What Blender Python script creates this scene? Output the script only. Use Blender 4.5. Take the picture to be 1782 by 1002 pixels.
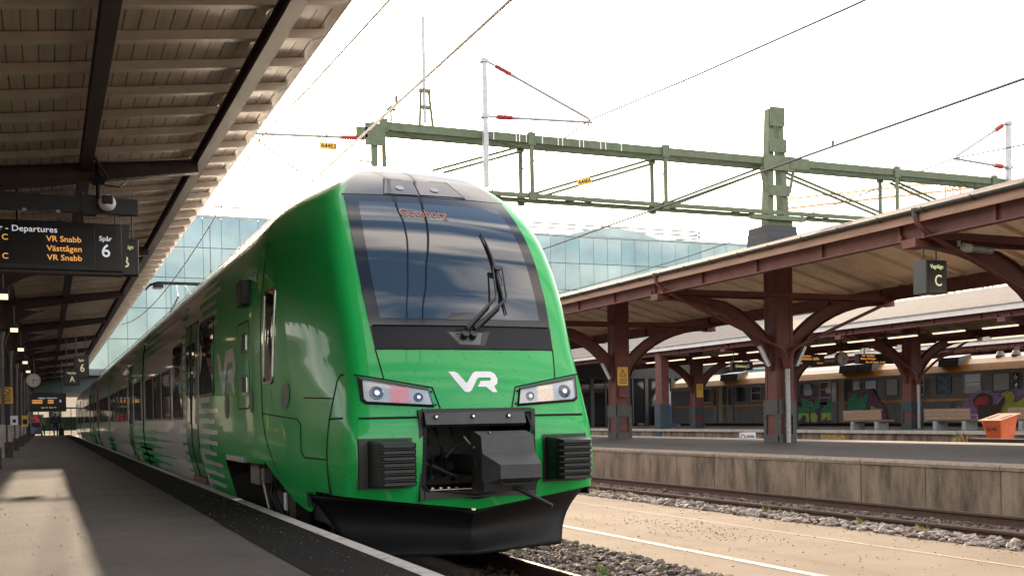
import bpy, bmesh, math, random
import numpy as np
from mathutils import Vector, Matrix, Quaternion
from mathutils.geometry import tessellate_polygon

for o in list(bpy.data.objects):
    bpy.data.objects.remove(o, do_unlink=True)
scn = bpy.context.scene
COL = scn.collection
R = math.radians
rnd = random.Random(7)

# ------------------------------------------------------------------ camera
cam_d = bpy.data.cameras.new('camera')
cam = bpy.data.objects.new('camera', cam_d)
COL.objects.link(cam)
cam_d.sensor_width = 36.0
cam_d.lens = 36.0 * 1893.2 / 1782.0
cam_d.shift_y = (752.6 - 501.0) / 1782.0
cam_d.clip_start = 0.1
cam_d.clip_end = 3000.0
yaw, pitch, roll = R(23.1695), R(-0.8725), R(-1.0866)
fwd = Vector((math.sin(yaw) * math.cos(pitch), math.cos(yaw) * math.cos(pitch), math.sin(pitch)))
rgt = Vector((math.cos(yaw), -math.sin(yaw), 0))
upv = rgt.cross(fwd)
r2 = math.cos(roll) * rgt + math.sin(roll) * upv
u2 = -math.sin(roll) * rgt + math.cos(roll) * upv
m = Matrix((r2, u2, -fwd)).transposed().to_4x4()
m.translation = Vector((0, 0, 1.45))
cam.matrix_world = m
scn.camera = cam

# ------------------------------------------------------------------ sky, sun, exposure
SUN_EL, SUN_AZ = R(14.1), R(9.9)          # azimuth from +Y towards +X
world = bpy.data.worlds.new('World')
scn.world = world
world.use_nodes = True
wn, wl = world.node_tree.nodes, world.node_tree.links
wn.clear()
w_out = wn.new('ShaderNodeOutputWorld')
w_bg = wn.new('ShaderNodeBackground')
w_sky = wn.new('ShaderNodeTexSky')
w_sky.sky_type = 'NISHITA'
w_sky.sun_disc = False
w_sky.sun_elevation = SUN_EL
w_sky.sun_rotation = SUN_AZ
w_sky.air_density = 1.0
w_sky.dust_density = 3.0
w_sky.ozone_density = 1.0
w_bg.inputs['Strength'].default_value = 0.15
# broken cloud layers over the whole dome
w_tc = wn.new('ShaderNodeTexCoord')
w_sep = wn.new('ShaderNodeSeparateXYZ')
wl.new(w_tc.outputs['Generated'], w_sep.inputs[0])
w_z = wn.new('ShaderNodeMath'); w_z.operation = 'ADD'; w_z.inputs[1].default_value = 0.18
w_zm = wn.new('ShaderNodeMath'); w_zm.operation = 'MAXIMUM'; w_zm.inputs[1].default_value = 0.05
wl.new(w_sep.outputs['Z'], w_z.inputs[0]); wl.new(w_z.outputs[0], w_zm.inputs[0])
w_div = wn.new('ShaderNodeVectorMath'); w_div.operation = 'DIVIDE'
w_cmb = wn.new('ShaderNodeCombineXYZ')
for i in range(3):
    wl.new(w_zm.outputs[0], w_cmb.inputs[i])
wl.new(w_tc.outputs['Generated'], w_div.inputs[0]); wl.new(w_cmb.outputs[0], w_div.inputs[1])
w_map = wn.new('ShaderNodeMapping')
w_map.inputs['Scale'].default_value = (0.55, 2.2, 0.0)
w_map.inputs['Rotation'].default_value = (0, 0, R(-20))
wl.new(w_div.outputs[0], w_map.inputs[0])
w_noi = wn.new('ShaderNodeTexNoise')
w_noi.inputs['Scale'].default_value = 2.6
w_noi.inputs['Detail'].default_value = 6.0
w_noi.inputs['Distortion'].default_value = 0.4
wl.new(w_map.outputs[0], w_noi.inputs['Vector'])
w_ramp = wn.new('ShaderNodeValToRGB')
w_ramp.color_ramp.elements[0].position = 0.40
w_ramp.color_ramp.elements[1].position = 0.60
wl.new(w_noi.outputs['Fac'], w_ramp.inputs['Fac'])
w_fac = wn.new('ShaderNodeMath'); w_fac.operation = 'MULTIPLY'; w_fac.inputs[1].default_value = 0.75
wl.new(w_ramp.outputs['Color'], w_fac.inputs[0])
w_mix = wn.new('ShaderNodeMix'); w_mix.data_type = 'RGBA'
wl.new(w_fac.outputs[0], w_mix.inputs['Factor'])
wl.new(w_sky.outputs[0], w_mix.inputs[6])
w_mix.inputs[7].default_value = (8.0, 7.0, 6.0, 1)
wl.new(w_mix.outputs[2], w_bg.inputs['Color'])
wl.new(w_bg.outputs[0], w_out.inputs['Surface'])

sun_vec = Vector((math.sin(SUN_AZ) * math.cos(SUN_EL), math.cos(SUN_AZ) * math.cos(SUN_EL), math.sin(SUN_EL)))
sun_d = bpy.data.lights.new('sun', 'SUN')
sun_d.energy = 2.5
sun_d.angle = R(0.5)
sun_d.color = (1.0, 0.80, 0.58)
sun = bpy.data.objects.new('sun', sun_d)
COL.objects.link(sun)
sun.rotation_euler = sun_vec.to_track_quat('Z', 'Y').to_euler()

scn.view_settings.view_transform = 'Standard'
scn.view_settings.look = 'None'
scn.view_settings.gamma = 1.0
scn.view_settings.use_curve_mapping = False
scn.view_settings.exposure = 2.2
# ------------------------------------------------------------------ helpers
WL = {}                                    # world location of every object's origin


def tag(o, label=None, cat=None, group=None, kind=None):
    if label: o['label'] = label
    if cat: o['category'] = cat
    if group: o['group'] = group
    if kind: o['kind'] = kind
    return o


def thing(name, loc, label, cat, group=None):
    o = bpy.data.objects.new(name, None)
    COL.objects.link(o)
    o.location = loc
    o.empty_display_size = 0.2
    WL[o.name] = Vector(loc)
    return tag(o, label, cat, group)


def link_mesh(name, me, parent=None, loc=(0, 0, 0)):
    """mesh object; loc is relative to the parent"""
    o = bpy.data.objects.new(name, me)
    COL.objects.link(o)
    o.location = loc
    base = Vector((0, 0, 0))
    if parent is not None:
        o.parent = parent
        base = WL[parent.name]
    WL[o.name] = base + Vector(loc)
    return o


def copy_tree(src, loc=None, parent=None):
    c = src.copy()
    COL.objects.link(c)
    if parent is not None:
        c.parent = parent
    if loc is not None:
        c.location = loc
    WL[c.name] = (WL[parent.name] if parent is not None else Vector((0, 0, 0))) + Vector(c.location)
    for ch in list(src.children):
        copy_tree(ch, None, c)
    return c


class MB:
    """collects faces, builds one mesh object"""

    def __init__(self):
        self.v = []; self.f = []; self.mi = []; self.cur = 0

    def add(self, vs, fs):
        n = len(self.v)
        self.v += [tuple(p) for p in vs]
        for f in fs:
            self.f.append(tuple(i + n for i in f)); self.mi.append(self.cur)
        return self

    def box(self, x0, x1, y0, y1, z0, z1):
        return self.add([(x0, y0, z0), (x1, y0, z0), (x1, y1, z0), (x0, y1, z0), (x0, y0, z1), (x1, y0, z1), (x1, y1, z1), (x0, y1, z1)],
                        [(0, 3, 2, 1), (4, 5, 6, 7), (0, 1, 5, 4), (1, 2, 6, 5), (2, 3, 7, 6), (3, 0, 4, 7)])

    def cbox(self, c, s):
        return self.box(c[0] - s[0] / 2, c[0] + s[0] / 2, c[1] - s[1] / 2, c[1] + s[1] / 2, c[2] - s[2] / 2, c[2] + s[2] / 2)

    def bar(self, p0, p1, w, h, up=(0, 0, 1)):
        """rectangular bar from p0 to p1, h measured along up"""
        p0, p1 = Vector(p0), Vector(p1)
        d = (p1 - p0).normalized()
        u = Vector(up)
        s = d.cross(u)
        if s.length < 1e-5:
            s = d.cross(Vector((1, 0, 0)))
        s.normalize()
        u = s.cross(d).normalized()
        a, b = s * w / 2, u * h / 2
        vs = [p0 - a - b, p0 + a - b, p0 + a + b, p0 - a + b, p1 - a - b, p1 + a - b, p1 + a + b, p1 - a + b]
        return self.add(vs, [(0, 1, 2, 3), (7, 6, 5, 4), (0, 4, 5, 1), (1, 5, 6, 2), (2, 6, 7, 3), (3, 7, 4, 0)])

    def cyl(self, p0, p1, r0, r1=None, n=10, caps=True):
        r1 = r0 if r1 is None else r1
        p0, p1 = Vector(p0), Vector(p1)
        d = (p1 - p0).normalized()
        a = d.cross(Vector((0, 0, 1)))
        if a.length < 1e-4:
            a = d.cross(Vector((1, 0, 0)))
        a.normalize(); b = d.cross(a)
        vs = []
        for p, r in ((p0, r0), (p1, r1)):
            for i in range(n):
                t = 2 * math.pi * i / n
                vs.append(p + (a * math.cos(t) + b * math.sin(t)) * r)
        fs = [(i, (i + 1) % n, n + (i + 1) % n, n + i) for i in range(n)]
        if caps:
            fs += [tuple(reversed(range(n))), tuple(range(n, 2 * n))]
        return self.add(vs, fs)

    def tube(self, pts, r, n=6):
        pts = [Vector(p) for p in pts]
        rings = []
        up = Vector((0.13, 0.21, 0.97))
        for i, p in enumerate(pts):
            d = (pts[min(i + 1, len(pts) - 1)] - pts[max(i - 1, 0)]).normalized()
            a = d.cross(up)
            if a.length < 1e-3:
                a = d.cross(Vector((1, 0, 0)))
            a.normalize(); b = d.cross(a)
            rr = r[i] if isinstance(r, (list, tuple)) else r
            rings.append([p + (a * math.cos(2 * math.pi * k / n) + b * math.sin(2 * math.pi * k / n)) * rr for k in range(n)])
        vs = [q for ring in rings for q in ring]
        fs = []
        for i in range(len(pts) - 1):
            for k in range(n):
                fs.append((i * n + k, i * n + (k + 1) % n, (i + 1) * n + (k + 1) % n, (i + 1) * n + k))
        fs += [tuple(reversed(range(n))), tuple(range((len(pts) - 1) * n, len(pts) * n))]
        return self.add(vs, fs)

    def prism(self, poly, a0, a1, axis='Y'):
        """polygon given in the other two axes (X,Z for Y; Y,Z for X; X,Y for Z), extruded from a0 to a1"""
        n = len(poly)
        def P(p, a):
            return {'Y': (p[0], a, p[1]), 'X': (a, p[0], p[1]), 'Z': (p[0], p[1], a)}[axis]
        vs = [P(p, a0) for p in poly] + [P(p, a1) for p in poly]
        fs = [(i, (i + 1) % n, n + (i + 1) % n, n + i) for i in range(n)]
        tri = tessellate_polygon([[Vector((p[0], p[1], 0)) for p in poly]])
        fs += [tuple(t) for t in tri] + [tuple(n + i for i in reversed(t)) for t in tri]
        return self.add(vs, fs)

    def strip(self, outer, inner, a0, a1, axis='Y'):
        """band between two polylines of equal length, extruded (an arch rib)"""
        n = len(outer)
        def P(p, a):
            return {'Y': (p[0], a, p[1]), 'X': (a, p[0], p[1]), 'Z': (p[0], p[1], a)}[axis]
        vs = []
        for i in range(n):
            vs += [P(outer[i], a0), P(inner[i], a0), P(inner[i], a1), P(outer[i], a1)]
        fs = []
        for i in range(n - 1):
            for k in range(4):
                fs.append((4 * i + k, 4 * i + (k + 1) % 4, 4 * i + 4 + (k + 1) % 4, 4 * i + 4 + k))
        fs += [(0, 1, 2, 3), (4 * n - 1, 4 * n - 2, 4 * n - 3, 4 * n - 4)]
        return self.add(vs, fs)

    def grid(self, rows, closed=False):
        """rows of equal length point lists"""
        n = len(rows[0])
        vs = [p for r_ in rows for p in r_]
        fs = []
        for i in range(len(rows) - 1):
            for k in range(n if closed else n - 1):
                k2 = (k + 1) % n
                fs.append((i * n + k, i * n + k2, (i + 1) * n + k2, (i + 1) * n + k))
        return self.add(vs, fs)

    def mesh(self, name, mats, base=(0, 0, 0), smooth=False, fix=True, angle=40):
        me = bpy.data.meshes.new(name)
        b = Vector(base)
        me.from_pydata([(p[0] - b[0], p[1] - b[1], p[2] - b[2]) for p in self.v], [], self.f)
        if not isinstance(mats, (list, tuple)):
            mats = [mats]
        for mm in mats:
            me.materials.append(mm)
        if len(mats) > 1:
            me.polygons.foreach_set('material_index', self.mi)
        if fix:
            bm = bmesh.new(); bm.from_mesh(me)
            bmesh.ops.remove_doubles(bm, verts=bm.verts, dist=1e-5) if smooth else None
            bmesh.ops.recalc_face_normals(bm, faces=bm.faces)
            bm.to_mesh(me); bm.free()
        if smooth:
            me.polygons.foreach_set('use_smooth', [True] * len(me.polygons))
            try:
                me.set_sharp_from_angle(angle=R(angle))
            except Exception:
                pass
        me.update()
        return me

    def build(self, name, mats, parent=None, smooth=False, base=None, bevel=0, fix=True, angle=40):
        b = WL[parent.name] if parent is not None else Vector(base or (0, 0, 0))
        me = self.mesh(name, mats, b, smooth, fix, angle)
        o = link_mesh(name, me, parent, (0, 0, 0) if parent is not None else tuple(b))
        if bevel:
            md = o.modifiers.new('bevel', 'BEVEL'); md.width = bevel; md.segments = 2; md.limit_method = 'ANGLE'
        return o


# ------------------------------------------------------------------ materials
MATS = {}


def pm(name, col, rough=0.6, metal=0.0, var=0.18, vscale=3.0, bump=0.0, bscale=40.0, coat=0.0, spec=0.5,
       stretch=(1, 1, 1), col2=None, speck=0.0, sscale=120.0, emis=0.0, rvar=0.0, thr=None):
    """procedural Principled: two-tone noise colour, speckle, fine bump"""
    if name in MATS:
        return MATS[name]
    mt = bpy.data.materials.new(name); mt.use_nodes = True
    nt = mt.node_tree; N, L = nt.nodes, nt.links
    bs = N['Principled BSDF']
    bs.inputs['Roughness'].default_value = rough
    bs.inputs['Metallic'].default_value = metal
    bs.inputs['Specular IOR Level'].default_value = spec
    if coat:
        bs.inputs['Coat Weight'].default_value = coat
        bs.inputs['Coat Roughness'].default_value = 0.04
    geo = N.new('ShaderNodeNewGeometry')
    mp = N.new('ShaderNodeMapping'); mp.inputs['Scale'].default_value = stretch
    L.new(geo.outputs['Position'], mp.inputs['Vector'])
    c1 = tuple(col) + (1,)
    c2 = tuple(col2) + (1,) if col2 else tuple(max(0, x * (1 - var)) for x in col) + (1,)
    no = N.new('ShaderNodeTexNoise'); no.inputs['Scale'].default_value = vscale
    no.inputs['Detail'].default_value = 8; no.inputs['Roughness'].default_value = 0.65
    L.new(mp.outputs[0], no.inputs['Vector'])
    rp = N.new('ShaderNodeValToRGB')
    a, b = thr if thr else (0.35, 0.68)
    rp.color_ramp.elements[0].position = a; rp.color_ramp.elements[0].color = c1
    rp.color_ramp.elements[1].position = b; rp.color_ramp.elements[1].color = c2
    L.new(no.outputs['Fac'], rp.inputs['Fac'])
    out = rp.outputs['Color']
    if speck:
        n2 = N.new('ShaderNodeTexNoise'); n2.inputs['Scale'].default_value = sscale; n2.inputs['Detail'].default_value = 3
        L.new(geo.outputs['Position'], n2.inputs['Vector'])
        r2_ = N.new('ShaderNodeMapRange'); r2_.inputs[1].default_value = 0.3; r2_.inputs[2].default_value = 0.7
        r2_.inputs[3].default_value = 1 - speck; r2_.inputs[4].default_value = 1 + speck
        L.new(n2.outputs['Fac'], r2_.inputs[0])
        mx = N.new('ShaderNodeVectorMath'); mx.operation = 'SCALE'
        L.new(out, mx.inputs[0]); L.new(r2_.outputs[0], mx.inputs['Scale'])
        out = mx.outputs[0]
    L.new(out, bs.inputs['Base Color'])
    if rvar:
        rr = N.new('ShaderNodeMapRange'); rr.inputs[3].default_value = max(0.0, rough - rvar); rr.inputs[4].default_value = min(1, rough + rvar)
        L.new(no.outputs['Fac'], rr.inputs[0]); L.new(rr.outputs[0], bs.inputs['Roughness'])
    if bump:
        n3 = N.new('ShaderNodeTexNoise'); n3.inputs['Scale'].default_value = bscale; n3.inputs['Detail'].default_value = 5
        L.new(geo.outputs['Position'], n3.inputs['Vector'])
        bp = N.new('ShaderNodeBump'); bp.inputs['Strength'].default_value = bump; bp.inputs['Distance'].default_value = 0.02
        L.new(n3.outputs['Fac'], bp.inputs['Height']); L.new(bp.outputs[0], bs.inputs['Normal'])
    if emis:
        L.new(out, bs.inputs['Emission Color']); bs.inputs['Emission Strength'].default_value = emis
    MATS[name] = mt
    return mt


def clear_glass(name, tint=(0.9, 0.95, 0.95), gloss=0.12):
    mt = bpy.data.materials.new(name); mt.use_nodes = True
    N, L = mt.node_tree.nodes, mt.node_tree.links
    N.remove(N['Principled BSDF'])
    tr = N.new('ShaderNodeBsdfTransparent'); tr.inputs[0].default_value = tuple(tint) + (1,)
    gl = N.new('ShaderNodeBsdfGlossy'); gl.inputs['Roughness'].default_value = 0.03
    fr = N.new('ShaderNodeFresnel'); fr.inputs[0].default_value = 1.5
    ad = N.new('ShaderNodeMath'); ad.operation = 'ADD'; ad.inputs[1].default_value = gloss; ad.use_clamp = True
    mx = N.new('ShaderNodeMixShader')
    L.new(fr.outputs[0], ad.inputs[0]); L.new(ad.outputs[0], mx.inputs[0])
    L.new(tr.outputs[0], mx.inputs[1]); L.new(gl.outputs[0], mx.inputs[2])
    L.new(mx.outputs[0], N['Material Output'].inputs['Surface'])
    return mt


M_ASPH = pm('asphalt', (0.112, 0.102, 0.094), 0.9, spec=0.12, var=0.3, vscale=1.2, bump=0.5, bscale=130, speck=0.45, sscale=160)
M_ASPH_D = pm('asphalt_dark', (0.011, 0.0105, 0.0105), 0.9, spec=0.12, var=0.3, vscale=1.5, bump=0.45, bscale=120, speck=0.4, sscale=140)
M_ASPH_R = pm('asphalt_worn', (0.062, 0.060, 0.060), 0.85, spec=0.12, var=0.25, vscale=0.7, bump=0.4, bscale=110, speck=0.35, sscale=130, col2=(0.085, 0.078, 0.072))
M_EDGE = pm('edge_paint', (0.42, 0.40, 0.38), 0.8, spec=0.12, var=0.5, vscale=9, bump=0.3, bscale=90, thr=(0.5, 0.75), col2=(0.14, 0.13, 0.12), speck=0.15)
M_SAND = pm('sandy_asphalt', (0.25, 0.20, 0.155), 0.95, spec=0.15, var=0.25, vscale=0.8, bump=0.5, bscale=90, speck=0.35, sscale=110, col2=(0.20, 0.155, 0.115))
M_PAINT = pm('worn_line_paint', (0.55, 0.52, 0.47), 0.9, vscale=14, bump=0.3, bscale=90, thr=(0.48, 0.62), col2=(0.29, 0.235, 0.18), speck=0.2)
M_DIRT = pm('ground_dirt', (0.16, 0.13, 0.105), 0.95, var=0.45, vscale=0.6, bump=0.6, bscale=50, speck=0.3, sscale=60)
M_BALLAST = pm('ballast_bed', (0.085, 0.065, 0.055), 0.95, var=0.5, vscale=14, bump=1.0, bscale=35, speck=0.5, sscale=45)
M_STONE = pm('ballast_stone', (0.26, 0.205, 0.175), 0.85, vscale=5.5, col2=(0.075, 0.062, 0.06), bump=0.4, bscale=70, thr=(0.3, 0.62), speck=0.2)
M_STONE_B = pm('brown_ballast_stone', (0.17, 0.115, 0.09), 0.85, vscale=6.5, col2=(0.05, 0.04, 0.037), bump=0.4, bscale=70, thr=(0.3, 0.65), speck=0.2)
M_CONC = pm('stained_concrete', (0.26, 0.19, 0.138), 0.9, vscale=2.6, stretch=(1, 1, 0.28), col2=(0.06, 0.046, 0.034), thr=(0.36, 0.64), bump=0.35, bscale=60, speck=0.22, sscale=70)
M_CONC_L = pm('pale_concrete', (0.42, 0.38, 0.33), 0.9, var=0.35, vscale=4, bump=0.3, bscale=70, speck=0.18)
M_COPING = pm('coping_concrete', (0.27, 0.21, 0.165), 0.95, var=0.4, vscale=9, bump=0.6, bscale=90, speck=0.3)
M_RUST = pm('rusty_rail', (0.085, 0.045, 0.03), 0.75, var=0.4, vscale=12, bump=0.3, bscale=80)
M_STEEL = pm('polished_rail_top', (0.55, 0.53, 0.5), 0.25, 1.0, var=0.2, vscale=20)
M_STEEL_R = pm('dull_rail_top', (0.20, 0.13, 0.10), 0.45, 0.6, var=0.35, vscale=20)
M_SLEEPER = pm('sleeper', (0.07, 0.055, 0.045), 0.9, var=0.4, vscale=12, bump=0.4, bscale=60)
M_GREEN = pm('green_train_paint', (0.010, 0.35, 0.072), 0.3, var=0.08, vscale=2, coat=0.42, spec=0.2)
M_DKGREEN = pm('green_train_door_paint', (0.010, 0.22, 0.055), 0.3, var=0.06, vscale=2, coat=0.8)
M_TWHITE = pm('pale_train_paint', (0.70, 0.68, 0.65), 0.3, var=0.07, vscale=2, coat=0.8)
M_TROOF = pm('silver_train_roof', (0.34, 0.35, 0.37), 0.33, 0.35, var=0.15, vscale=5, coat=0.4)
M_MASK = pm('dark_cab_mask', (0.008, 0.0085, 0.013), 0.55, var=0.25, vscale=9, speck=0.15, spec=0.25)
M_WIND = pm('dark_windscreen', (0.010, 0.020, 0.032), 0.03, var=0.1, coat=0.0, spec=1.0)
M_WIND2 = pm('side_window_glass', (0.012, 0.013, 0.014), 0.04, var=0.1, spec=0.9)
M_BLACK = pm('black_plastic', (0.008, 0.008, 0.009), 0.42, var=0.3, vscale=20, bump=0.15, bscale=200)
M_BLACKM = pm('black_steel', (0.007, 0.007, 0.008), 0.55, 0.0, spec=0.25, var=0.4, vscale=4, rvar=0.12)
M_SEAM = pm('panel_gap', (0.006, 0.006, 0.006), 0.7)
M_GREYP = pm('grey_coupler_cover', (0.040, 0.040, 0.044), 0.5, var=0.35, vscale=5, bump=0.25, bscale=140, speck=0.2, sscale=180)
M_CHROME = pm('chrome', (0.75, 0.76, 0.78), 0.12, 1.0, var=0.1)
M_REFL = pm('reflector_panel', (0.62, 0.63, 0.66), 0.4, 0.0, var=0.12)
M_WHITE = pm('white_print', (0.78, 0.78, 0.80), 0.45, var=0.05)
M_UNDER = pm('underframe', (0.018, 0.017, 0.016), 0.75, var=0.4, vscale=8, bump=0.3)
M_GREYM = pm('galvanised_steel', (0.42, 0.43, 0.44), 0.5, 0.55, var=0.35, vscale=14)
M_BOARD = pm('canopy_board_paint', (0.78, 0.60, 0.46), 0.38, var=0.25, vscale=2.2, stretch=(6, 0.5, 1), bump=0.12, bscale=60)
M_RAFT = pm('canopy_rafter_paint', (0.78, 0.65, 0.51), 0.45, var=0.22, vscale=3)
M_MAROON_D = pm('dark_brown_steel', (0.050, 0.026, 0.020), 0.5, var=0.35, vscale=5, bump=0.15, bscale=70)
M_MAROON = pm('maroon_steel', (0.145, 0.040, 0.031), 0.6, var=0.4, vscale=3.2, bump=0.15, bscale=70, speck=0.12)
M_CREAM = pm('cream_soffit', (0.74, 0.58, 0.42), 0.65, var=0.22, vscale=2.2, bump=0.1)
M_ROOFB = pm('roof_felt', (0.21, 0.16, 0.12), 0.9, var=0.3, vscale=4, bump=0.4, bscale=60, speck=0.2)
M_FASC = pm('fascia_paint', (0.34, 0.185, 0.125), 0.6, var=0.4, vscale=3, stretch=(1, 0.4, 3))
M_WFASC = pm('pale_fascia', (0.66, 0.63, 0.60), 0.6, var=0.15, vscale=3)
M_GUTTER = pm('gutter_zinc', (0.09, 0.085, 0.08), 0.45, 0.5, var=0.5, vscale=8)
M_ARMOUR = pm('grey_column_plate', (0.085, 0.085, 0.082), 0.55, 0.2, var=0.4, vscale=9, bump=0.2)
M_TEAL = pm('teal_column_plate', (0.035, 0.06, 0.07), 0.55, 0.1, var=0.35, vscale=9)
M_GANTRY = pm('green_gantry_paint', (0.10, 0.13, 0.07), 0.6, var=0.35, vscale=6, bump=0.15, bscale=60, speck=0.12)
M_SLATE = pm('dark_slate', (0.045, 0.048, 0.055), 0.7, var=0.4, vscale=9, bump=0.3)
M_INS = pm('red_insulator', (0.42, 0.055, 0.05), 0.4, var=0.2, vscale=10)
M_WIRE = pm('wire', (0.10, 0.085, 0.075), 0.5, 0.6, var=0.3)
M_YELLOW = pm('yellow_sign', (0.72, 0.42, 0.05), 0.5, var=0.1)
M_INK = pm('black_print', (0.015, 0.015, 0.015), 0.6)
M_SIGN = pm('sign_case', (0.022, 0.022, 0.024), 0.4, var=0.2)
M_SIGNF = pm('sign_face', (0.010, 0.010, 0.011), 0.25, var=0.1)
M_LED_O = pm('orange_led', (1.0, 0.45, 0.12), 0.5, emis=0.13, var=0.05)
M_LED_W = pm('white_led', (0.85, 0.85, 0.95), 0.5, emis=0.10, var=0.05)
M_TXT_Y = pm('pale_yellow_sign_text', (0.85, 0.80, 0.45), 0.5, emis=0.07, var=0.05)
M_LED_R = pm('red_led', (0.9, 0.10, 0.10), 0.4, emis=0.08, var=0.05)
M_LED_A = pm('warm_led', (1.0, 0.72, 0.45), 0.4, emis=0.13, var=0.05)
M_TUBE = pm('lamp_tube', (1.0, 0.72, 0.45), 0.5, emis=0.35, var=0.02)
M_WOOD = pm('bench_wood', (0.23, 0.15, 0.10), 0.7, var=0.4, vscale=4, stretch=(1, 1, 9), bump=0.2)
M_BCONC = pm('bench_concrete', (0.24, 0.25, 0.25), 0.85, var=0.25, vscale=7, bump=0.3)
M_ORANGE = pm('orange_plastic', (0.62, 0.125, 0.045), 0.55, var=0.25, vscale=4, speck=0.1)
M_GREYT = pm('grey_railcar', (0.085, 0.082, 0.08), 0.5, var=0.3, vscale=3, coat=0.2)
M_GREYT2 = pm('ribbed_grey_railcar', (0.13, 0.125, 0.12), 0.5, 0.2, var=0.3, vscale=3)
M_GOLD = pm('ochre_railcar', (0.36, 0.15, 0.01), 0.45, var=0.3, vscale=3, coat=0.3)
M_LTROOF = pm('railcar_roof', (0.24, 0.20, 0.16), 0.7, var=0.3, vscale=4)
M_BRICK_D = pm('dark_station_wall', (0.05, 0.043, 0.04), 0.8, var=0.4, vscale=2)


# insect and grit specks on the green front
_nt = M_GREEN.node_tree; _N, _L = _nt.nodes, _nt.links
_bs = _N['Principled BSDF']; _src = _bs.inputs['Base Color'].links[0].from_socket
_g = _N.new('ShaderNodeNewGeometry'); _v = _N.new('ShaderNodeTexVoronoi'); _v.inputs['Scale'].default_value = 24
_L.new(_g.outputs['Position'], _v.inputs['Vector'])
_lt = _N.new('ShaderNodeMath'); _lt.operation = 'LESS_THAN'; _lt.inputs[1].default_value = 0.17; _L.new(_v.outputs['Distance'], _lt.inputs[0])
_sx = _N.new('ShaderNodeSeparateColor'); _L.new(_v.outputs['Color'], _sx.inputs[0])
_gt = _N.new('ShaderNodeMath'); _gt.operation = 'GREATER_THAN'; _gt.inputs[1].default_value = 0.6; _L.new(_sx.outputs[0], _gt.inputs[0])
_sp = _N.new('ShaderNodeSeparateXYZ'); _L.new(_g.outputs['Position'], _sp.inputs[0])
_fr = _N.new('ShaderNodeMath'); _fr.operation = 'LESS_THAN'; _fr.inputs[1].default_value = 9.62; _L.new(_sp.outputs['Y'], _fr.inputs[0])
_m1 = _N.new('ShaderNodeMath'); _m1.operation = 'MULTIPLY'; _L.new(_lt.outputs[0], _m1.inputs[0]); _L.new(_gt.outputs[0], _m1.inputs[1])
_m2 = _N.new('ShaderNodeMath'); _m2.operation = 'MULTIPLY'; _L.new(_m1.outputs[0], _m2.inputs[0]); _L.new(_fr.outputs[0], _m2.inputs[1])
_m3 = _N.new('ShaderNodeMath'); _m3.operation = 'MULTIPLY'; _m3.inputs[1].default_value = 0.7; _L.new(_m2.outputs[0], _m3.inputs[0])
_mx = _N.new('ShaderNodeMix'); _mx.data_type = 'RGBA'; _L.new(_m3.outputs[0], _mx.inputs['Factor']); _L.new(_src, _mx.inputs[6]); _mx.inputs[7].default_value = (0.02, 0.03, 0.015, 1)
_L.new(_mx.outputs[2], _bs.inputs['Base Color'])


def text_mesh(s, size, ext=0.0, align='CENTER'):
    cu = bpy.data.curves.new('txt', 'FONT')
    cu.body = s; cu.size = size; cu.align_x = align; cu.align_y = 'CENTER'; cu.extrude = ext; cu.offset = size * 0.010
    cu.resolution_u = 3
    o = bpy.data.objects.new('txt', cu); COL.objects.link(o)
    dg = bpy.context.evaluated_depsgraph_get()
    me = bpy.data.meshes.new_from_object(o.evaluated_get(dg))
    bpy.data.objects.remove(o, do_unlink=True)
    return me


def text(name, s, size, pos, xdir, zdir, mat, parent, sx=1.0, ext=0.002, align='CENTER'):
    """flat lettering centred at pos (world), reading along xdir with zdir up"""
    me = text_mesh(s, size, ext, align)
    x, z = Vector(xdir).normalized(), Vector(zdir).normalized()
    n = x.cross(z)
    mt = Matrix((x * sx, z, n)).transposed().to_4x4()
    mt.translation = Vector(pos) - WL[parent.name]
    me.transform(mt)
    me.materials.clear(); me.materials.append(mat)
    return link_mesh(name, me, parent)


def arc(cx, cz, r, a0, a1, n):
    return [(cx + r * math.cos(R(a0 + (a1 - a0) * i / n)), cz + r * math.sin(R(a0 + (a1 - a0) * i / n))) for i in range(n + 1)]


_LT = {}


def lerp(tab, z):
    """smoothed table lookup (kinks rounded over a few centimetres)"""
    key = id(tab)
    if key not in _LT:
        a = np.array([t[0] for t in tab], float); c = np.array([t[1] for t in tab], float)
        st = 0.005; g = np.arange(a[0], a[-1] + st / 2, st); f = np.interp(g, a, c)
        n = 24; k = np.exp(-0.5 * (np.arange(-n, n + 1) / 10.0) ** 2); k /= k.sum()
        pad = np.concatenate([2 * f[0] - f[n:0:-1], f, 2 * f[-1] - f[-2:-n - 2:-1]])
        _LT[key] = (g, np.convolve(pad, k, 'valid'), tab)
    g, f, _ = _LT[key]
    return float(np.interp(z, g, f))
# ------------------------------------------------------------------ the setting: ground, tracks, platforms
def sheet(name, x0, x1, y0, y1, z, mat, nx=1, ny=1):
    b = MB()
    b.add([(x0, y0, z), (x1, y0, z), (x1, y1, z), (x0, y1, z)], [(0, 1, 2, 3)])
    o = b.build(name, mat)
    o['kind'] = 'structure'
    return o


ZL, ZR, ZP = 0.60, 0.66, -0.10            # left platform, right platforms, path
XE = 1.94                                 # left platform edge
sheet('ground', -900, 900, -300, 1500, -0.33, M_DIRT)
sheet('service_path', 5.76, 9.66, -25, 85, ZP, M_SAND)
sheet('path_line', 6.57, 6.69, -25, 85, ZP + 0.004, M_PAINT)
sheet('path_line', 8.60, 8.66, -25, 85, ZP + 0.004, pm('faded_line_paint', (0.36, 0.30, 0.24), 0.95, vscale=10, thr=(0.4, 0.6), col2=(0.29, 0.235, 0.18)))

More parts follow.
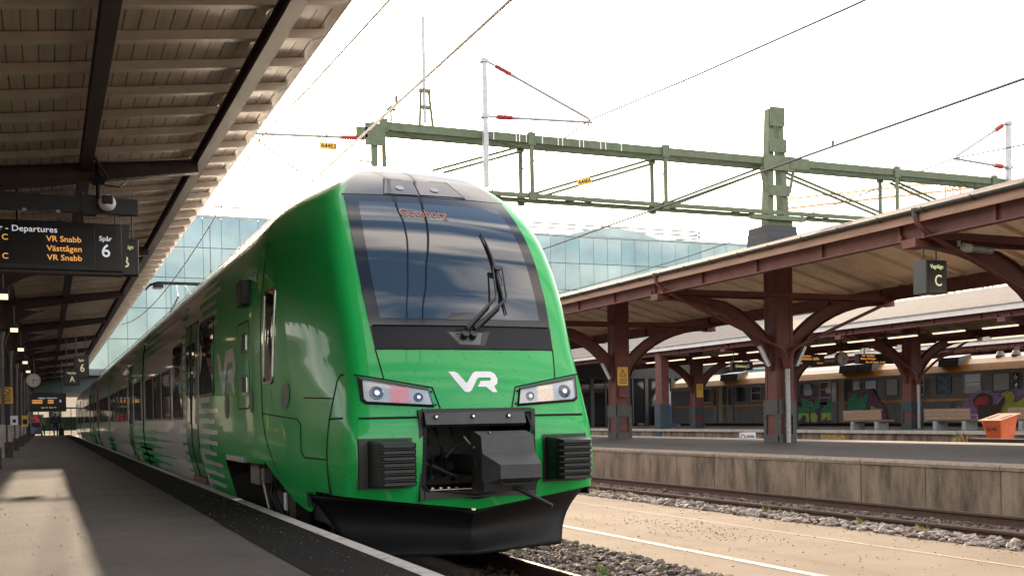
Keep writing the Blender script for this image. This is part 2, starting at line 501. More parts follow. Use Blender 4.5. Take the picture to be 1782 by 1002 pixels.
# ballast beds with a shallow shoulder
def bed(name, prof, y0, y1):
    b = MB()
    b.grid([[(x, y0, z) for x, z in prof], [(x, y1, z) for x, z in prof]])
    o = b.build(name, M_BALLAST); o['kind'] = 'structure'; return o
bed('track_bed', [(1.6, -0.2), (2.3, -0.19), (5.2, -0.175), (5.9, -0.115)], -25, 100)
bed('track_bed', [(9.5, -0.115), (9.8, -0.12), (10.1, -0.15), (12.1, -0.17)], -25, 85)
bed('track_bed', [(19.2, -0.2), (28.1, -0.2)], -25, 100)
bed('track_bed', [(35.0, -0.2), (41.0, -0.2)], -25, 100)


# loose stones: many small lumps in one mesh
_ico_t = (1 + 5 ** 0.5) / 2
_iv = np.array([(-1, _ico_t, 0), (1, _ico_t, 0), (-1, -_ico_t, 0), (1, -_ico_t, 0), (0, -1, _ico_t), (0, 1, _ico_t), (0, -1, -_ico_t), (0, 1, -_ico_t),
                (_ico_t, 0, -1), (_ico_t, 0, 1), (-_ico_t, 0, -1), (-_ico_t, 0, 1)], float)
_iv /= np.linalg.norm(_iv[0])
_if = np.array([(0, 11, 5), (0, 5, 1), (0, 1, 7), (0, 7, 10), (0, 10, 11), (1, 5, 9), (5, 11, 4), (11, 10, 2), (10, 7, 6), (7, 1, 8), (3, 9, 4), (3, 4, 2),
                (3, 2, 6), (3, 6, 8), (3, 8, 9), (4, 9, 5), (2, 4, 11), (6, 2, 10), (8, 6, 7), (9, 8, 1)])


def stones(name, pts, sizes, mats, label, cat, seed=1, flat=0.62):
    rs = np.random.RandomState(seed)
    n = len(pts)
    V = _iv[None] * (1 + rs.uniform(-0.32, 0.32, (n, 12, 1)))
    V = V * np.stack([rs.uniform(0.8, 1.3, n), rs.uniform(0.7, 1.1, n), rs.uniform(flat * 0.75, flat * 1.25, n)], 1)[:, None, :]
    a = rs.uniform(0, 6.28, n); t = rs.uniform(-0.5, 0.5, n)
    ca, sa, ct, st = np.cos(a), np.sin(a), np.cos(t), np.sin(t)
    x, y, z = V[..., 0], V[..., 1], V[..., 2]
    y, z = y * ct[:, None] - z * st[:, None], y * st[:, None] + z * ct[:, None]
    x, y = x * ca[:, None] - y * sa[:, None], x * sa[:, None] + y * ca[:, None]
    V = np.stack([x, y, z], -1) * np.array(sizes)[:, None, None] + np.array(pts)[:, None, :]
    F = (_if[None] + (np.arange(n) * 12)[:, None, None]).reshape(-1, 3)
    me = bpy.data.meshes.new(name)
    me.from_pydata(V.reshape(-1, 3).tolist(), [], F.tolist())
    for mm in mats: me.materials.append(mm)
    me.polygons.foreach_set('material_index', np.repeat(rs.randint(0, len(mats), n), 20))
    o = link_mesh(name, me)
    return tag(o, label, cat, kind='stuff')


def scatter(x0, x1, y0, y1, per_m2, zf, smin, smax, seed):
    rs = np.random.RandomState(seed)
    n = int((x1 - x0) * (y1 - y0) * per_m2)
    P = np.stack([rs.uniform(x0, x1, n), rs.uniform(y0, y1, n), np.zeros(n)], 1)
    S = rs.uniform(smin, smax, n) * rs.choice([0.7, 1, 1.25], n)
    P[:, 2] = zf(P[:, 0]) + S * 0.2 + rs.uniform(0, 0.025, n)
    return P, S

M_STONE_P = pm('pale_ballast_stone', (0.36, 0.29, 0.25), 0.85, vscale=6, col2=(0.15, 0.12, 0.11), bump=0.4, bscale=70, thr=(0.35, 0.68), speck=0.2)
P, S = scatter(4.46, 5.84, 6.5, 17, 330, lambda x: np.interp(x, [4.4, 5.2, 5.9], [-0.18, -0.165, -0.11]), 0.026, 0.046, 3)
stones('ballast_stones', P, S, [M_STONE_B, M_STONE_B, M_STONE], 'dark brown ballast beside the snow plough of the green train', 'ballast', 5)
P, S = scatter(2.1, 4.35, 4.5, 10.5, 170, lambda x: x * 0 - 0.19, 0.026, 0.046, 8)
stones('ballast_stones', P, S, [M_STONE_B], 'dark ballast between the rails under the green train', 'ballast', 6)
P, S = scatter(9.55, 10.26, 5.5, 27, 230, lambda x: np.interp(x, [9.5, 9.9, 10.3], [-0.11, -0.09, -0.15]), 0.03, 0.06, 4)
stones('ballast_stones', P, S, [M_STONE, M_STONE_P, M_STONE_P, M_STONE_B], 'pale stone shoulder between sandy path and the empty track', 'ballast', 7)
P, S = scatter(10.34, 11.72, 5.5, 27, 120, lambda x: x * 0 - 0.17, 0.025, 0.045, 9)
stones('ballast_stones', P, S, [M_STONE_B, M_STONE], 'brown ballast between the rusty rails of the empty track', 'ballast', 8)
rs = np.random.RandomState(21)
n = 900
P = np.stack([rs.uniform(5.85, 9.6, n), rs.uniform(6.0, 26, n), np.full(n, ZP + 0.004)], 1)
cl = rs.normal(0, 1, (420, 2)) * np.array([0.28, 1.1]) + np.array([7.9, 12.6])
P = np.vstack([P, np.c_[cl, np.full(420, ZP + 0.004)]])
cl = rs.normal(0, 1, (500, 2)) * np.array([0.12, 6]) + np.array([9.45, 13])
P = np.vstack([P, np.c_[cl, np.full(500, ZP + 0.004)]])
stones('path_grit', P, np.abs(rs.normal(0, 0.004, len(P))) + 0.003, [M_STONE_B, M_STONE], 'loose dark grit strewn on the sunlit sandy path', 'grit', 9)

# ---- tracks
def track(xc, y0, y1, label, top, clips=None, sl=None, group='railway tracks'):
    t = thing('railway_track', (xc, (y0 + y1) / 2, -0.17), label, 'track', group)
    for s in (-1, 1):
        x = xc + s * 0.75
        prof = [(x - 0.07, -0.17), (x + 0.07, -0.17), (x + 0.07, -0.158), (x + 0.012, -0.135), (x + 0.010, -0.045), (x + 0.035, -0.035), (x + 0.036, -0.006),
                (x + 0.026, 0.0), (x - 0.026, 0.0), (x - 0.036, -0.006), (x - 0.035, -0.035), (x - 0.010, -0.045), (x - 0.012, -0.135), (x - 0.07, -0.158)]
        b = MB(); b.prism(prof, y0, y1)
        rl = b.build('rail', M_RUST, t)
        b = MB(); b.box(x - 0.026, x + 0.026, y0, y1, 0.0005, 0.002)
        b.build('running_surface', top, rl)
    if sl:
        me = None
        y = sl[0]
        while y < sl[1]:
            if me is None:
                b = MB(); b.box(-1.25, 1.25, -0.12, 0.12, -0.19, -0.165); me = b.mesh('sleeper', M_SLEEPER)
                b = MB(); b.box(-0.045, 0.045, -0.07, 0.07, -0.165, -0.135); b.cyl((0.01, 0, -0.14), (0.01, 0, -0.105), 0.022, 0.018, 8)
                mc = b.mesh('rail_clip', M_RUST)
            s_ = link_mesh('sleeper', me, t, (0, y - (y0 + y1) / 2, 0.17))
            for dx in (-0.85, -0.65, 0.65, 0.85): link_mesh('rail_clip', mc, s_, (dx, 0, 0))
            y += 0.62
    return t

TX = 3.63                                  # centre of the green train
track(TX, -25, 100, 'track under the green train, shiny rail ending beside its plough', M_STEEL, sl=(4.5, 11))
track(11.02, -25, 85, 'empty rusty track below the concrete wall of the far platform', M_STEEL_R, sl=(5.0, 28))
track(21.6, -25, 100, 'track behind the first maroon canopy platform', M_STEEL_R)
track(38.0, -25, 100, 'track under the graffitied railcar', M_STEEL_R)

# ---- left platform
b = MB(); b.box(-9.0, XE - 0.10, -30, 108, -0.3, ZL - 0.004)
o = b.build('platform', M_CONC); o['kind'] = 'structure'
sheet('platform_paving', -9.0, 1.32, -30, 108, ZL, M_ASPH)
# dark strip with slightly uneven seam
b = MB()
ys = np.arange(-30, 108.1, 0.6)
rsd = np.random.RandomState(4)
b.grid([[(1.31 + 0.004 * rsd.randn(), y, ZL + 0.004) for y in ys], [(XE - 0.105, y, ZL + 0.004) for y in ys]])
o = b.build('platform_paving', M_ASPH_D); o['kind'] = 'structure'
pe = MB(); pe.box(XE - 0.6, XE - 0.08, -30, 108, 0.2, ZL - 0.01)
b = MB()
kerb_me = None
root = thing('platform_kerb', (XE, 30, ZL), 'pale painted kerb edge of the near platform beside the train', 'kerb')
for k in range(46):
    y = -6 + k * 2.0
    if kerb_me is None:
        kb = MB(); kb.box(-0.105, 0.0, 0, 1.992, -0.25, 0.006); kerb_me = kb.mesh('kerb_stone', M_EDGE)
    link_mesh('kerb_stone', kerb_me, root, (0, y - 30, 0))
P = np.stack([rs.uniform(-0.6, XE - 0.02, 700), rs.uniform(3.5, 16, 700), np.full(700, ZL + 0.006)], 1)
Q = np.stack([rs.uniform(1.3, XE - 0.02, 500), rs.uniform(3.5, 14, 500), np.full(500, ZL + 0.008)], 1)
P = np.vstack([P, Q])
stones('platform_grit', P, np.abs(rs.normal(0, 0.0028, len(P))) + 0.0012, [M_STONE, M_STONE_B], 'fine grit scattered on the near platform asphalt', 'grit', 12, 0.5)

# ---- right platform 1
XW = 12.0
b = MB(); b.box(XW + 0.16, 19.3, -25, 82, -0.3, ZR - 0.006)
o = b.build('platform', M_CONC); o['kind'] = 'structure'
sheet('platform_paving', XW + 0.24, 18.05, -25, 82, ZR, M_ASPH_R)
sheet('platform_paving', 18.05, 19.3, -25, 82, ZR, pm('pale_paving', (0.36, 0.30, 0.25), 0.9, var=0.3, vscale=3, bump=0.3, speck=0.2))
b = MB(); rows = [[(XW + 0.235 + 0.012 * rsd.randn(), y, ZR + 0.006) for y in np.arange(2, 50, 0.25)], [(XW + 0.275 + 0.02 * rsd.randn(), y, ZR + 0.006) for y in np.arange(2, 50, 0.25)]]
b.grid(rows); o = b.build('platform_paving', pm('shadow_gap_strip', (0.02, 0.02, 0.02), 0.7)); o['kind'] = 'structure'  # dark strip painted in for the shadow gap between asphalt and coping
wall = thing('platform_wall', (XW, 16, -0.3), 'stained concrete panel wall of the platform across the empty track', 'wall')
for k in range(30):
    y0 = 4.12 + 1.39 * k
    pb = MB(); dx = 0.006 * rnd.uniform(-1, 1)
    pb.box(XW + dx, XW + 0.16, y0, y0 + 1.376, -0.32, 0.575)
    pn = pb.build('concrete_panel', M_CONC, wall, bevel=0.008)
    pb = MB(); n = 10
    rows = []
    for i in range(n + 1):
        y = y0 + 1.384 * i / n; e = 0.012 * rnd.uniform(-1, 1)
        rows.append([(XW - 0.012 + e * 0.5, y, 0.577), (XW - 0.016 + e, y, 0.625), (XW + 0.015 + e, y, ZR - 0.002 + e * 0.4), (XW + 0.25 + e, y, ZR + 0.004)])
    pb.grid(rows)
    pb.build('coping', M_COPING, pn)

# ---- right platform 2 and the ground between
b = MB(); b.box(28.3, 35.3, -25, 62, -0.3, ZR - 0.006)
o = b.build('platform', M_CONC); o['kind'] = 'structure'
sheet('platform_paving', 28.35, 35.3, -25, 62, ZR, M_ASPH_R)
wall2 = thing('platform_wall', (28, 30, -0.3), 'low concrete wall with pale kerb below the benches', 'wall')
for k in range(26):
    y0 = 14 + 1.9 * k
    pb = MB(); pb.box(28.05, 28.3, y0, y0 + 1.885, -0.3, 0.56); pn = pb.build('concrete_panel', M_CONC, wall2)
    pb = MB(); pb.box(27.98, 28.36, y0, y0 + 1.892, 0.562, ZR + 0.012); pb.build('kerb_stone', M_CONC_L, pn)
pb = MB(); pb.box(28.035, 28.049, 33.2, 34.6, 0.1, 0.55)
pb.build('ochre_patch', pm('ochre_patch', (0.40, 0.24, 0.07), 0.8, vscale=12, col2=(0.12, 0.08, 0.05)), wall2)
# sandy mound round the orange grit bin
b = MB(); rows = []
for i in range(25):
    y = 13 + i * 0.6
    row = []
    for j in range(17):
        x = 19.45 + j * 0.42
        e = math.exp(-((x - 21.8) / 2.4) ** 2) * min(1, max(0, (20.6 - y) / 2.2)) * min(1, (y - 12.8) / 1)
        row.append((x, y, -0.2 + 0.75 * e + 0.03 * rnd.random()))
    rows.append(row)
b.grid(rows)
o = b.build('sand_mound', pm('dry_sand', (0.34, 0.27, 0.20), 0.95, var=0.4, vscale=3, bump=0.6, bscale=60, speck=0.3, sscale=60), smooth=True); o['kind'] = 'structure'
# ------------------------------------------------------------------ the green train
T_YF = [(0.45, 9.33), (0.6, 9.29), (0.8, 9.25), (1.1, 9.235), (1.4, 9.25), (1.5, 9.285), (1.6, 9.305), (1.75, 9.335), (1.9, 9.385), (2.07, 9.465), (2.3, 9.565), (2.6, 9.71),
        (3.0, 9.94), (3.2, 10.08), (3.4, 10.255), (3.55, 10.42), (3.7, 10.60), (3.85, 10.78), (3.98, 10.95), (4.1, 11.15), (4.2, 11.45), (4.27, 11.85), (4.31, 12.5)]
T_WB = [(0.3, 1.40), (0.45, 1.435), (0.6, 1.475), (0.85, 1.545), (1.0, 1.585), (1.15, 1.6), (2.3, 1.6), (2.7, 1.585), (3.0, 1.56), (3.2, 1.53), (3.35, 1.485), (3.5, 1.41), (3.65, 1.30), (3.8, 1.13), (3.95, 0.93), (4.1, 0.66), (4.2, 0.42), (4.27, 0.2), (4.31, 0.02)]
T_WC = [(0.45, 1.23), (1.2, 1.21), (1.5, 1.17), (1.85, 1.12), (2.1, 1.105), (2.6, 1.12), (3.0, 1.105), (3.3, 1.065), (3.5, 1.025), (3.7, 0.965), (3.8, 0.89), (3.95, 0.73), (4.1, 0.5), (4.2, 0.3), (4.27, 0.15), (4.31, 0.012)]


def yfront(w, z):
    return lerp(T_YF, z) + 0.075 * (abs(w) / max(lerp(T_WC, z), 0.05)) ** 2 * min(1, lerp(T_WC, z) / 0.9)


def side_w(y, z):
    wb, wc = lerp(T_WB, z), lerp(T_WC, z)
    yc = yfront(wc, z); L = max(12.2, yc + 1.2)
    if y >= L: return wb
    f = max(0.0, (y - yc) / (L - yc))
    return wb - (wb - wc) * max(0.0, 1 - f) ** 2.3


def FP(w, z, off=0.0):
    """point on the cab front, off metres in front of it"""
    dz = 0.02
    s = (yfront(w, z + dz) - yfront(w, z - dz)) / (2 * dz)
    n = Vector((0, -1, s)).normalized() * off
    return (TX + w + n.x, yfront(w, z) + n.y, z + n.z)


def SP(y, z, off=0.0):
    """point on the left (platform) side"""
    return (TX - side_w(y, z) - off, y, z)


FC = [0, 0.13, 0.26, 0.39, 0.52, 0.64, 0.75, 0.86]


def level(z, yend):
    wc = lerp(T_WC, z); k = min(1.0, wc / 0.96)
    wF = wc - 0.085 * k
    pts = []
    for c in FC: pts.append((min(c * k, wF * 0.97), yfront(min(c * k, wF * 0.97), z)))
    pts.append(((pts[-1][0] + wF) / 2, yfront((pts[-1][0] + wF) / 2, z)))
    p0 = (wF, yfront(wF, z)); yc = yfront(wc, z)
    p2 = (side_w(yc + 0.10 * k + 0.01, z), yc + 0.10 * k + 0.01)
    pc = (wc - 0.002, yc + 0.005)
    for i in range(6):
        t = i / 5
        pts.append(tuple((1 - t) ** 2 * p0[q] + 2 * t * (1 - t) * pc[q] + t * t * p2[q] for q in (0, 1)))
    n = 16
    for i in range(1, n + 1):
        y = p2[1] + (yend - p2[1]) * (i / n) ** 1.2
        pts.append((side_w(y, z), y))
    return pts


train = thing('green_train', (TX, 9.4, 0.0), 'green and white electric train standing at the near platform, cab facing us', 'train')
NSEAM = 8 + 1 + 6
# upper shell
zs = [1.05, 1.15, 1.25, 1.35, 1.42, 1.5, 1.56, 1.64, 1.72, 1.8, 1.9, 2.0, 2.07, 2.2, 2.35, 2.5, 2.7, 2.9, 3.1, 3.25, 3.4, 3.5, 3.6, 3.69, 3.76, 3.83, 3.9, 3.96, 4.02, 4.08, 4.13, 4.18, 4.22, 4.255, 4.28, 4.3, 4.31]
HW = 0.52


def shell(zs, yend_f, name, parent, hole=None, warp=None):
    b = MB(); rows = []
    for z in zs:
        pts = level(z, yend_f(z))
        if warp:
            rows.append([(TX - p[0], p[1], warp(z, p)) for p in reversed(pts[1:])] + [(TX + p[0], p[1], warp(z, p)) for p in pts]); continue
        rows.append([(TX - p[0], p[1], z) for p in reversed(pts[1:])] + [(TX + p[0], p[1], z) for p in pts])
    n = len(rows[0]); c = (n - 1) // 2
    vs = [p for r_ in rows for p in r_]
    fs, mi = [], []
    for i in range(len(rows) - 1):
        zm = (zs[i] + zs[i + 1]) / 2
        for k in range(n - 1):
            col = abs(k + 0.5 - c)
            if hole and hole[0] < zm < hole[1] and col < 4:
                continue
            f = (i * n + k, i * n + k + 1, (i + 1) * n + k + 1, (i + 1) * n + k)
            ym = rows[i][k][1]
            roof = (zm > 3.69 and col < 7.5) or (zm > 3.86) or (zm > 3.47 and ym > 11.9)
            fs.append(f); mi.append(1 if roof else 0)
    b.v = vs; b.f = fs; b.mi = mi
    return b.build(name, [M_GREEN, pm('dark_gloss_roof_cap', (0.03, 0.029, 0.033), 0.2, var=0.2, vscale=3, coat=0.3)], parent, smooth=True, angle=50)


def skirt_z(z, p):
    zb = 0.605 + 0.165 * min(1.0, p[0] / 1.25)
    return zb + (z - 0.55) / 0.5 * (1.05 - zb)
cab = shell(zs, lambda z: 13.9, 'cab_shell', train, hole=(0.0, 1.5))
low = shell([0.55, 0.62, 0.7, 0.78, 0.84, 0.9, 0.97, 1.05], lambda z: 9.66, 'nose_skirt', train, hole=(0.70, 1.06), warp=skirt_z)

# side skirts between the nose corner and the wheel arch
for s_ in (-1, 1):
    rows = []
    for y in np.linspace(9.655, 11.36, 24):
        zb = float(np.interp(y, [9.655, 9.98, 10.04, 10.2, 10.55, 11.36], [0.785, 0.79, 0.62, 0.58, 0.66, 1.045] if s_ < 0 else [0.785, 0.80, 0.80, 0.80, 0.85, 1.045]))
        rows.append([(TX + s_ * side_w(y, z), y, z) for z in np.linspace(zb, 1.055, 8)])
    b = MB(); b.grid(rows); b.build('side_skirt', M_GREEN, train, smooth=True)
# coupler recess: dark box behind the opening, with sloped bottom lip
b = MB()
b.box(TX - 0.56, TX + 0.56, 10.3, 10.34, 0.6, 1.6)
b.box(TX - 0.57, TX - 0.53, 9.26, 10.3, 0.7, 1.52); b.box(TX + 0.53, TX + 0.57, 9.26, 10.3, 0.7, 1.52)
b.box(TX - 0.53, TX + 0.53, 9.25, 10.3, 1.49, 1.53); b.box(TX - 0.53, TX + 0.53, 9.25, 10.3, 0.72, 0.785)
rec = b.build('coupler_recess', M_BLACK, train)
b = MB()      # black rim round the opening
rim_o = [(-0.50, 1.515), (0.475, 1.515), (0.52, 1.46), (0.562, 1.33), (0.575, 0.79), (-0.02, 0.70), (-0.51, 0.765), (-0.56, 0.84), (-0.53, 1.34), (-0.555, 1.43), (-0.54, 1.49)]
rim_i = [(-0.47, 1.49), (0.45, 1.49), (0.49, 1.44), (0.53, 1.32), (0.535, 0.82), (-0.02, 0.75), (-0.48, 0.80), (-0.52, 0.86), (-0.50, 1.34), (-0.52, 1.42), (-0.50, 1.47)]
rows = [[FP(w, z, 0.012) for w, z in rim_o], [FP(w, z, 0.016) for w, z in rim_i], [(TX + w, yfront(w, z) + 0.12, z) for w, z in rim_i]]
b.grid([list(x) for x in rows], closed=True)
b.build('rim', M_BLACKM, rec)
b = MB()      # raised flap above the opening
b.grid([[FP(w, z, o_) for w in (-0.53, -0.2, 0.2, 0.44)] for z, o_ in ((1.505, 0.03), (1.47, 0.075), (1.375, 0.09), (1.36, 0.03))])
fl = b.build('raised_flap', M_GREYP, train)
for w in (-0.43, -0.08, 0.27):
    q = FP(w, 1.437, 0.085)
    b = MB(); b.cyl(q, (q[0], q[1] - 0.012, q[2]), 0.021, n=12)
    b.cur = 1; b.cyl((q[0], q[1] - 0.004, q[2]), (q[0], q[1] - 0.018, q[2]), 0.012, n=8)
    b.build('bolt', [M_BLACKM, M_CHROME], fl)
# coupler: shaft, head, hoses
b = MB()
b.cyl((TX + 0.02, 10.2, 1.0), (TX + 0.02, 9.15, 1.0), 0.10, n=14); b.cyl((TX - 0.13, 9.05, 1.02), (TX + 0.1, 9.05, 1.02), 0.05, n=12)
b.cyl((TX - 0.14, 9.05, 1.02), (TX - 0.12, 9.05, 1.02), 0.062, n=12)
b.tube([(TX - 0.15, 9.02, 1.17), (TX - 0.05, 9.0, 1.19), (TX + 0.1, 9.0, 1.18)], 0.016)
b.tube([(TX - 0.22, 9.3, 1.21), (TX - 0.18, 9.15, 1.27), (TX - 0.14, 9.1, 1.2), (TX - 0.1, 9.0, 1.28), (TX - 0.05, 8.98, 1.22)], 0.012)
b.tube([(TX - 0.06, 8.98, 1.19), (TX - 0.03, 8.95, 1.30), (TX - 0.02, 8.93, 1.31)], 0.012)
b.build('coupler_head', pm('dull_metal', (0.16, 0.15, 0.135), 0.4, 0.8, var=0.4, vscale=10), train)
for w in np.linspace(-0.46, 0.0, 7):
    b = MB(); b.box(TX + w, TX + w + 0.025, 9.27, 9.29, 0.808, 0.822); b.build('edge_bolt', M_CHROME, rec)
b = MB(); b.box(TX - 0.48, TX + 0.0, 9.262, 9.29, 0.797, 0.803)
b.build('edge_strip', M_CHROME, rec)
for k_, (xa, za, xb, zb) in enumerate(((-0.30, 1.45, -0.22, 1.0), (-0.38, 1.4, -0.33, 0.88), (-0.12, 1.42, -0.18, 0.9), (-0.42, 1.1, -0.1, 0.86))):
    b = MB(); b.tube([(TX + xa, 9.75, za), (TX + xa + 0.03, 9.6, (za + zb) / 2 + 0.05), (TX + xb - 0.03, 9.55, (za + zb) / 2 - 0.08), (TX + xb, 9.7, zb)], 0.018, 8)
    b.build('hose', pm('hose_rubber', (0.03, 0.03, 0.032), 0.45), rec, smooth=True)
for w_, z_ in ((-0.42, 1.05), (-0.2, 1.25), (-0.35, 0.95), (-0.12, 0.86)):
    b = MB(); b.cyl((TX + w_, 10.3, z_), (TX + w_, 10.27, z_), 0.022, n=8); b.build('recess_bolt', M_GREYM, rec)
# open coupler cover: faceted grey lid
cw0, cw1 = TX - 0.135, TX + 0.37
prof = [(1.32, 9.02), (1.28, 8.86), (1.13, 8.83), (1.03, 8.70), (0.91, 8.70), (0.865, 8.79), (0.79, 8.83)]
b = MB(); rows = []
for w, ins in ((cw0, 0), (cw0 + 0.002, 0), (cw1 - 0.002, 0), (cw1, 0)):
    rows.append([(w, y, z) for z, y in prof])
# left end is chamfered
rows[0] = [(cw0, max(y, 8.86) if 0.9 <= z <= 1.04 else y, z) for z, y in prof]
rows[1] = [((cw0 + 0.115) if 0.9 <= z <= 1.04 else cw0, y, z) for z, y in prof]
b.grid(rows)
b.add([(cw0, max(y, 8.86) if 0.9 <= z <= 1.04 else y, z) for z, y in prof] + [(cw0, 9.1, 0.79), (cw0, 9.1, 1.32)], [(0, 1, 2, 3, 4, 5, 6, 7, 8)])
b.add([(cw1, y, z) for z, y in prof] + [(cw1, 9.1, 0.79), (cw1, 9.1, 1.32)], [(8, 7, 6, 5, 4, 3, 2, 1, 0)])
b.add([(cw0, 9.02, 1.32), (cw1, 9.02, 1.32), (cw1, 9.1, 1.32), (cw0, 9.1, 1.32), (cw0, 8.83, 0.79), (cw1, 8.83, 0.79), (cw1, 9.1, 0.79), (cw0, 9.1, 0.79)], [(0, 1, 2, 3), (7, 6, 5, 4)])
cv = b.build('coupler_cover', M_GREYP, train, bevel=0.006)
b = MB()
b.tube([(cw0 + 0.13, 8.79, 0.89), (cw0 + 0.135, 8.745, 0.875), (cw0 + 0.15, 8.74, 0.855), (cw1 - 0.08, 8.74, 0.855), (cw1 - 0.06, 8.745, 0.87), (cw1 - 0.055, 8.79, 0.89)], 0.010, 8)
b.build('handle', M_BLACK, cv)
b = MB(); b.tube([(TX + 0.14, 9.1, 0.86), (TX + 0.16, 8.82, 0.825), (TX + 0.43, 8.62, 0.66)], [0.022, 0.024, 0.018], 10)
b.build('uncoupling_lever', M_BLACK, train)
# climb guards
def rrect2(y0, y1, z0, z1, r_, n=4):
    out = []
    for cy, cz, a in ((y1 - r_, z1 - r_, 0), (y0 + r_, z1 - r_, 90), (y0 + r_, z0 + r_, 180), (y1 - r_, z0 + r_, 270)):
        for i in range(n + 1):
            t = R(a + 90 * i / n); out.append((cy + r_ * math.cos(t), cz + r_ * math.sin(t)))
    return out
for s in (-1, 1):
    x0, x1 = sorted((TX + s * 0.685, TX + s * 1.02))
    xo0, xo1 = sorted((TX + s * 0.66, TX + s * 1.05))
    b = MB()
    b.add([(xo0, 9.42, 0.835), (xo1, 9.42, 0.835), (xo1, 9.42, 1.265), (xo0, 9.42, 1.265), (x0, 9.0, 0.86), (x1, 9.0, 0.86), (x1, 9.0, 1.24), (x0, 9.0, 1.24)],
          [(0, 1, 2, 3), (4, 7, 6, 5), (0, 4, 5, 1), (1, 5, 6, 2), (2, 6, 7, 3), (3, 7, 4, 0)])
    cg = b.build('climb_guard', M_BLACK, train, bevel=0.018)
    b = MB(); zz_ = np.linspace(0.83, 1.275, 9)
    b.grid([[FP(s * w, z, 0.012 if w < 1.12 else -0.002) for z in zz_] for w in (0.64, 0.66, 0.8, 0.95, 1.05, 1.115, 1.125)]); b.build('recess', M_BLACK, cg)
    for k in range(7):
        zc = 0.885 + k * 0.0545
        b = MB()
        b.add([(x0, 9.0, zc - 0.022), (x1, 9.0, zc - 0.022), (x1, 9.0, zc + 0.022), (x0, 9.0, zc + 0.022),
               (x0 + 0.03, 8.945, zc - 0.012), (x1 - 0.03, 8.945, zc - 0.012), (x1 - 0.03, 8.945, zc + 0.012), (x0 + 0.03, 8.945, zc + 0.012)],
              [(0, 3, 2, 1), (4, 5, 6, 7), (0, 1, 5, 4), (1, 2, 6, 5), (2, 3, 7, 6), (3, 0, 4, 7)])
        b.build('rib', M_BLACK, cg)
# snow plough blade
b = MB(); rows = []
nu, nv = 20, 14
for j in range(nv + 1):
    v = j / nv; row = []
    for i in range(-nu, nu + 1):
        u = i / nu; a = abs(u)
        wmax = 1.44 - 0.40 * v ** 0.75
        ztop = 0.585 + 0.185 * a ** 0.8
        z = ztop + (0.175 - ztop) * v
        y = (9.40 + 0.48 * a ** 1.05) * (1 - v) + (9.40 + 0.36 * a) * v + 0.13 * math.sin(math.pi * min(1, v * 1.05)) - 0.0
        row.append((TX + u * wmax, y, z))
    rows.append(row)
b.grid(rows)
pl = b.build('snow_plough', M_BLACKM, train, smooth=True, angle=25)
md = pl.modifiers.new('s', 'SOLIDIFY'); md.thickness = 0.02; md.offset = -1
for s in (-1, 1):
    b = MB()
    b.bar((TX + s * 1.43, 9.875, 0.715), (TX + s * 1.39, 10.12, 0.715), 0.02, 0.13)
    b.build('plough_wing', M_BLACKM, pl)
    b = MB(); b.bar((TX + s * 0.7, 9.9, 0.5), (TX + s * 0.7, 10.6, 0.65), 0.06, 0.2); b.build('plough_bracket', M_BLACKM, pl)

# windscreen and black mask
def patch(wl_, zl, off, nz=24, nw=16):
    rows = []
    for j in range(nz + 1):
        z = zl[0] + (zl[1] - zl[0]) * j / nz
        w0 = wl_(z)
        rows.append([FP(w0 * (2 * i / nw - 1), z, off) for i in range(nw + 1)])
    return rows
b = MB(); b.grid(patch(lambda z: float(np.interp(z, [2.07, 2.3, 2.6, 2.9, 3.2, 3.45, 3.69], [0.885, 0.903, 0.922, 0.926, 0.913, 0.888, 0.852])), (2.078, 3.69), 0.006))
mask = b.build('windscreen_surround', pm('glossy_black_surround', (0.006, 0.0065, 0.009), 0.10, var=0.1, spec=0.45), train, smooth=True)
b = MB(); b.grid(patch(lambda z: float(np.interp(z, [2.36, 2.6, 2.9, 3.2, 3.45, 3.6], [0.80, 0.812, 0.815, 0.80, 0.77, 0.738])), (2.365, 3.60), 0.009))
b.build('windscreen', M_WIND, train, smooth=True)
b = MB(); b.grid(patch(lambda z: 0.884 + (z - 2.08) * 0.075, (2.082, 2.29), 0.009, 6))
ap = b.build('apron', M_MASK, train, smooth=True)
b = MB(); b.grid([[FP(w, z, o_) for w in np.linspace(-0.88, 0.88, 12)] for z, o_ in ((2.288, 0.009), (2.296, 0.022), (2.305, 0.008))])
b.build('apron_lip', M_MASK, ap, smooth=True)
# wiper tray
tray_o = [(-0.20, 2.245), (0.24, 2.245), (0.165, 2.105), (-0.095, 2.115)]
tray_i = [(-0.17, 2.235), (0.16, 2.235), (0.12, 2.118), (-0.08, 2.128)]
b = MB()
b.grid([[FP(w, z, 0.011) for w, z in tray_o], [FP(w, z, 0.013) for w, z in tray_i]], closed=True)
b.build('wiper_tray', M_BLACK, ap)
b = MB(); b.add([FP(w, z, 0.0115) for w, z in tray_i], [(0, 1, 2, 3)]); b.build('tray_floor', pm('tray_grey', (0.11, 0.11, 0.115), 0.4, 0.4), ap)
b = MB(); b.add([FP(-0.17, 2.36, 0.011), FP(0.24, 2.36, 0.011), FP(0.12, 2.43, 0.011), FP(-0.11, 2.43, 0.011)], [(0, 1, 2, 3)])
b.build('tinted_patch', pm('tint', (0.004, 0.006, 0.01), 0.05), train)
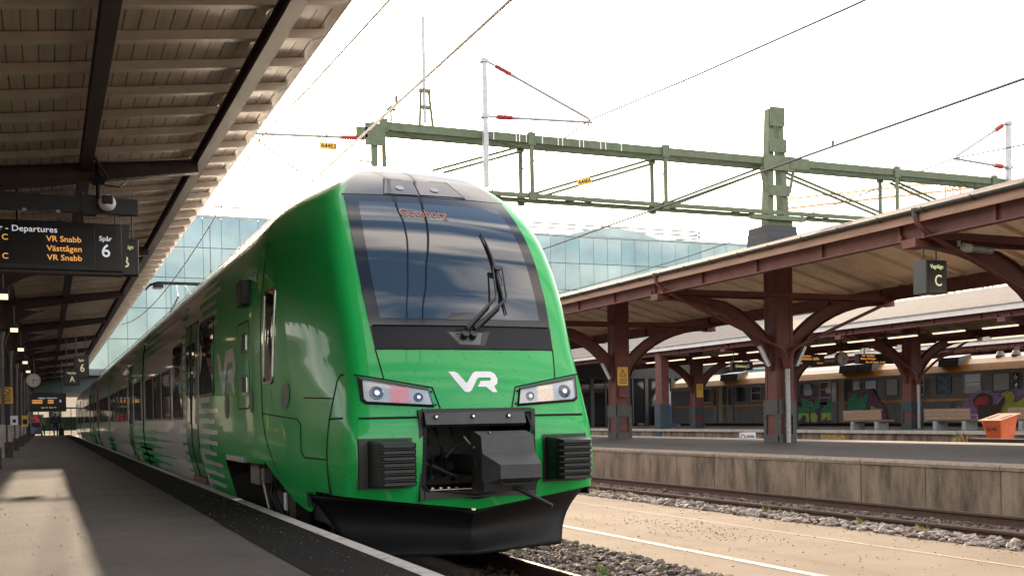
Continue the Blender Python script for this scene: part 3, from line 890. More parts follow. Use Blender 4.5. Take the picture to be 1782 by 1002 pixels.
# wiper: two arms, link, blade
b = MB()
def wp(w, z, o_): return FP(w, z, o_)
b.tube([wp(-0.03, 2.20, 0.03), wp(-0.01, 2.245, 0.07), wp(0.32, 2.525, 0.10), wp(0.345, 2.56, 0.10), wp(0.40, 2.88, 0.07)], [0.024, 0.02, 0.014, 0.011, 0.009], 8)
b.tube([wp(0.055, 2.20, 0.03), wp(0.07, 2.245, 0.07), wp(0.43, 2.515, 0.10), wp(0.45, 2.55, 0.10), wp(0.50, 2.875, 0.07)], [0.024, 0.02, 0.014, 0.011, 0.009], 8)
for w in (-0.03, 0.055):
    b.cyl(wp(w, 2.19, 0.0), wp(w, 2.2, 0.07), 0.034, n=12)
b.tube([wp(-0.03, 2.2, 0.05), wp(-0.11, 2.21, 0.03), wp(-0.10, 2.26, 0.03), wp(-0.02, 2.25, 0.05)], 0.006)
b.add([wp(0.39, 2.875, 0.085), wp(0.51, 2.87, 0.085), wp(0.47, 2.835, 0.085), wp(0.42, 2.835, 0.085), wp(0.39, 2.885, 0.06), wp(0.51, 2.88, 0.06), wp(0.47, 2.835, 0.06), wp(0.42, 2.835, 0.06)],
      [(0, 1, 2, 3), (7, 6, 5, 4), (0, 4, 5, 1), (1, 5, 6, 2), (2, 6, 7, 3), (3, 7, 4, 0)])
wip = b.build('wiper_arm', M_BLACK, train, smooth=True)
b = MB()
bl = [(0.445, 2.42), (0.44, 2.6), (0.44, 2.8), (0.435, 3.0), (0.42, 3.15), (0.40, 3.27)]
b.tube([wp(w, z, 0.03) for w, z in bl], [0.006, 0.014, 0.018, 0.016, 0.012, 0.006], 8)
b.tube([wp(w + 0.012, z, 0.014) for w, z in bl], 0.006, 6)
b.tube([wp(0.45, 2.84, 0.06), wp(0.47, 2.76, 0.05), wp(0.465, 2.70, 0.04), wp(0.445, 2.72, 0.03)], 0.005)
b.build('wiper_blade', M_BLACK, wip, smooth=True)
# destination letters behind the top of the glass
me = text_mesh('Göteborg', 0.125, 0.0)
me.materials.clear(); me.materials.append(pm('dim_orange_letters', (0.26, 0.09, 0.05), 0.5, emis=0.02, var=0.05))
for v in me.vertices:
    q = FP(v.co.x * 1.0 - 0.13, 3.47 + v.co.y, 0.013); v.co = Vector(q) - WL[train.name]
link_mesh('destination_letters', me, train)
# roof lamp window
b = MB()
o4 = [(-0.45, 3.705), (0.45, 3.715), (0.33, 3.93), (-0.365, 3.93)]
b.add([FP(w, z, 0.006) for w, z in o4], [(0, 1, 2, 3)])
i4 = [(-0.435, 3.718), (0.425, 3.727), (0.315, 3.918), (-0.352, 3.918)]
rl = b.build('roof_lamp_window', M_INK, train)
b = MB()
b.add([FP(i4[0][0] + (i4[1][0] - i4[0][0]) * t, i4[0][1], 0.009) for t in (0, .42)] + [FP(-0.065, 3.918, 0.009), FP(i4[3][0], 3.918, 0.009)], [(0, 1, 2, 3)])
b.add([FP(-0.055, 3.722, 0.009), FP(i4[1][0], i4[1][1], 0.009), FP(i4[2][0], 3.918, 0.009), FP(-0.055, 3.918, 0.009)], [(0, 1, 2, 3)])
b.build('pane', pm('roof_lamp_glass', (0.10, 0.088, 0.08), 0.08, spec=0.8), rl)
for w in (-0.24, 0.13):
    q = Vector(FP(w, 3.80, 0.009)); q2 = Vector(FP(w, 3.80, 0.013))
    b = MB(); b.cyl(q, q2, 0.045, n=16); b.build('lamp', pm('dim_lamp', (0.28, 0.28, 0.29), 0.25, 0.5), rl)

# panel gaps on the front and side
def ribbon(pts, wd=0.012):
    b = MB()
    P = [Vector(p) for p in pts]
    for i in range(len(P) - 1):
        b.bar(P[i], P[i + 1], wd, 0.004 if False else wd * 0.6, up=(0.3, 1, 0.2))
    return b
def fr(pts, n=6):
    out = []
    for i in range(len(pts) - 1):
        for k in range(n):
            t = k / n
            out.append((pts[i][0] + (pts[i + 1][0] - pts[i][0]) * t, pts[i][1] + (pts[i + 1][1] - pts[i][1]) * t))
    return out + [pts[-1]]
def seam_front(pts, wd=0.012, parent=None):
    return ribbon([FP(w, z, 0.0) for w, z in fr(pts)], wd).build('panel_gap', M_SEAM, parent or cab)
def seam_side(pts, wd=0.012, parent=None):
    return ribbon([SP(y, z, 0.0) for y, z in fr(pts)], wd).build('panel_gap', M_SEAM, parent or cab)
for s in (-1, 1):
    seam_front([(s * 0.885, 2.078), (s * 0.845, 1.80)], 0.012)
    seam_front([(s * 1.11, 1.846), (s * 0.41, 1.722), (s * 0.345, 1.505)], 0.014)
    seam_front([(s * 0.54, 1.455), (s * 1.10, 1.455)], 0.02)
seam_front([(-0.88, 2.076), (0.88, 2.076)], 0.014)
seam_front([(-0.87, 3.695), (-0.4, 3.70), (0.4, 3.70), (0.86, 3.695)], 0.014)
# corner gaps running round to the side
yc = yfront(1.12, 1.846)
def at_corner(z): return yfront(lerp(T_WC, z), z) + 0.11
seam_side([(at_corner(1.85), 1.85), (9.60, 1.85), (9.64, 1.80), (9.67, 1.46), (9.66, 0.9), (9.65, 0.78)], 0.014)
seam_side([(at_corner(1.46), 1.46), (9.67, 1.455)], 0.014)
seam_side([(9.67, 1.64), (10.2, 1.66)], 0.01)
seam_side([(11.35, 1.53), (10.3, 1.46), (10.22, 1.40), (10.19, 1.15), (10.12, 1.10), (9.68, 1.09)], 0.011)
seam_side([(11.42, 3.3), (11.40, 2.0), (11.35, 1.5), (11.25, 1.3), (10.9, 0.95), (10.75, 0.85)], 0.01)

# VR lettering
VR = [(-0.242, 1.867), (-0.18, 1.867), (-0.154, 1.853), (-0.076, 1.759), (-0.008, 1.849), (0.021, 1.867), (0.175, 1.867), (0.213, 1.845), (0.234, 1.798), (0.227, 1.755), (0.192, 1.729), (0.219, 1.674), (0.171, 1.675), (0.11, 1.724), (0.027, 1.726), (0.065, 1.78), (0.154, 1.781), (0.17, 1.795), (0.158, 1.811), (0.051, 1.811), (0.031, 1.799), (-0.036, 1.693), (-0.063, 1.677), (-0.086, 1.677), (-0.108, 1.686)]
tri = tessellate_polygon([[Vector((p[0], p[1], 0)) for p in VR]])
b = MB(); b.add([FP(w, z, 0.005) for w, z in VR], [tuple(t) for t in tri]); b.build('front_lettering', M_WHITE, train, fix=False)
# the same letters on the side, in pale paint
b = MB()
b.add([SP(14.3 - (p[0] + 0.242) * 3.1, 2.04 + (p[1] - 1.77) * 2.75, 0.004) for p in VR], [tuple(t) for t in tri])
b.build('side_lettering', M_TWHITE, train, fix=False)

# headlights
M_HLGLASS = clear_glass('headlight_cover', (0.93, 0.95, 0.97), 0.03)
for s in (-1, 1):
    def hp(w, z, o_): return FP(s * w, z, o_)
    outer = [(1.085, 1.826), (0.445, 1.715), (0.405, 1.54), (1.03, 1.578), (1.072, 1.608)]
    inner = [(1.045, 1.785), (0.452, 1.692), (0.424, 1.562), (1.02, 1.60), (1.045, 1.625)]
    def band(poly, off, n=14, m=4):
        # follow the curved front between the upper edge (points 0-1) and the lower edge (points 4, 3, 2)
        rows_ = []
        for i in range(n + 1):
            t = i / n
            tw = poly[0][0] + (poly[1][0] - poly[0][0]) * t; tz = poly[0][1] + (poly[1][1] - poly[0][1]) * t
            if t < 0.06: f_ = t / 0.06; bw = poly[4][0] + (poly[3][0] - poly[4][0]) * f_; bz = poly[4][1] + (poly[3][1] - poly[4][1]) * f_
            else: f_ = (t - 0.06) / 0.94; bw = poly[3][0] + (poly[2][0] - poly[3][0]) * f_; bz = poly[3][1] + (poly[2][1] - poly[3][1]) * f_
            rows_.append([hp(tw + (bw - tw) * j / m, tz + (bz - tz) * j / m, off) for j in range(m + 1)])
        return rows_
    b = MB(); b.grid(band(outer, 0.004))
    sub_ = lambda P_: [(P_[i][0] + (P_[(i + 1) % 5][0] - P_[i][0]) * k_ / 8, P_[i][1] + (P_[(i + 1) % 5][1] - P_[i][1]) * k_ / 8) for i in range(5) for k_ in range(8)]
    b.grid([[hp(w, z, 0.004) for w, z in sub_(outer)], [hp(w, z, 0.022) for w, z in sub_(inner)]], closed=True)
    hl = b.build('headlight', M_BLACK, train)
    b = MB(); b.grid(band(inner, 0.008)); b.build('reflector', M_REFL, hl)
    for w, z, r_ in ((0.925, 1.677, 0.064), (0.55, 1.633, 0.044)):
        b = MB()
        q = Vector(hp(w, z, 0.009)); n_ = (Vector(hp(w, z, 0.03)) - q).normalized()
        b.cyl(q, q + n_ * 0.012, r_, r_ * 0.94, 20)
        lm = b.build('lamp_bezel', M_INK, hl)
        b = MB(); rows = []
        ax = n_.cross(Vector((0, 0, 1))).normalized(); ay = n_.cross(ax)
        for rr, hh in ((0.92, 0.014), (0.7, 0.006), (0.4, 0.009), (0.36, 0.018), (0.02, 0.02)):
            rows.append([q + n_ * hh + (ax * math.cos(2 * math.pi * k / 16) + ay * math.sin(2 * math.pi * k / 16)) * r_ * rr for k in range(16)])
        b.grid(rows, closed=True); b.build('lamp_bowl', M_CHROME, lm)
    b = MB()
    for i in range(9):
        for j in range(9):
            w = 0.635 + 0.165 * (i + 0.5 * (j % 2)) / 8.5; z = 1.592 + j * 0.0165 + (w - 0.63) * 0.02
            q = Vector(hp(w, z, 0.009))
            b.cyl(q, (q[0], q[1] - 0.006, q[2]), 0.0068 if (i + j) % 3 else 0.0085, 0.004, 6)
    b.build('led_cluster', M_LED_R if s < 0 else M_LED_A, hl)
    b = MB(); b.grid(band(inner, 0.036)); b.build('cover_lens', M_HLGLASS, hl)
    for w, z in ((0.425, 1.685), (0.395, 1.565)):
        b = MB(); q = Vector(hp(w, z, 0.0)); b.cyl(q, (q[0], q[1] - 0.006, q[2]), 0.011, n=8); b.build('screw', M_BLACKM, hl)
# cab side window, hatches, camera pod
def rrect(y0, y1, z0, z1, r_, n=4):
    out = []
    for cy, cz, a in ((y1 - r_, z1 - r_, 0), (y0 + r_, z1 - r_, 90), (y0 + r_, z0 + r_, 180), (y1 - r_, z0 + r_, 270)):
        for i in range(n + 1):
            t = R(a + 90 * i / n); out.append((cy + r_ * math.cos(t), cz + r_ * math.sin(t)))
    return out
def side_poly(pts, off, mat, name, parent, ring=None):
    b = MB()
    P = [SP(y, z, off) for y, z in pts]
    if ring is None:
        c = SP(sum(p[0] for p in pts) / len(pts), sum(p[1] for p in pts) / len(pts), off)
        n = len(P); b.add(P + [c], [(i, (i + 1) % n, n) for i in range(n)])
    else:
        b.grid([[SP(y, z, 0.0) for y, z in pts], P, [SP(y, z, off) for y, z in ring], [SP(y, z, 0.001) for y, z in ring]], closed=True)
    return b.build(name, mat, parent)
def side_window(y0, y1, z0, z1, parent, r_=0.07, fw=0.035, name='window', frame=None):
    w = side_poly(rrect(y0 + fw, y1 - fw, z0 + fw, z1 - fw, r_), 0.004, M_WIND2, name, parent)
    side_poly(rrect(y0, y1, z0, z1, r_ + 0.02), 0.014, frame or M_BLACK, 'window_frame', w, ring=rrect(y0 + fw, y1 - fw, z0 + fw, z1 - fw, r_))
    return w
side_window(10.98, 11.30, 1.82, 2.80, cab, 0.05, 0.025, frame=pm('bright_frame', (0.30, 0.30, 0.31), 0.25, 0.8))
side_poly(rrect(11.93, 12.72, 1.58, 2.55, 0.1), 0.003, M_SEAM, 'hatch_gap', cab, ring=rrect(11.95, 12.70, 1.60, 2.53, 0.09))
for z0 in (1.74, 2.2):
    side_poly(rrect(12.1, 12.42, z0, z0 + 0.22, 0.03), 0.006, M_CHROME, 'hatch_handle', cab, ring=rrect(12.13, 12.39, z0 + 0.03, z0 + 0.19, 0.02))
    side_poly(rrect(12.13, 12.39, z0 + 0.03, z0 + 0.19, 0.02), 0.003, M_INK, 'hatch_window', cab)
for y, z, ry, rz in ((10.62, 1.69, 0.10, 0.13), (11.84, 1.68, 0.10, 0.14), (13.55, 1.64, 0.16, 0.16)):
    side_poly([(y + ry * math.cos(2 * math.pi * k / 20), z + rz * math.sin(2 * math.pi * k / 20)) for k in range(20)], 0.006, pm('filler_cap', (0.05, 0.05, 0.052), 0.35, 0.4), 'filler_cap', cab)
b = MB()
p = SP(12.1, 2.85, 0)
b.box(p[0] - 0.10, p[0] + 0.02, 11.95, 12.25, 2.70, 2.98)
b.build('rear_camera_pod', M_BLACK, cab, bevel=0.02)

# ---- car bodies
def section(n_extra=0):
    zz = [0.30, 0.42, 0.6, 0.8, 1.0, 1.3, 1.7, 2.1, 2.4, 2.7, 2.95, 3.15, 3.3, 3.42, 3.5, 3.6, 3.7, 3.8, 3.9, 4.0, 4.08, 4.15, 4.21, 4.26, 4.31]
    return zz


def car(y0, y1, parent, zmin=0.30, mats=None, name='car_body', cut=None):
    """straight body shell between y0 and y1; cut = [(ya, yb)] zones where the skirt is left open below z 1.0"""
    zz = [z for z in section() if z >= zmin]
    b = MB()
    ys = sorted(set([y0, y1] + [c for q in (cut or []) for c in q if y0 < c < y1]))
    for a, e in zip(ys[:-1], ys[1:]):
        mid = (a + e) / 2
        z_ = [z for z in zz if z >= 1.0] if any(q[0] <= mid <= q[1] for q in (cut or [])) else zz
        rows = []
        for y in (a, e):
            L = [(TX - lerp(T_WB, z), y, z) for z in z_]
            rows.append(L + [(2 * TX - p_[0], p_[1], p_[2]) for p_ in reversed(L)])
        n = len(rows[0]); base = len(b.v)
        b.v += rows[0] + rows[1]
        for k in range(n - 1):
            zm = (rows[0][k][2] + rows[0][k + 1][2]) / 2
            b.f.append((base + k, base + k + 1, base + n + k + 1, base + n + k)); b.mi.append(1 if zm > 3.45 else 0)
    o = b.build(name, mats or [M_TWHITE, M_TROOF], parent, smooth=True, angle=50)
    return o


def bars(parent, ya, yb, z0, z1, dz, thick, mat, tip=0.0, jitter=0.0, skip=()):
    """flat painted bars on the side, from ya (root) towards yb (tip), each its own piece"""
    k = 0; z = z0
    while z < z1:
        if not any(q[0] < z < q[1] for q in skip):
            L = (yb - ya) * (0.8 + 0.2 * math.cos(k * 2.3)); h = thick
            prof_ = [(0, h), (0.45, h), (0.58, h * 0.35), (1.0, h * 0.35)] if tip else [(0, h), (1, h)]
            b = MB(); b.grid([[SP(ya + L * t0, z - h0 / 2, 0.004) for t0, h0 in prof_], [SP(ya + L * t0, z + h0 / 2, 0.004) for t0, h0 in prof_]])
            b.build('livery_bar', mat, parent, fix=False)
        z += dz; k += 1


def door(y0, y1, parent, z0=0.62, z1=2.92):
    n = 10
    zz = np.linspace(z0, z1, n)
    b = MB(); b.grid([[SP(y0, z, 0.008) for z in zz], [SP(y1, z, 0.008) for z in zz]])
    d = b.build('door', M_DKGREEN, parent, smooth=True)
    side_poly([(y0, z0), (y1, z0), (y1, z1), (y0, z1)], 0.012, M_SEAM, 'door_gap', d, ring=[(y0 + 0.025, z0 + 0.02), (y1 - 0.025, z0 + 0.02), (y1 - 0.025, z1 - 0.02), (y0 + 0.025, z1 - 0.02)])
    m_ = (y0 + y1) / 2
    b = MB(); b.tube([SP(m_, z, 0.009) for z in zz], 0.012, 4); b.build('door_seam', M_SEAM, d)
    for ya, yb in ((y0 + 0.2, m_ - 0.12), (m_ + 0.12, y1 - 0.2)):
        side_poly(rrect(ya, yb, 1.42, 2.62, 0.05), 0.016, M_WIND2, 'door_window', d)
    b = MB(); p = SP(y0, 0.62, 0)
    b.box(p[0] - 0.03, p[0] + 0.15, y0, y1, 0.55, 0.63); b.build('door_step', pm('red_step', (0.10, 0.03, 0.025), 0.6), d)
    return d

front = car(13.9, 15.1, train, mats=[M_GREEN, M_TROOF], name='cab_body', cut=[])
c1 = car(15.1, 25.78, train, cut=[(24.3, 25.78)])
bars(c1, 15.1, 16.26, 0.40, 3.4, 0.142, 0.075, M_GREEN, 0, skip=((1.72, 2.95),))
door(16.28, 17.72, c1)
side_window(14.6, 16.05, 1.80, 2.86, c1, 0.08)
bars(front, 15.1, 14.25, 0.46, 3.4, 0.142, 0.055, M_TWHITE, 0, skip=((1.6, 2.62),))
b = MB(); zz = np.linspace(0.62, 3.3, 12)
bars(c1, 17.75, 18.4, 0.40, 3.3, 0.142, 0.05, M_GREEN, 0)
side_window(18.2, 19.55, 1.50, 2.74, c1, 0.08)
for a, e in ((20.0, 21.5), (21.8, 23.2), (23.5, 25.1)):
    side_window(a, e, 1.50, 2.40, c1, 0.07)
bars(c1, 25.75, 19.6, 0.36, 3.45, 0.15, 0.10, M_GREEN, 1, skip=((1.40, 2.85),))
bars(c1, 25.75, 25.2, 1.41, 2.84, 0.15, 0.10, M_GREEN, 0)
def plain_car(y0, y1, doors, wins, flip=False):
    c = car(y0, y1, train, cut=[(y0, y0 + 1.4), (y1 - 1.4, y1)])
    bars(c, y0 + 0.02, y0 + 5.0, 0.36, 3.45, 0.15, 0.10, M_GREEN, 1, skip=((1.45, 2.45),))
    bars(c, y1 - 0.02, y1 - 5.0, 0.36, 3.45, 0.15, 0.10, M_GREEN, 1, skip=((1.45, 2.45),))
    for d in doors:
        door(d, d + 1.45, c)
        bars(c, d + 1.5, d + 2.2, 0.36, 3.3, 0.15, 0.05, M_GREEN, 0, skip=((1.45, 2.45),))
    for a, e in wins:
        side_window(a, e, 1.50, 2.45, c, 0.07)
    return c
plain_car(26.1, 40.1, [29.1], [(26.6, 28.5), (31.2, 32.6), (33.0, 34.4), (34.8, 36.2), (36.6, 38.0), (38.3, 39.4)])
plain_car(40.4, 54.0, [48.5], [(41.0, 42.4), (42.8, 44.2), (44.6, 46.0), (46.4, 47.8), (50.6, 52.0), (52.3, 53.4)])
plain_car(54.3, 68.0, [57.5], [(55.0, 56.8), (59.8, 61.2), (61.6, 63.0), (63.4, 64.8), (65.2, 66.6)])
plain_car(68.3, 86.0, [74.0], [(69.2, 70.8), (71.2, 72.8), (76.4, 78.0), (78.4, 80.0)])
b = MB()
zz = section()
b.prism([(TX - lerp(T_WB, z), z) for z in zz] + [(TX + lerp(T_WB, z), z) for z in reversed(zz)], 86.0, 86.06)
b.build('rear_wall', M_GREEN, train)
for y in (25.78, 40.1, 54.0, 68.0):       # gangway bellows and the shared bogies
    zz = [z for z in section() if z >= 0.9]
    b = MB(); b.prism([(TX - lerp(T_WB, z) + 0.05, z) for z in zz] + [(TX + lerp(T_WB, z) - 0.05, z) for z in reversed(zz)], y, y + 0.32)
    b.build('gangway_bellows', M_UNDER, train)
    bg = MB()
    for dy in (-0.95, 1.25):
        bg.cyl((TX - 0.82, y + dy, 0.43), (TX - 0.70, y + dy, 0.43), 0.43, n=24); bg.cyl((TX + 0.70, y + dy, 0.43), (TX + 0.82, y + dy, 0.43), 0.43, n=24)
    bg.box(TX - 1.1, TX - 0.95, y - 1.2, y + 1.5, 0.35, 0.62); bg.box(TX - 0.7, TX + 0.7, y - 0.3, y + 0.6, 0.3, 0.8)
    bg.cyl((TX - 1.3, y + 0.9, 0.35), (TX - 1.22, y - 0.3, 0.85), 0.05); bg.cyl((TX - 1.36, y - 0.2, 0.4), (TX - 1.36, y - 0.2, 0.9), 0.07)
    bogie = bg.build('bogie', M_UNDER, train)
    b = MB(); b.cyl((TX - 1.42, y - 0.65, 0.28), (TX - 1.40, y - 0.35, 0.72), 0.03); b.build('damper', M_CHROME, bogie)
# underframe and front bogie
b = MB()
b.box(TX - 1.2, TX + 1.2, 9.75, 86, 0.95, 1.02)
b.box(TX - 1.05, TX + 1.05, 13.9, 24, 0.32, 0.95)
for y0, y1 in ((28, 38.5), (42, 52.4), (56, 66.3), (70, 85)):
    b.box(TX - 1.05, TX + 1.05, y0, y1, 0.32, 0.95)
b.build('underframe', M_UNDER, train)
bg = MB()
for y in (10.75, 13.0):
    for s in (-1, 1):
        bg.cyl((TX + s * 0.70, y, 0.42), (TX + s * 0.84, y, 0.42), 0.42, n=28)
        bg.cyl((TX + s * 0.84, y, 0.42), (TX + s * 1.0, y, 0.42), 0.17, 0.14, n=16)
for s in (-1, 1):
    bg.box(TX + s * 1.02 - 0.07, TX + s * 1.02 + 0.07, 10.4, 13.4, 0.42, 0.62)
    bg.cyl((TX + s * 1.05, 11.9, 0.6), (TX + s * 1.05, 11.9, 0.98), 0.2, n=18)
    bg.box(TX + s * 1.2 - 0.08, TX + s * 1.2 + 0.08, 11.2, 11.5, 0.3, 0.95)
bg.box(TX - 0.7, TX + 0.7, 11.3, 12.5, 0.25, 0.8)
fbog = bg.build('bogie', M_UNDER, train, smooth=True)
for y in (10.75, 13.0):
    b = MB(); b.cyl((TX - 0.845, y, 0.42), (TX - 0.85, y, 0.42), 0.41, n=28); b.cyl((TX - 0.85, y, 0.42), (TX - 1.01, y, 0.42), 0.13, 0.11, 16)
    b.build('wheel', pm('wheel_steel', (0.06, 0.045, 0.035), 0.55, 0.6, var=0.4, vscale=10), fbog, smooth=True)
b = MB(); b.cyl((TX - 1.34, 12.55, 0.88), (TX - 1.34, 12.0, 0.36), 0.062, n=14); b.cyl((TX - 1.34, 12.15, 0.5), (TX - 1.34, 11.95, 0.31), 0.045, n=12)
b.build('damper', pm('damper_grey', (0.10, 0.10, 0.105), 0.25, 0.7), fbog, smooth=True)
b = MB(); b.box(TX - 1.42, TX - 1.25, 12.5, 13.05, 0.72, 0.97); b.box(TX - 1.40, TX - 1.3, 12.3, 12.45, 0.75, 0.92)
b.build('equipment_box', pm('equip_grey', (0.12, 0.115, 0.11), 0.5), fbog, bevel=0.01)
b = MB(); b.box(TX - 1.62, TX - 1.52, 12.3, 13.6, 0.99, 1.05); b.build('arch_bracket', M_GREYM, fbog)
b = MB(); b.box(TX - 1.31, TX - 1.295, 11.55, 11.66, 0.5, 0.68); b.build('data_plate', M_WHITE, fbog)
for k in range(4):
    b = MB(); b.tube([(TX - 1.3, 12.6 - k * 0.22, 0.9), (TX - 1.36, 12.5 - k * 0.2, 0.65), (TX - 1.3, 12.3 - k * 0.22, 0.42), (TX - 1.2, 12.2 - k * 0.2, 0.3)], 0.018, 6); b.build('hose', M_INK, fbog)
# wheel-arch rear edge
b = MB()
zz = [0.30, 0.45, 0.6, 0.75, 0.9, 1.0]
b.grid([[SP(13.9 + (0.0 if z < 0.85 else -(z - 0.85) * 2.2), z, 0.0) for z in zz], [(TX - 1.1, 13.9, z) for z in zz]])
b.build('arch_edge', M_UNDER, front)
# cover the open band between cab shell bottom (1.05) and arch: thin green skirt lip
b = MB(); b.grid([[SP(y, z, -0.001) for y in np.linspace(11.35, 13.9, 12)] for z in (1.0, 1.06)]); b.build('arch_lip', M_GREEN, cab)

# ---- pantograph on the second car
pt = MB()
pt.box(TX - 0.6, TX + 0.6, 31.0, 31.1, 4.3, 4.36); pt.box(TX - 0.6, TX + 0.6, 33.6, 33.7, 4.3, 4.36)
for s in (-1, 1):
    pt.box(TX + s * 0.55 - 0.04, TX + s * 0.55 + 0.04, 31, 33.7, 4.26, 4.32)
    for y in (31.05, 33.65): pt.cyl((TX + s * 0.55, y, 4.1), (TX + s * 0.55, y, 4.3), 0.06)
    pt.tube([(TX + s * 0.35, 33.4, 4.35), (TX + s * 0.2, 31.2, 4.9), (TX + s * 0.12, 32.3, 5.34)], 0.03)
pg = pt.build('pantograph', M_GREYM, train)
b = MB()
for dy in (-0.15, 0.2):
    b.tube([(TX - 0.95, 32.3 + dy, 5.22), (TX - 0.85, 32.3 + dy, 5.34), (TX - 0.65, 32.3 + dy, 5.41), (TX + 0.65, 32.3 + dy, 5.41), (TX + 0.85, 32.3 + dy, 5.34), (TX + 0.95, 32.3 + dy, 5.22)], 0.024)
b.box(TX - 0.75, TX - 0.5, 32.05, 32.55, 5.26, 5.33); b.box(TX + 0.5, TX + 0.75, 32.05, 32.55, 5.26, 5.33)
b.build('collector_head', M_BLACKM, pg)
# ------------------------------------------------------------------ near canopy on the left
def zr(x): return 5.50 - 0.13 * (2.83 - x)          # underside of the boards
BY = [16 + 8.15 * k for k in range(-3, 11)]
CX = -1.25
cnp = thing('platform_canopy', (CX, 16, ZL), 'long timber canopy with dark riveted steel frame over the near platform', 'canopy')
Y0, Y1 = -9.0, 99.0
# boards along the track
XL = -5.6
nb = int((2.83 - XL) / 0.148)
bm_ = MB(); bm_.add([(-0.069, Y0, -0.0), (0.069, Y0, 0.018), (0.069, Y1, 0.018), (-0.069, Y1, 0.0), (-0.069, Y0, 0.025), (0.069, Y0, 0.043), (0.069, Y1, 0.043), (-0.069, Y1, 0.025)],
                    [(0, 1, 2, 3), (7, 6, 5, 4), (0, 4, 5, 1), (1, 5, 6, 2), (2, 6, 7, 3), (3, 7, 4, 0)])
me = bm_.mesh('roof_board', M_BOARD)
for k in range(nb):
    x = 2.83 - 0.074 - 0.148 * k
    link_mesh('roof_board', me, cnp, (x - CX, -16, zr(x) - 0.009 - ZL + rnd.uniform(-0.0025, 0.0025)))
b = MB(); b.add([(XL - 0.1, Y0, zr(XL) + 0.05), (2.86, Y0, zr(2.86) + 0.05), (2.86, Y1, zr(2.86) + 0.05), (XL - 0.1, Y1, zr(XL) + 0.05),
                 (XL - 0.1, Y0, zr(XL) + 0.09), (2.86, Y0, zr(2.86) + 0.09), (2.86, Y1, zr(2.86) + 0.09), (XL - 0.1, Y1, zr(XL) + 0.09)],
                [(0, 1, 2, 3), (7, 6, 5, 4), (0, 4, 5, 1), (1, 5, 6, 2), (2, 6, 7, 3), (3, 7, 4, 0)])
b.build('roof_sheet', M_ROOFB, cnp)
# rafters across
rb = MB(); rb.prism([(XL, zr(XL) - 0.105), (2.62, zr(2.62) - 0.105), (2.74, zr(2.74) - 0.075), (2.74, zr(2.74) - 0.012), (XL, zr(XL) - 0.012)], -0.05, 0.05)
me = rb.mesh('rafter', M_RAFT, (CX, 0, ZL))
k = -20
while 11.15 + 0.952 * k < Y1 - 0.2:
    link_mesh('rafter', me, cnp, (0, 11.15 + 0.952 * k - 16, 0)); k += 1
# purlins: I-sections under the rafters
for x, h in ((2.12, 0.20), (0.58, 0.20), (-0.75, 0.2), (-2.6, 0.2)):
    zt = zr(x) - 0.112
    b = MB()
    b.box(x - 0.075, x + 0.075, Y0, Y1, zt - 0.018, zt); b.box(x - 0.075, x + 0.075, Y0, Y1, zt - h, zt - h + 0.018)
    b.box(x - 0.012, x + 0.012, Y0, Y1, zt - h + 0.018, zt - 0.018)
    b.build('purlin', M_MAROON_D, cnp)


def rivet(b, p, n, r_=0.014):
    p, n = Vector(p), Vector(n)
    b.cyl(p, p + n * r_ * 0.8, r_, r_ * 0.55, 6)

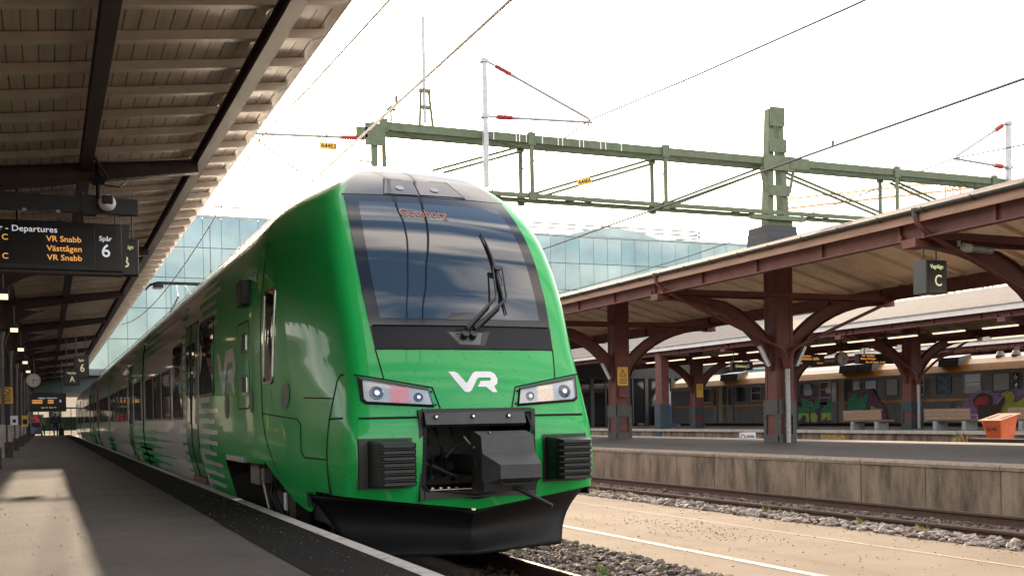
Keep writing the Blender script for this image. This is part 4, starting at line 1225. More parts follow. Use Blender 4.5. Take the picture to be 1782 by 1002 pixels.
for k, y in enumerate(BY):
    # main beam: tapering, rising towards the track
    xs = [(-4.6, 4.62, 4.46), (-1.25, 4.80, 4.47), (-0.5, 4.88, 4.60), (2.07, 5.155, 4.99)]
    b = MB()
    top = [(x, zt) for x, zt, zb in xs]; bot = [(x, zb) for x, zt, zb in xs]
    b.strip(top, bot, y - 0.012, y + 0.012)
    for e in (top, bot):
        b.strip([(x, z + 0.009) for x, z in e], [(x, z - 0.009) for x, z in e], y - 0.085, y + 0.085)
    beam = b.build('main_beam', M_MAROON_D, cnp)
    if -1 <= k - 3 <= 5:
        b = MB()
        for i in range(int(3.2 / 0.11)):
            x = -1.1 + i * 0.11
            zt = np.interp(x, [q[0] for q in xs], [q[1] for q in xs]); zb = np.interp(x, [q[0] for q in xs], [q[2] for q in xs])
            for z in (zt - 0.05, zb + 0.05): rivet(b, (x, y - 0.012, z), (0, -1, 0))
            rivet(b, (x, y - 0.05, zb - 0.009), (0, 0, -1), 0.011)
        rv = b.build('rivets', M_MAROON_D, beam); rv['kind'] = 'stuff'
    # knee arch and column
    a = arc(0.12, 3.42, 1.13, 180, 96, 12)
    o_ = [(CX + 0.05, 3.42)] + [(CX + 0.05 + (x - CX) * 0.25, 3.42 + (z - 3.42) * 0.2 + 1.0 * i / 13) for i, (x, z) in enumerate(a)]
    b = MB()
    b.strip([(x - 0.03, z + 0.012) for x, z in a], [(x + 0.03, z - 0.012) for x, z in a], y - 0.09, y + 0.09)
    b.prism([(CX + 0.1, 3.42)] + a + [(CX + 0.1, 4.62)], y - 0.01, y + 0.01)
    b.build('knee_bracket', M_MAROON_D, cnp)
    b = MB()
    for s in (-1, 1):
        b.box(CX - 0.24, CX + 0.24, y + s * 0.17 - 0.012, y + s * 0.17 + 0.012, ZL, 4.8)
        for q in (-1, 1):
            b.box(CX + q * 0.24 - 0.05, CX + q * 0.24 + 0.05, y + s * 0.185 - 0.006, y + s * 0.185 + 0.006, ZL, 4.75)
    b.box(CX + 0.22, CX + 0.24, y - 0.155, y + 0.155, ZL, 4.6); b.box(CX - 0.24, CX - 0.22, y - 0.155, y + 0.155, ZL, 4.6)
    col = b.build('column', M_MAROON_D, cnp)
    if 1 <= k - 3 <= 6:
        b = MB()
        for i in range(34):
            for q in (-0.24, 0.24): rivet(b, (CX + q, y - 0.191, ZL + 0.5 + i * 0.12), (0, -1, 0), 0.016)
        rv = b.build('rivets', M_MAROON_D, col); rv['kind'] = 'stuff'
    b = MB(); b.box(CX - 0.40, CX + 0.26, y - 0.34, y + 0.34, ZL - 0.01, ZL + 0.88)
    b.build('plinth', M_CONC_L, col, bevel=0.02)
    b = MB(); b.box(CX + 0.22, CX + 0.41, y - 0.42, y + 0.20, ZL - 0.01, ZL + 0.42); b.build('guard_block', M_SLEEPER, col, bevel=0.015)
    b = MB(); b.tube([(CX + 0.20, y - 0.27, ZL + 0.85), (CX + 0.20, y - 0.27, 3.7)], 0.05, 8); b.cyl((CX + 0.20, y - 0.27, 3.7), (CX + 0.20, y - 0.27, 3.95), 0.055, 0.11, 8)
    b.build('downpipe', pm('dark_downpipe', (0.13, 0.13, 0.125), 0.55, 0.2, var=0.3), col)
    # purlin brace
    for p0_, p1_ in (((0.62, y - 0.7, 5.02), (0.86, y - 0.1, 4.80)), ((-0.7, y - 0.7, 4.85), (-0.46, y - 0.1, 4.62))):
        b = MB(); b.bar(p0_, p1_, 0.03, 0.03); b.build('brace', M_MAROON_D, beam)

# lamps along the columns
lamp_b = None
for k, y in enumerate(BY[4:11]):
    L = thing('canopy_lamp', (-0.72, y - 0.6, 4.0), ['nearest lit box lamp under the near canopy at the left edge', 'second lit box lamp back under the near canopy', 'third lit box lamp back under the near canopy', 'fourth lit box lamp back under the near canopy', 'fifth lit box lamp back under the near canopy', 'sixth lit box lamp back under the near canopy', 'farthest lit box lamp under the near canopy'][k], 'lamp', 'box lamps under the near canopy')
    b = MB(); b.box(-0.83, -0.61, y - 0.72, y - 0.48, 4.02, 4.12); b.cyl((-0.72, y - 0.6, 4.12), (-0.72, y - 0.6, 4.62), 0.018)
    b.build('housing', M_SIGN, L)
    b = MB(); b.box(-0.81, -0.63, y - 0.735, y - 0.50, 3.93, 4.018); b.build('diffuser', M_TUBE, L)

# departure board
DB = 16.5
db = thing('departure_board', (-0.1, DB, 3.6), 'large black departure board with orange lines hanging from the near canopy', 'display board')
x0, x1, z0, z1 = -1.42, 1.06, 3.61, 4.29
b = MB(); b.box(x0, x1, DB, DB + 0.28, z0, z1)
case = b.build('case', M_SIGN, db, bevel=0.015)
b = MB(); b.prism([(x1, z0 - 0.02), (x1 + 0.025, z0), (x1 + 0.115, z1), (x1, z1)], DB + 0.02, DB + 0.26); b.build('end_cap', M_SIGN, db)
b = MB(); b.box(x0, x1, DB + 0.02, DB + 0.24, z0 - 0.045, z0 - 0.003); b.build('underside', M_MAROON_D, db)
b = MB(); b.box(x0 + 0.05, 0.68, DB - 0.004, DB - 0.001, z0 + 0.07, z1 - 0.03); b.build('screen', M_SIGNF, db)
b = MB(); b.box(0.705, 0.98, DB - 0.004, DB - 0.001, z0 + 0.09, z1 - 0.06); b.build('track_panel', M_SIGNF, db)
b = MB(); b.box(0.688, 0.696, DB - 0.012, DB - 0.001, z0 + 0.07, z1 - 0.05); b.build('divider', pm('thin_grey', (0.09, 0.10, 0.09), 0.4), db)
X_, Z_ = (1, 0, 0), (0, 0, 1)
yt = DB - 0.008
def lt(s, size, xr, z, mat, align='CENTER', sx=1.0):
    return text('lettering', s, size, (xr, yt, z), X_, Z_, mat, db, sx, align=align)
lt('Avgångar - Departures', 0.115, 0.21, 4.165, M_LED_W, 'RIGHT', 1.1)
lt('VR Snabb', 0.112, 0.29, 4.040, M_LED_O, sx=1.05)
lt('Västtågen', 0.112, 0.295, 3.908, M_LED_O, sx=1.05)
lt('VR Snabb', 0.112, 0.295, 3.780, M_LED_O, sx=1.05)
lt('Göteborg C', 0.112, -0.42, 4.038, M_LED_O, 'RIGHT', 1.05)
lt('Halmstad C', 0.112, -0.42, 3.778, M_LED_O, 'RIGHT', 1.05)
lt('Spår', 0.095, 0.835, 4.072, M_LED_W)
lt('6', 0.255, 0.838, 3.895, M_LED_W)
for x in (-1.2, -0.3, 0.55):
    b = MB(); b.cyl((x, DB + 0.14, z1), (x, DB + 0.14, 4.75), 0.02); b.build('hanger', M_SIGN, db)
# cross bar with bird spikes, above the board
cb = thing('cable_bar', (0, 15.95, 4.4), 'dark square cable bar above the departure board', 'bar')
b = MB(); b.box(-3.0, 1.235, 15.88, 16.02, 4.325, 4.535); b.build('bar', M_SIGN, cb)
b = MB(); b.box(0.52, 0.70, 15.86, 16.04, 4.30, 4.56); b.build('clamp', M_SIGN, cb)
b = MB()
for i in range(70):
    x = -0.55 + i * 0.025
    b.cyl((x, 15.95 + 0.03 * (i % 3 - 1), 4.53), (x + 0.004 * (i % 3 - 1), 15.95 + 0.06 * (i % 3 - 1), 4.66), 0.0022, n=4)
for i in range(66):
    x = -0.55 + i * 0.026
    b.cyl((x, DB + 0.1, z1), (x, DB + 0.1 + 0.04 * (i % 3 - 1), z1 + 0.11), 0.0022, n=4)
sp = b.build('bird_spikes', M_SIGN, cb); sp['kind'] = 'stuff'
for x in (-0.2, 0.22):
    b = MB(); b.box(x - 0.025, x + 0.025, 15.86, 15.93, 4.30, 4.335); b.build('clip', M_GREYM, cb)
# camera
cm = thing('security_camera', (0.93, 15.75, 4.5), 'small white security camera on a pole above the departure board', 'camera')
b = MB(); b.cyl((0.72, 15.85, 5.0), (0.72, 15.8, 4.52), 0.028); b.prism([(0.58, 4.78), (0.86, 4.82), (0.80, 4.70), (0.66, 4.68)], 15.8, 15.83); b.build('bracket', M_BLACKM, cm)
b = MB()
rows = []
for i in range(9):
    t = math.pi * i / 8
    rows.append([(0.83 + 0.115 * math.sin(t) * math.cos(2 * math.pi * j / 16) + 0.0, 15.72 + 0.13 * -math.cos(t), 4.44 + 0.115 * math.sin(t) * math.sin(2 * math.pi * j / 16)) for j in range(16)])
b.grid(rows, closed=True); b.build('housing', M_WHITE, cm, smooth=True)
b = MB(); b.box(0.76, 0.90, 15.585, 15.66, 4.40, 4.52); b.build('lens_window', M_INK, cm, bevel=0.02)
b = MB(); b.tube([(0.86, 15.83, 4.95), (1.06, 15.83, 4.93), (1.08, 15.83, 4.75), (1.0, 15.82, 4.68), (0.8, 15.82, 4.7)], 0.01); b.build('cable', M_SIGN, cm)

def hang_sign(x, y, z, w, h, lines, label, th=0.16, name='hanging_sign', group=None, mat=M_TXT_Y, pole=None):
    s = thing(name, (x, y, z), label, 'sign', group)
    b = MB(); b.box(x - w / 2, x + w / 2, y, y + th, z - h / 2, z + h / 2); b.build('case', M_SIGN, s, bevel=0.012)
    b = MB(); b.box(x - w / 2 + 0.05, x + w / 2 - 0.05, y - 0.003, y - 0.001, z - h / 2 + 0.02, z + h / 2 - 0.02); b.build('face', M_SIGNF, s)
    for t_, sz, dx, dz in lines:
        text('lettering', t_, sz, (x + dx, y - 0.006, z + dz), X_, Z_, mat, s, 0.85)
    for q in (-0.3, 0.3):
        b = MB(); b.cyl((x + q * w, y + th / 2, z + h / 2), (x + q * w, y + th / 2, pole or z + h / 2 + 0.5), 0.014); b.build('hanger', M_SIGN, s)
    b = MB()
    for i in range(7):
        b.cyl((x - w * 0.4 + i * w * 0.13, y + th / 2, z + h / 2), (x - w * 0.4 + i * w * 0.13, y + th / 2 + 0.04 * (i % 3 - 1), z + h / 2 + 0.09), 0.003, n=4)
    sp = b.build('bird_spikes', M_SIGN, s); sp['kind'] = 'stuff'
    return s
hang_sign(1.165, 17.6, 3.98, 0.40, 0.54, [('Vagnläge', 0.085, 0.0, 0.16), ('B', 0.25, 0.0, -0.075)], 'black sign with letter B half hidden behind the departure board', pole=4.75)
hang_sign(1.30, 45.0, 3.65, 0.55, 0.82, [('Spår', 0.14, 0, 0.26), ('6', 0.42, 0.03, -0.05)], 'hanging sign with the number 6 far down the near platform', pole=4.8)
hang_sign(0.92, 44.0, 3.22, 0.55, 0.62, [('Vagnläge', 0.11, 0, 0.16), ('A', 0.30, 0.02, -0.08)], 'hanging sign with letter A far down the near platform', pole=4.8)
# far departure board
fb = thing('departure_board', (0.15, 62, 2.5), 'small far departure board with orange lines deep under the near canopy', 'display board')
b = MB(); b.box(-0.75, 1.0, 62, 62.3, 2.15, 3.1); b.build('case', M_SIGN, fb)
for i in range(3):
    for xx, ww in ((-0.2, 0.5), (0.45, 0.28)):
        b = MB(); b.box(xx - ww / 2 - 0.2, xx + ww / 2 - 0.2, 61.985, 61.995, 2.72 - i * 0.07, 2.76 - i * 0.07); b.build('text_line', M_LED_O, fb)
text('lettering', 'Avgångar - Departures', 0.1, (0.1, 61.98, 2.86), X_, Z_, M_LED_W, fb)
text('lettering', '6', 0.2, (0.72, 61.98, 2.7), X_, Z_, M_LED_W, fb)
text('lettering', 'Spår 5-6  Spår 7-9', 0.1, (0.15, 61.98, 2.36), X_, Z_, M_TXT_Y, fb)
for x in (-0.5, 0.8):
    b = MB(); b.cyl((x, 62.1, 3.1), (x, 62.1, 4.85), 0.03); b.build('hanger', M_SIGN, fb)


def clock(x, y, z, r_, label, hour=6.0, minute=15, pole=None):
    c = thing('station_clock', (x, y, z), label, 'clock')
    b = MB(); b.cyl((x, y + 0.02, z), (x, y + 0.22, z), r_ * 1.06, n=28); b.build('case', M_SIGN, c)
    b = MB(); b.cyl((x, y, z), (x, y + 0.02, z), r_, n=28); b.build('dial', pm('clock_dial', (0.62, 0.58, 0.52), 0.4, var=0.05), c)
    for i in range(12):
        a = 2 * math.pi * i / 12
        b = MB(); d = Vector((math.sin(a), 0, math.cos(a)))
        b.bar(Vector((x, y - 0.003, z)) + d * r_ * 0.78, Vector((x, y - 0.003, z)) + d * r_ * 0.94, 0.006, r_ * 0.07, up=(math.cos(a), 0, -math.sin(a))); b.build('hour_mark', M_INK, c)
    for a, L, w_ in ((2 * math.pi * hour / 12, 0.55, 0.10), (2 * math.pi * minute / 60, 0.85, 0.06)):
        d = Vector((math.sin(a), 0, math.cos(a)))
        b = MB(); b.bar(Vector((x, y - 0.008, z)) - d * r_ * 0.15, Vector((x, y - 0.008, z)) + d * r_ * L, 0.006, r_ * w_, up=(math.cos(a), 0, -math.sin(a))); b.build('hand', M_INK, c)
    if pole:
        b = MB(); b.tube([(x + p_[0], y + 0.12 + p_[1], z + p_[2]) for p_ in pole], 0.03); b.build('bracket', M_BLACKM, c)
    return c
clock(-0.40, 44.5, 3.13, 0.25, 'round pale platform clock among the dark columns on the left', 6.2, 15, [(0, 0, 0.2), (0, 0, 0.9), (-0.4, 0, 1.1)])
# warning plates on the columns
ws = thing('warning_sign', (-0.97, 32.2, 2.26), 'yellow warning sign on a dark column at the left edge', 'sign')
b = MB(); b.box(-1.12, -0.80, 32.02, 32.04, 2.04, 2.48); b.build('plate', M_YELLOW, ws)
b = MB()
for i in range(20):
    a0, a1 = 2 * math.pi * i / 20, 2 * math.pi * (i + 1) / 20
    b.bar((-0.96 + 0.09 * math.cos(a0), 32.015, 2.36 + 0.09 * math.sin(a0)), (-0.96 + 0.09 * math.cos(a1), 32.015, 2.36 + 0.09 * math.sin(a1)), 0.004, 0.022, up=(math.cos(a0), 0, math.sin(a0)))
b.bar((-1.02, 32.014, 2.42), (-0.90, 32.014, 2.30), 0.004, 0.02); b.build('symbol', M_INK, ws)
for i in range(4):
    b = MB(); b.box(-1.08, -0.84 - 0.03 * (i % 2), 32.013, 32.019, 2.22 - i * 0.045, 2.238 - i * 0.045); b.build('text_line', M_INK, ws)
wq = thing('notice_plate', (-0.95, 40.2, 1.63), 'small white notice on a dark column at the left', 'sign')
b = MB(); b.box(-1.10, -0.86, 40.1, 40.12, 1.47, 1.78); b.build('plate', M_WHITE, wq)
b = MB(); b.box(-1.03, -0.93, 40.09, 40.099, 1.55, 1.66); b.build('symbol', M_INK, wq)
wy = thing('warning_sign', (-0.75, 48.2, 1.6), 'small yellow sign farther back on the left columns', 'sign')
b = MB(); b.box(-0.9, -0.66, 48.1, 48.13, 1.4, 1.85); b.build('plate', M_YELLOW, wy)
b = MB(); b.box(-0.86, -0.70, 48.09, 48.099, 1.5, 1.7); b.build('symbol', M_INK, wy)
# unseen brick building added far left to darken the reflections in the train
sw = thing('unseen_reflected_building', (-19, 40, ZL), 'added unseen brick building left of the frame, darkening reflections in the train', 'building')
M_UNSEEN_BRICK = pm('unseen_building_brick', (0.17, 0.115, 0.085), 0.85, var=0.3, vscale=1.5)
b = MB(); b.box(-19.5, -19, -40, 120, -0.3, 6.6); b.build('wall', M_UNSEEN_BRICK, sw)
b = MB(); b.box(-20, -18.7, -40, 120, 6.6, 6.9); b.build('cornice', M_CONC_L, sw)
for k in range(14):
    b = MB(); b.box(-19.04, -18.99, -8 + k * 8, -5.6 + k * 8, 1.6, 4.4); w = b.build('window', M_WIND2, sw)
    b = MB(); b.box(-19.1, -18.96, -8.2 + k * 8, -5.4 + k * 8, 1.42, 1.58); b.build('sill', M_CONC_L, w)
b = MB(); b.box(-18.5, -9.0, -40, 108, -0.3, ZL - 0.02); o = b.build('platform', M_CONC); o['kind'] = 'structure'
# ------------------------------------------------------------------ maroon steel canopies on the right
def ell(xc, s, t):        # underside of the bracket arch, t in degrees
    return (xc + s * (0.30 + 3.15 * (1 - math.cos(R(t)))), 2.2 + 2.0 * math.sin(R(t)))


def side_canopy(xc, half, cols, y0, y1, label, white=False, armour=M_ARMOUR, zt=ZR, detail=True):
    c = thing('platform_canopy', (xc, (y0 + y1) / 2, zt), label, 'canopy')
    k_ = half / 3.7
    ze, zc = 4.72, 5.72                       # roof edge and ridge
    # columns with armour plates
    for y in cols:
        b = MB()
        w, d = 0.25, 0.24
        b.box(xc - w, xc + w, y - d, y - d + 0.02, zt, 5.35); b.box(xc - w, xc + w, y + d - 0.02, y + d, zt, 5.35)
        for q in (-1, 1):
            b.box(xc + q * w - (0.02 if q > 0 else 0), xc + q * w + (0.02 if q < 0 else 0), y - d + 0.02, y + d - 0.02, zt, 5.3)
            b.box(xc + q * (w - 0.045) - 0.045, xc + q * (w - 0.045) + 0.045, y - d - 0.014, y - d - 0.001, 1.75, 5.2)
            b.box(xc - w - 0.014, xc - w - 0.001, y + q * (d - 0.045) - 0.045, y + q * (d - 0.045) + 0.045, 1.75, 5.2)
        col = b.build('column', M_MAROON, c)
        b = MB()
        for z0, z1 in ((zt, 0.86), (1.36, 1.74)):
            b.box(xc - 0.285, xc + 0.285, y - 0.29, y - 0.255, z0, z1); b.box(xc - 0.29, xc - 0.255, y - 0.29, y + 0.29, z0, z1)
        for q in (-1, 1):
            b.box(xc + q * 0.235 - 0.055, xc + q * 0.235 + 0.055, y - 0.286, y - 0.256, 0.86, 1.36)
            b.box(xc - 0.286, xc - 0.256, y + q * 0.235 - 0.055, y + q * 0.235 + 0.055, 0.86, 1.36)
        ar = b.build('armour_plate', armour, col)
        if detail:
            b = MB()
            for z in (0.78, 1.42, 1.55, 1.68, 1.0, 1.15, 1.28):
                for q in (-0.235, 0.235):
                    rivet(b, (xc + q, y - 0.288, z), (0, -1, 0), 0.02); rivet(b, (xc - 0.288, y + q, z), (-1, 0, 0), 0.02)
            rv = b.build('rivets', armour, ar); rv['kind'] = 'stuff'
        # bracket arches and tie
        for s in (-1, 1):
            ts = [8, 16, 24, 32, 40, 48, 56, 64, 72, 80, 90]
            inn = [ell(xc, s, t) for t in ts]; inn = [(xc + (x - xc) * k_, z) for x, z in inn]
            ox = np.interp(ts, [8, 30, 45, 58, 70, 90], [0.25, 0.62, 1.10, 1.75, 2.6, 3.45]); oz = np.interp(ts, [8, 30, 45, 58, 70, 90], [3.22, 3.56, 3.93, 4.2, 4.27, 4.28])
            out = [(xc + s * x * k_, z) for x, z in zip(ox, oz)]
            b = MB(); b.strip(out, inn, y - 0.02, y + 0.02)
            for e, dd in ((inn, 0.012), (out, 0.012)):
                b.strip([(x, z + dd) for x, z in e], [(x, z - dd) for x, z in e], y - 0.10, y + 0.10)
            b.build('bracket', M_MAROON, c)
            # strip lamp below the foot of the arch
        b = MB()
        for s in (-1, 1):
            b.box(xc - 3.55 * k_, xc + 3.55 * k_, y + s * 0.265 - 0.025, y + s * 0.265 + 0.025, 4.285, 4.41)
        b.box(xc - 3.62 * k_, xc - 3.3 * k_, y - 0.16, y + 0.16, 4.16, 4.30); b.box(xc + 3.3 * k_, xc + 3.62 * k_, y - 0.16, y + 0.16, 4.16, 4.30)
        b.build('tie_beam', M_MAROON, c)
    # edge beams with stiffeners
    for s in (-1, 1):
        x = xc + s * (half - 0.25)
        b = MB(); b.box(x - 0.012, x + 0.012, y0, y1, 4.33, 4.60); b.box(x - 0.085, x + 0.085, y0, y1, 4.30, 4.325); b.box(x - 0.085, x + 0.085, y0, y1, 4.60, 4.625)
        eb = b.build('edge_beam', M_MAROON, c)
        y = cols[0] - 20
        b = MB(); sm = None
        while y < y1:
            if y > y0:
                if sm is None:
                    q = MB(); q.box(-0.075, 0.075, -0.03, 0.03, 4.326, 4.60); sm = q.mesh('stiffener', M_MAROON, (0, 0, zt))
                link_mesh('stiffener', sm, eb, (x - xc, y - (y0 + y1) / 2, 0))
            y += 2.05
        # fascia and gutter
        xe = xc + s * half
        b = MB(); b.box(xe - 0.02, xe + 0.02, y0, y1, 4.54, 4.70); b.build('fascia', M_WFASC if white else M_FASC, c)
        b = MB(); g = arc(xe + s * 0.07, 4.735, 0.062, 180, 360, 8); g2 = arc(xe + s * 0.07, 4.735, 0.052, 180, 360, 8)
        b.strip(g, g2, y0, y1); gt = b.build('gutter', M_WFASC if white else M_GUTTER, c)
        if detail and s < 0:
            gm = None; y = y0 + 0.4
            while y < min(y1, 40):
                if gm is None:
                    q = MB(); q.strip(arc(0, 0, 0.075, 170, 370, 8), arc(0, 0, 0.063, 170, 370, 8), -0.02, 0.02); gm = q.mesh('gutter_hook', M_GUTTER)
                link_mesh('gutter_hook', gm, gt, (xe + s * 0.07 - xc, y - (y0 + y1) / 2, 4.735 - zt)); y += 1.03
    # roof slopes: felt above, cream soffit panels and rafters below
    for s in (-1, 1):
        def zsl(x): return zc - (zc - ze) * abs(x - xc) / half
        xe = xc + s * (half + 0.06)
        b = MB(); b.prism([(xc, zc + 0.05), (xe, zsl(xe) + 0.03), (xe, zsl(xe)), (xc, zc)], y0, y1); b.build('roof_slope', M_ROOFB if not white else pm('grey_felt', (0.125, 0.105, 0.09), 0.9, var=0.3, vscale=3), c)
        pm_ = MB(); pm_.prism([(xc + s * 0.02, zc - 0.02), (xc + s * (half - 0.02), zsl(xc + s * (half - 0.02)) - 0.02), (xc + s * (half - 0.02), zsl(xc + s * (half - 0.02)) - 0.04), (xc + s * 0.02, zc - 0.04)], 0.006, 0.994)
        sm = pm_.mesh('soffit_panel', M_CREAM, (xc, 0, zt))
        rf = MB(); rf.prism([(xc + s * 0.02, zc - 0.045), (xc + s * (half - 0.05), zsl(xc + s * (half - 0.05)) - 0.045), (xc + s * (half - 0.05), zsl(xc + s * (half - 0.05)) - 0.13), (xc + s * 0.02, zc - 0.13)], -0.045, 0.045)
        rm = rf.mesh('rafter', M_CREAM, (xc, 0, zt))
        yy = y0
        while yy < y1 - 0.5:
            link_mesh('soffit_panel', sm, c, (0, yy - (y0 + y1) / 2, 0)); link_mesh('rafter', rm, c, (0, yy - (y0 + y1) / 2, 0)); yy += 1.0
    b = MB(); b.box(xc - 0.1, xc + 0.1, y0, y1, 5.30, 5.56); b.build('ridge_beam', M_MAROON, c)
    if white:
        b = MB(); b.box(xc - half - 0.05, xc - half - 0.022, y0, y1, 4.50, 4.68); b.build('fascia_strip', M_WFASC, c)
    return c

C1X, C1 = 17.08, [22.65 + 8.37 * k for k in (-2, -1, 0, 1, 2, 3)]
can1 = side_canopy(C1X, 3.70, C1, 1.0, 52, 'maroon steel canopy with cream soffit on the platform across the empty track')
# rainwater pipes at the column by the mast, and the next ones
for y in C1[1:4]:
    dp = thing('downpipe', (C1X, y - 0.35, ZR), ['downpipe on the nearest maroon column, mostly outside the frame', 'downpipe with red funnel on the big maroon column below the gantry mast', 'downpipe on the second maroon column with the yellow warning sign'][C1[1:4].index(y)], 'pipe', 'rainwater pipes of the maroon canopy')
    if y == C1[3]:
        b = MB(); b.tube([(C1X + 0.33, y + 0.3, ZR), (C1X + 0.33, y + 0.3, 2.6)], 0.05, 8); b.build('pipe', M_GREYM, dp); continue
    yp = y - 0.36
    b = MB()
    b.tube([(13.32, yp + 0.05, 4.70), (13.34, yp + 0.03, 4.52), (13.5, yp, 4.38), (13.8, yp, 4.24), (16.45, yp, 3.18), (16.85, yp, 3.02), (16.97, yp, 2.92), (16.99, yp, 2.72)], 0.045, 10)
    b.tube([(20.75, yp, 4.68), (20.6, yp, 4.4), (20.3, yp, 4.22), (17.6, yp, 3.16), (17.28, yp, 3.0), (17.17, yp, 2.9), (17.15, yp, 2.72)], 0.045, 10)
    b.build('branch_pipe', M_MAROON, dp, smooth=True)
    b = MB(); b.cyl((17.06, yp, 2.50), (17.06, yp, 2.76), 0.09, 0.17, 8); b.build('funnel', M_MAROON, dp)
    b = MB(); b.cyl((17.06, yp, ZR), (17.06, yp, 2.50), 0.062, n=14)
    for z in (1.05, 1.62, 2.2): b.cyl((17.06, yp, z), (17.06, yp, z + 0.04), 0.072, n=14)
    b.build('pipe', M_GREYM, dp, smooth=True)
    b = MB(); b.cyl((13.32, yp + 0.05, 4.62), (13.32, yp + 0.05, 4.76), 0.05, 0.075, 10); b.build('outlet', M_GUTTER, dp)
# strip lamps on the feet of the arches
for y, nm in ((C1[2], 'maroon column under the gantry mast'), (C1[3], 'column with orange warning sign')):
    for s, sd in ((-1, 'left'), (1, 'right')):
        if y == C1[3] and s == 1: continue
        p0, p1 = ell(C1X, s, 12), ell(C1X, s, 27)
        L = thing('strip_lamp', (p0[0], y - 0.12, p0[1]), 'grey strip lamp on the %s arch of the %s' % (sd, nm), 'lamp', 'strip lamps on the arch feet')
        d = (Vector((p1[0], 0, p1[1])) - Vector((p0[0], 0, p0[1]))).normalized(); nn = Vector((s * d.z, 0, -s * d.x)) if False else Vector((d.z * s * s, 0, -d.x))
        o_ = Vector((s * abs(d.z), 0, -abs(d.x))) * 0.05
        b = MB(); b.bar(Vector((p0[0], y - 0.12, p0[1])) + o_, Vector((p1[0], y - 0.12, p1[1])) + o_, 0.12, 0.07, up=tuple(o_)); b.build('housing', M_GREYM, L, bevel=0.008)
        b = MB(); o2 = o_ * 1.75; b.bar(Vector((p0[0], y - 0.16, p0[1])) + o2, Vector((p1[0], y - 0.16, p1[1])) + o2, 0.05, 0.015, up=tuple(o_)); b.build('cover', M_WHITE, L)
# conduit box and warning sign on the second column
y = C1[3]
wsn = thing('warning_sign', (C1X, y - 0.27, 2.7), 'orange high voltage warning sign on the maroon column behind the train', 'sign')
b = MB(); b.prism([(C1X - 0.02 + x, z) for x, z in [(p_[0] * 1, p_[1]) for p_ in rrect(-0.19, 0.19, 2.36, 2.96, 0.03)]], y - 0.285, y - 0.275); b.build('plate', M_YELLOW, wsn)
b = MB(); tr_o = [(-0.12, 2.66), (0.12, 2.66), (0.0, 2.90)]; tr_i = [(-0.085, 2.68), (0.085, 2.68), (0.0, 2.855)]
b.grid([[(C1X - 0.02 + x, y - 0.288, z) for x, z in tr_o], [(C1X - 0.02 + x, y - 0.288, z) for x, z in tr_i]], closed=True); b.build('triangle', M_INK, wsn, fix=False)
b = MB(); b.add([(C1X - 0.03, y - 0.288, 2.82), (C1X + 0.0, y - 0.288, 2.77), (C1X - 0.015, y - 0.288, 2.77), (C1X - 0.01, y - 0.288, 2.70), (C1X - 0.04, y - 0.288, 2.76), (C1X - 0.02, y - 0.288, 2.76)], [(0, 1, 2), (3, 4, 5)]); b.build('bolt', M_INS, wsn, fix=False)
for i in range(4):
    b = MB(); b.box(C1X - 0.16 + 0.02 * (i % 2), C1X + 0.12, y - 0.289, y - 0.286, 2.58 - i * 0.05, 2.598 - i * 0.05); b.build('text_line', M_INK, wsn)
bx_ = MB(); bx_.box(C1X - 0.17, C1X + 0.13, y - 0.34, y - 0.258, 1.98, 2.33); o = bx_.build('switch_box', M_MAROON, base=(C1X, y - 0.3, 1.98), bevel=0.01)
tag(o, 'maroon switch box below the orange warning sign on the column', 'box')
# sign C and camera
sC = hang_sign(13.80, 14.0, 3.65, 0.46, 0.56, [('Vagnläge', 0.095, 0.0, 0.17), ('C', 0.27, 0.03, -0.07)], 'black sign with letter C hanging from the maroon canopy at right', th=0.3, pole=4.2)
cmr = thing('security_camera', (14.7, 14.05, 4.15), 'grey bullet camera on the maroon bracket at right', 'camera')
b = MB(); b.cyl((14.55, 14.0, 4.16), (14.95, 13.9, 4.12), 0.06, 0.055, 12); b.build('housing', M_GREYM, cmr, smooth=True)
b = MB(); b.cyl((14.42, 14.03, 4.17), (14.56, 14.0, 4.16), 0.085, 0.075, 12); b.cyl((14.4, 14.1, 4.2), (14.4, 14.1, 4.36), 0.03); b.build('mount', M_WFASC, cmr, smooth=True)

C2X, C2 = 31.6, [33.45 + 7.75 * k for k in (-2, -1, 0, 1, 2)]
can2 = side_canopy(C2X, 3.70, C2, 8, 62, 'second maroon canopy with white fascia and tube lamps above the benches', white=True, armour=M_TEAL, detail=False)
can3 = side_canopy(46.0, 3.70, [30, 38, 46, 54], 8, 62, 'third maroon canopy with white fascia beyond the graffitied railcar', white=True, detail=False)
b = MB(); b.box(28.05, 28.55, 46.75, 47.2, 1.9, 4.45); pst = thing('canopy_post', (28.3, 47, ZR), 'riveted maroon post with teal base below the white fascia', 'post')
b.build('shaft', M_MAROON, pst); b = MB(); b.box(28.0, 28.6, 46.7, 47.25, ZR - 0.5, 1.9); b.build('base', M_TEAL, pst)
b = MB()
for i in range(40):
    rivet(b, (28.1, 46.745, 0.8 + i * 0.09), (0, -1, 0), 0.03)
rv = b.build('rivets', M_GREYM, pst); rv['kind'] = 'stuff'
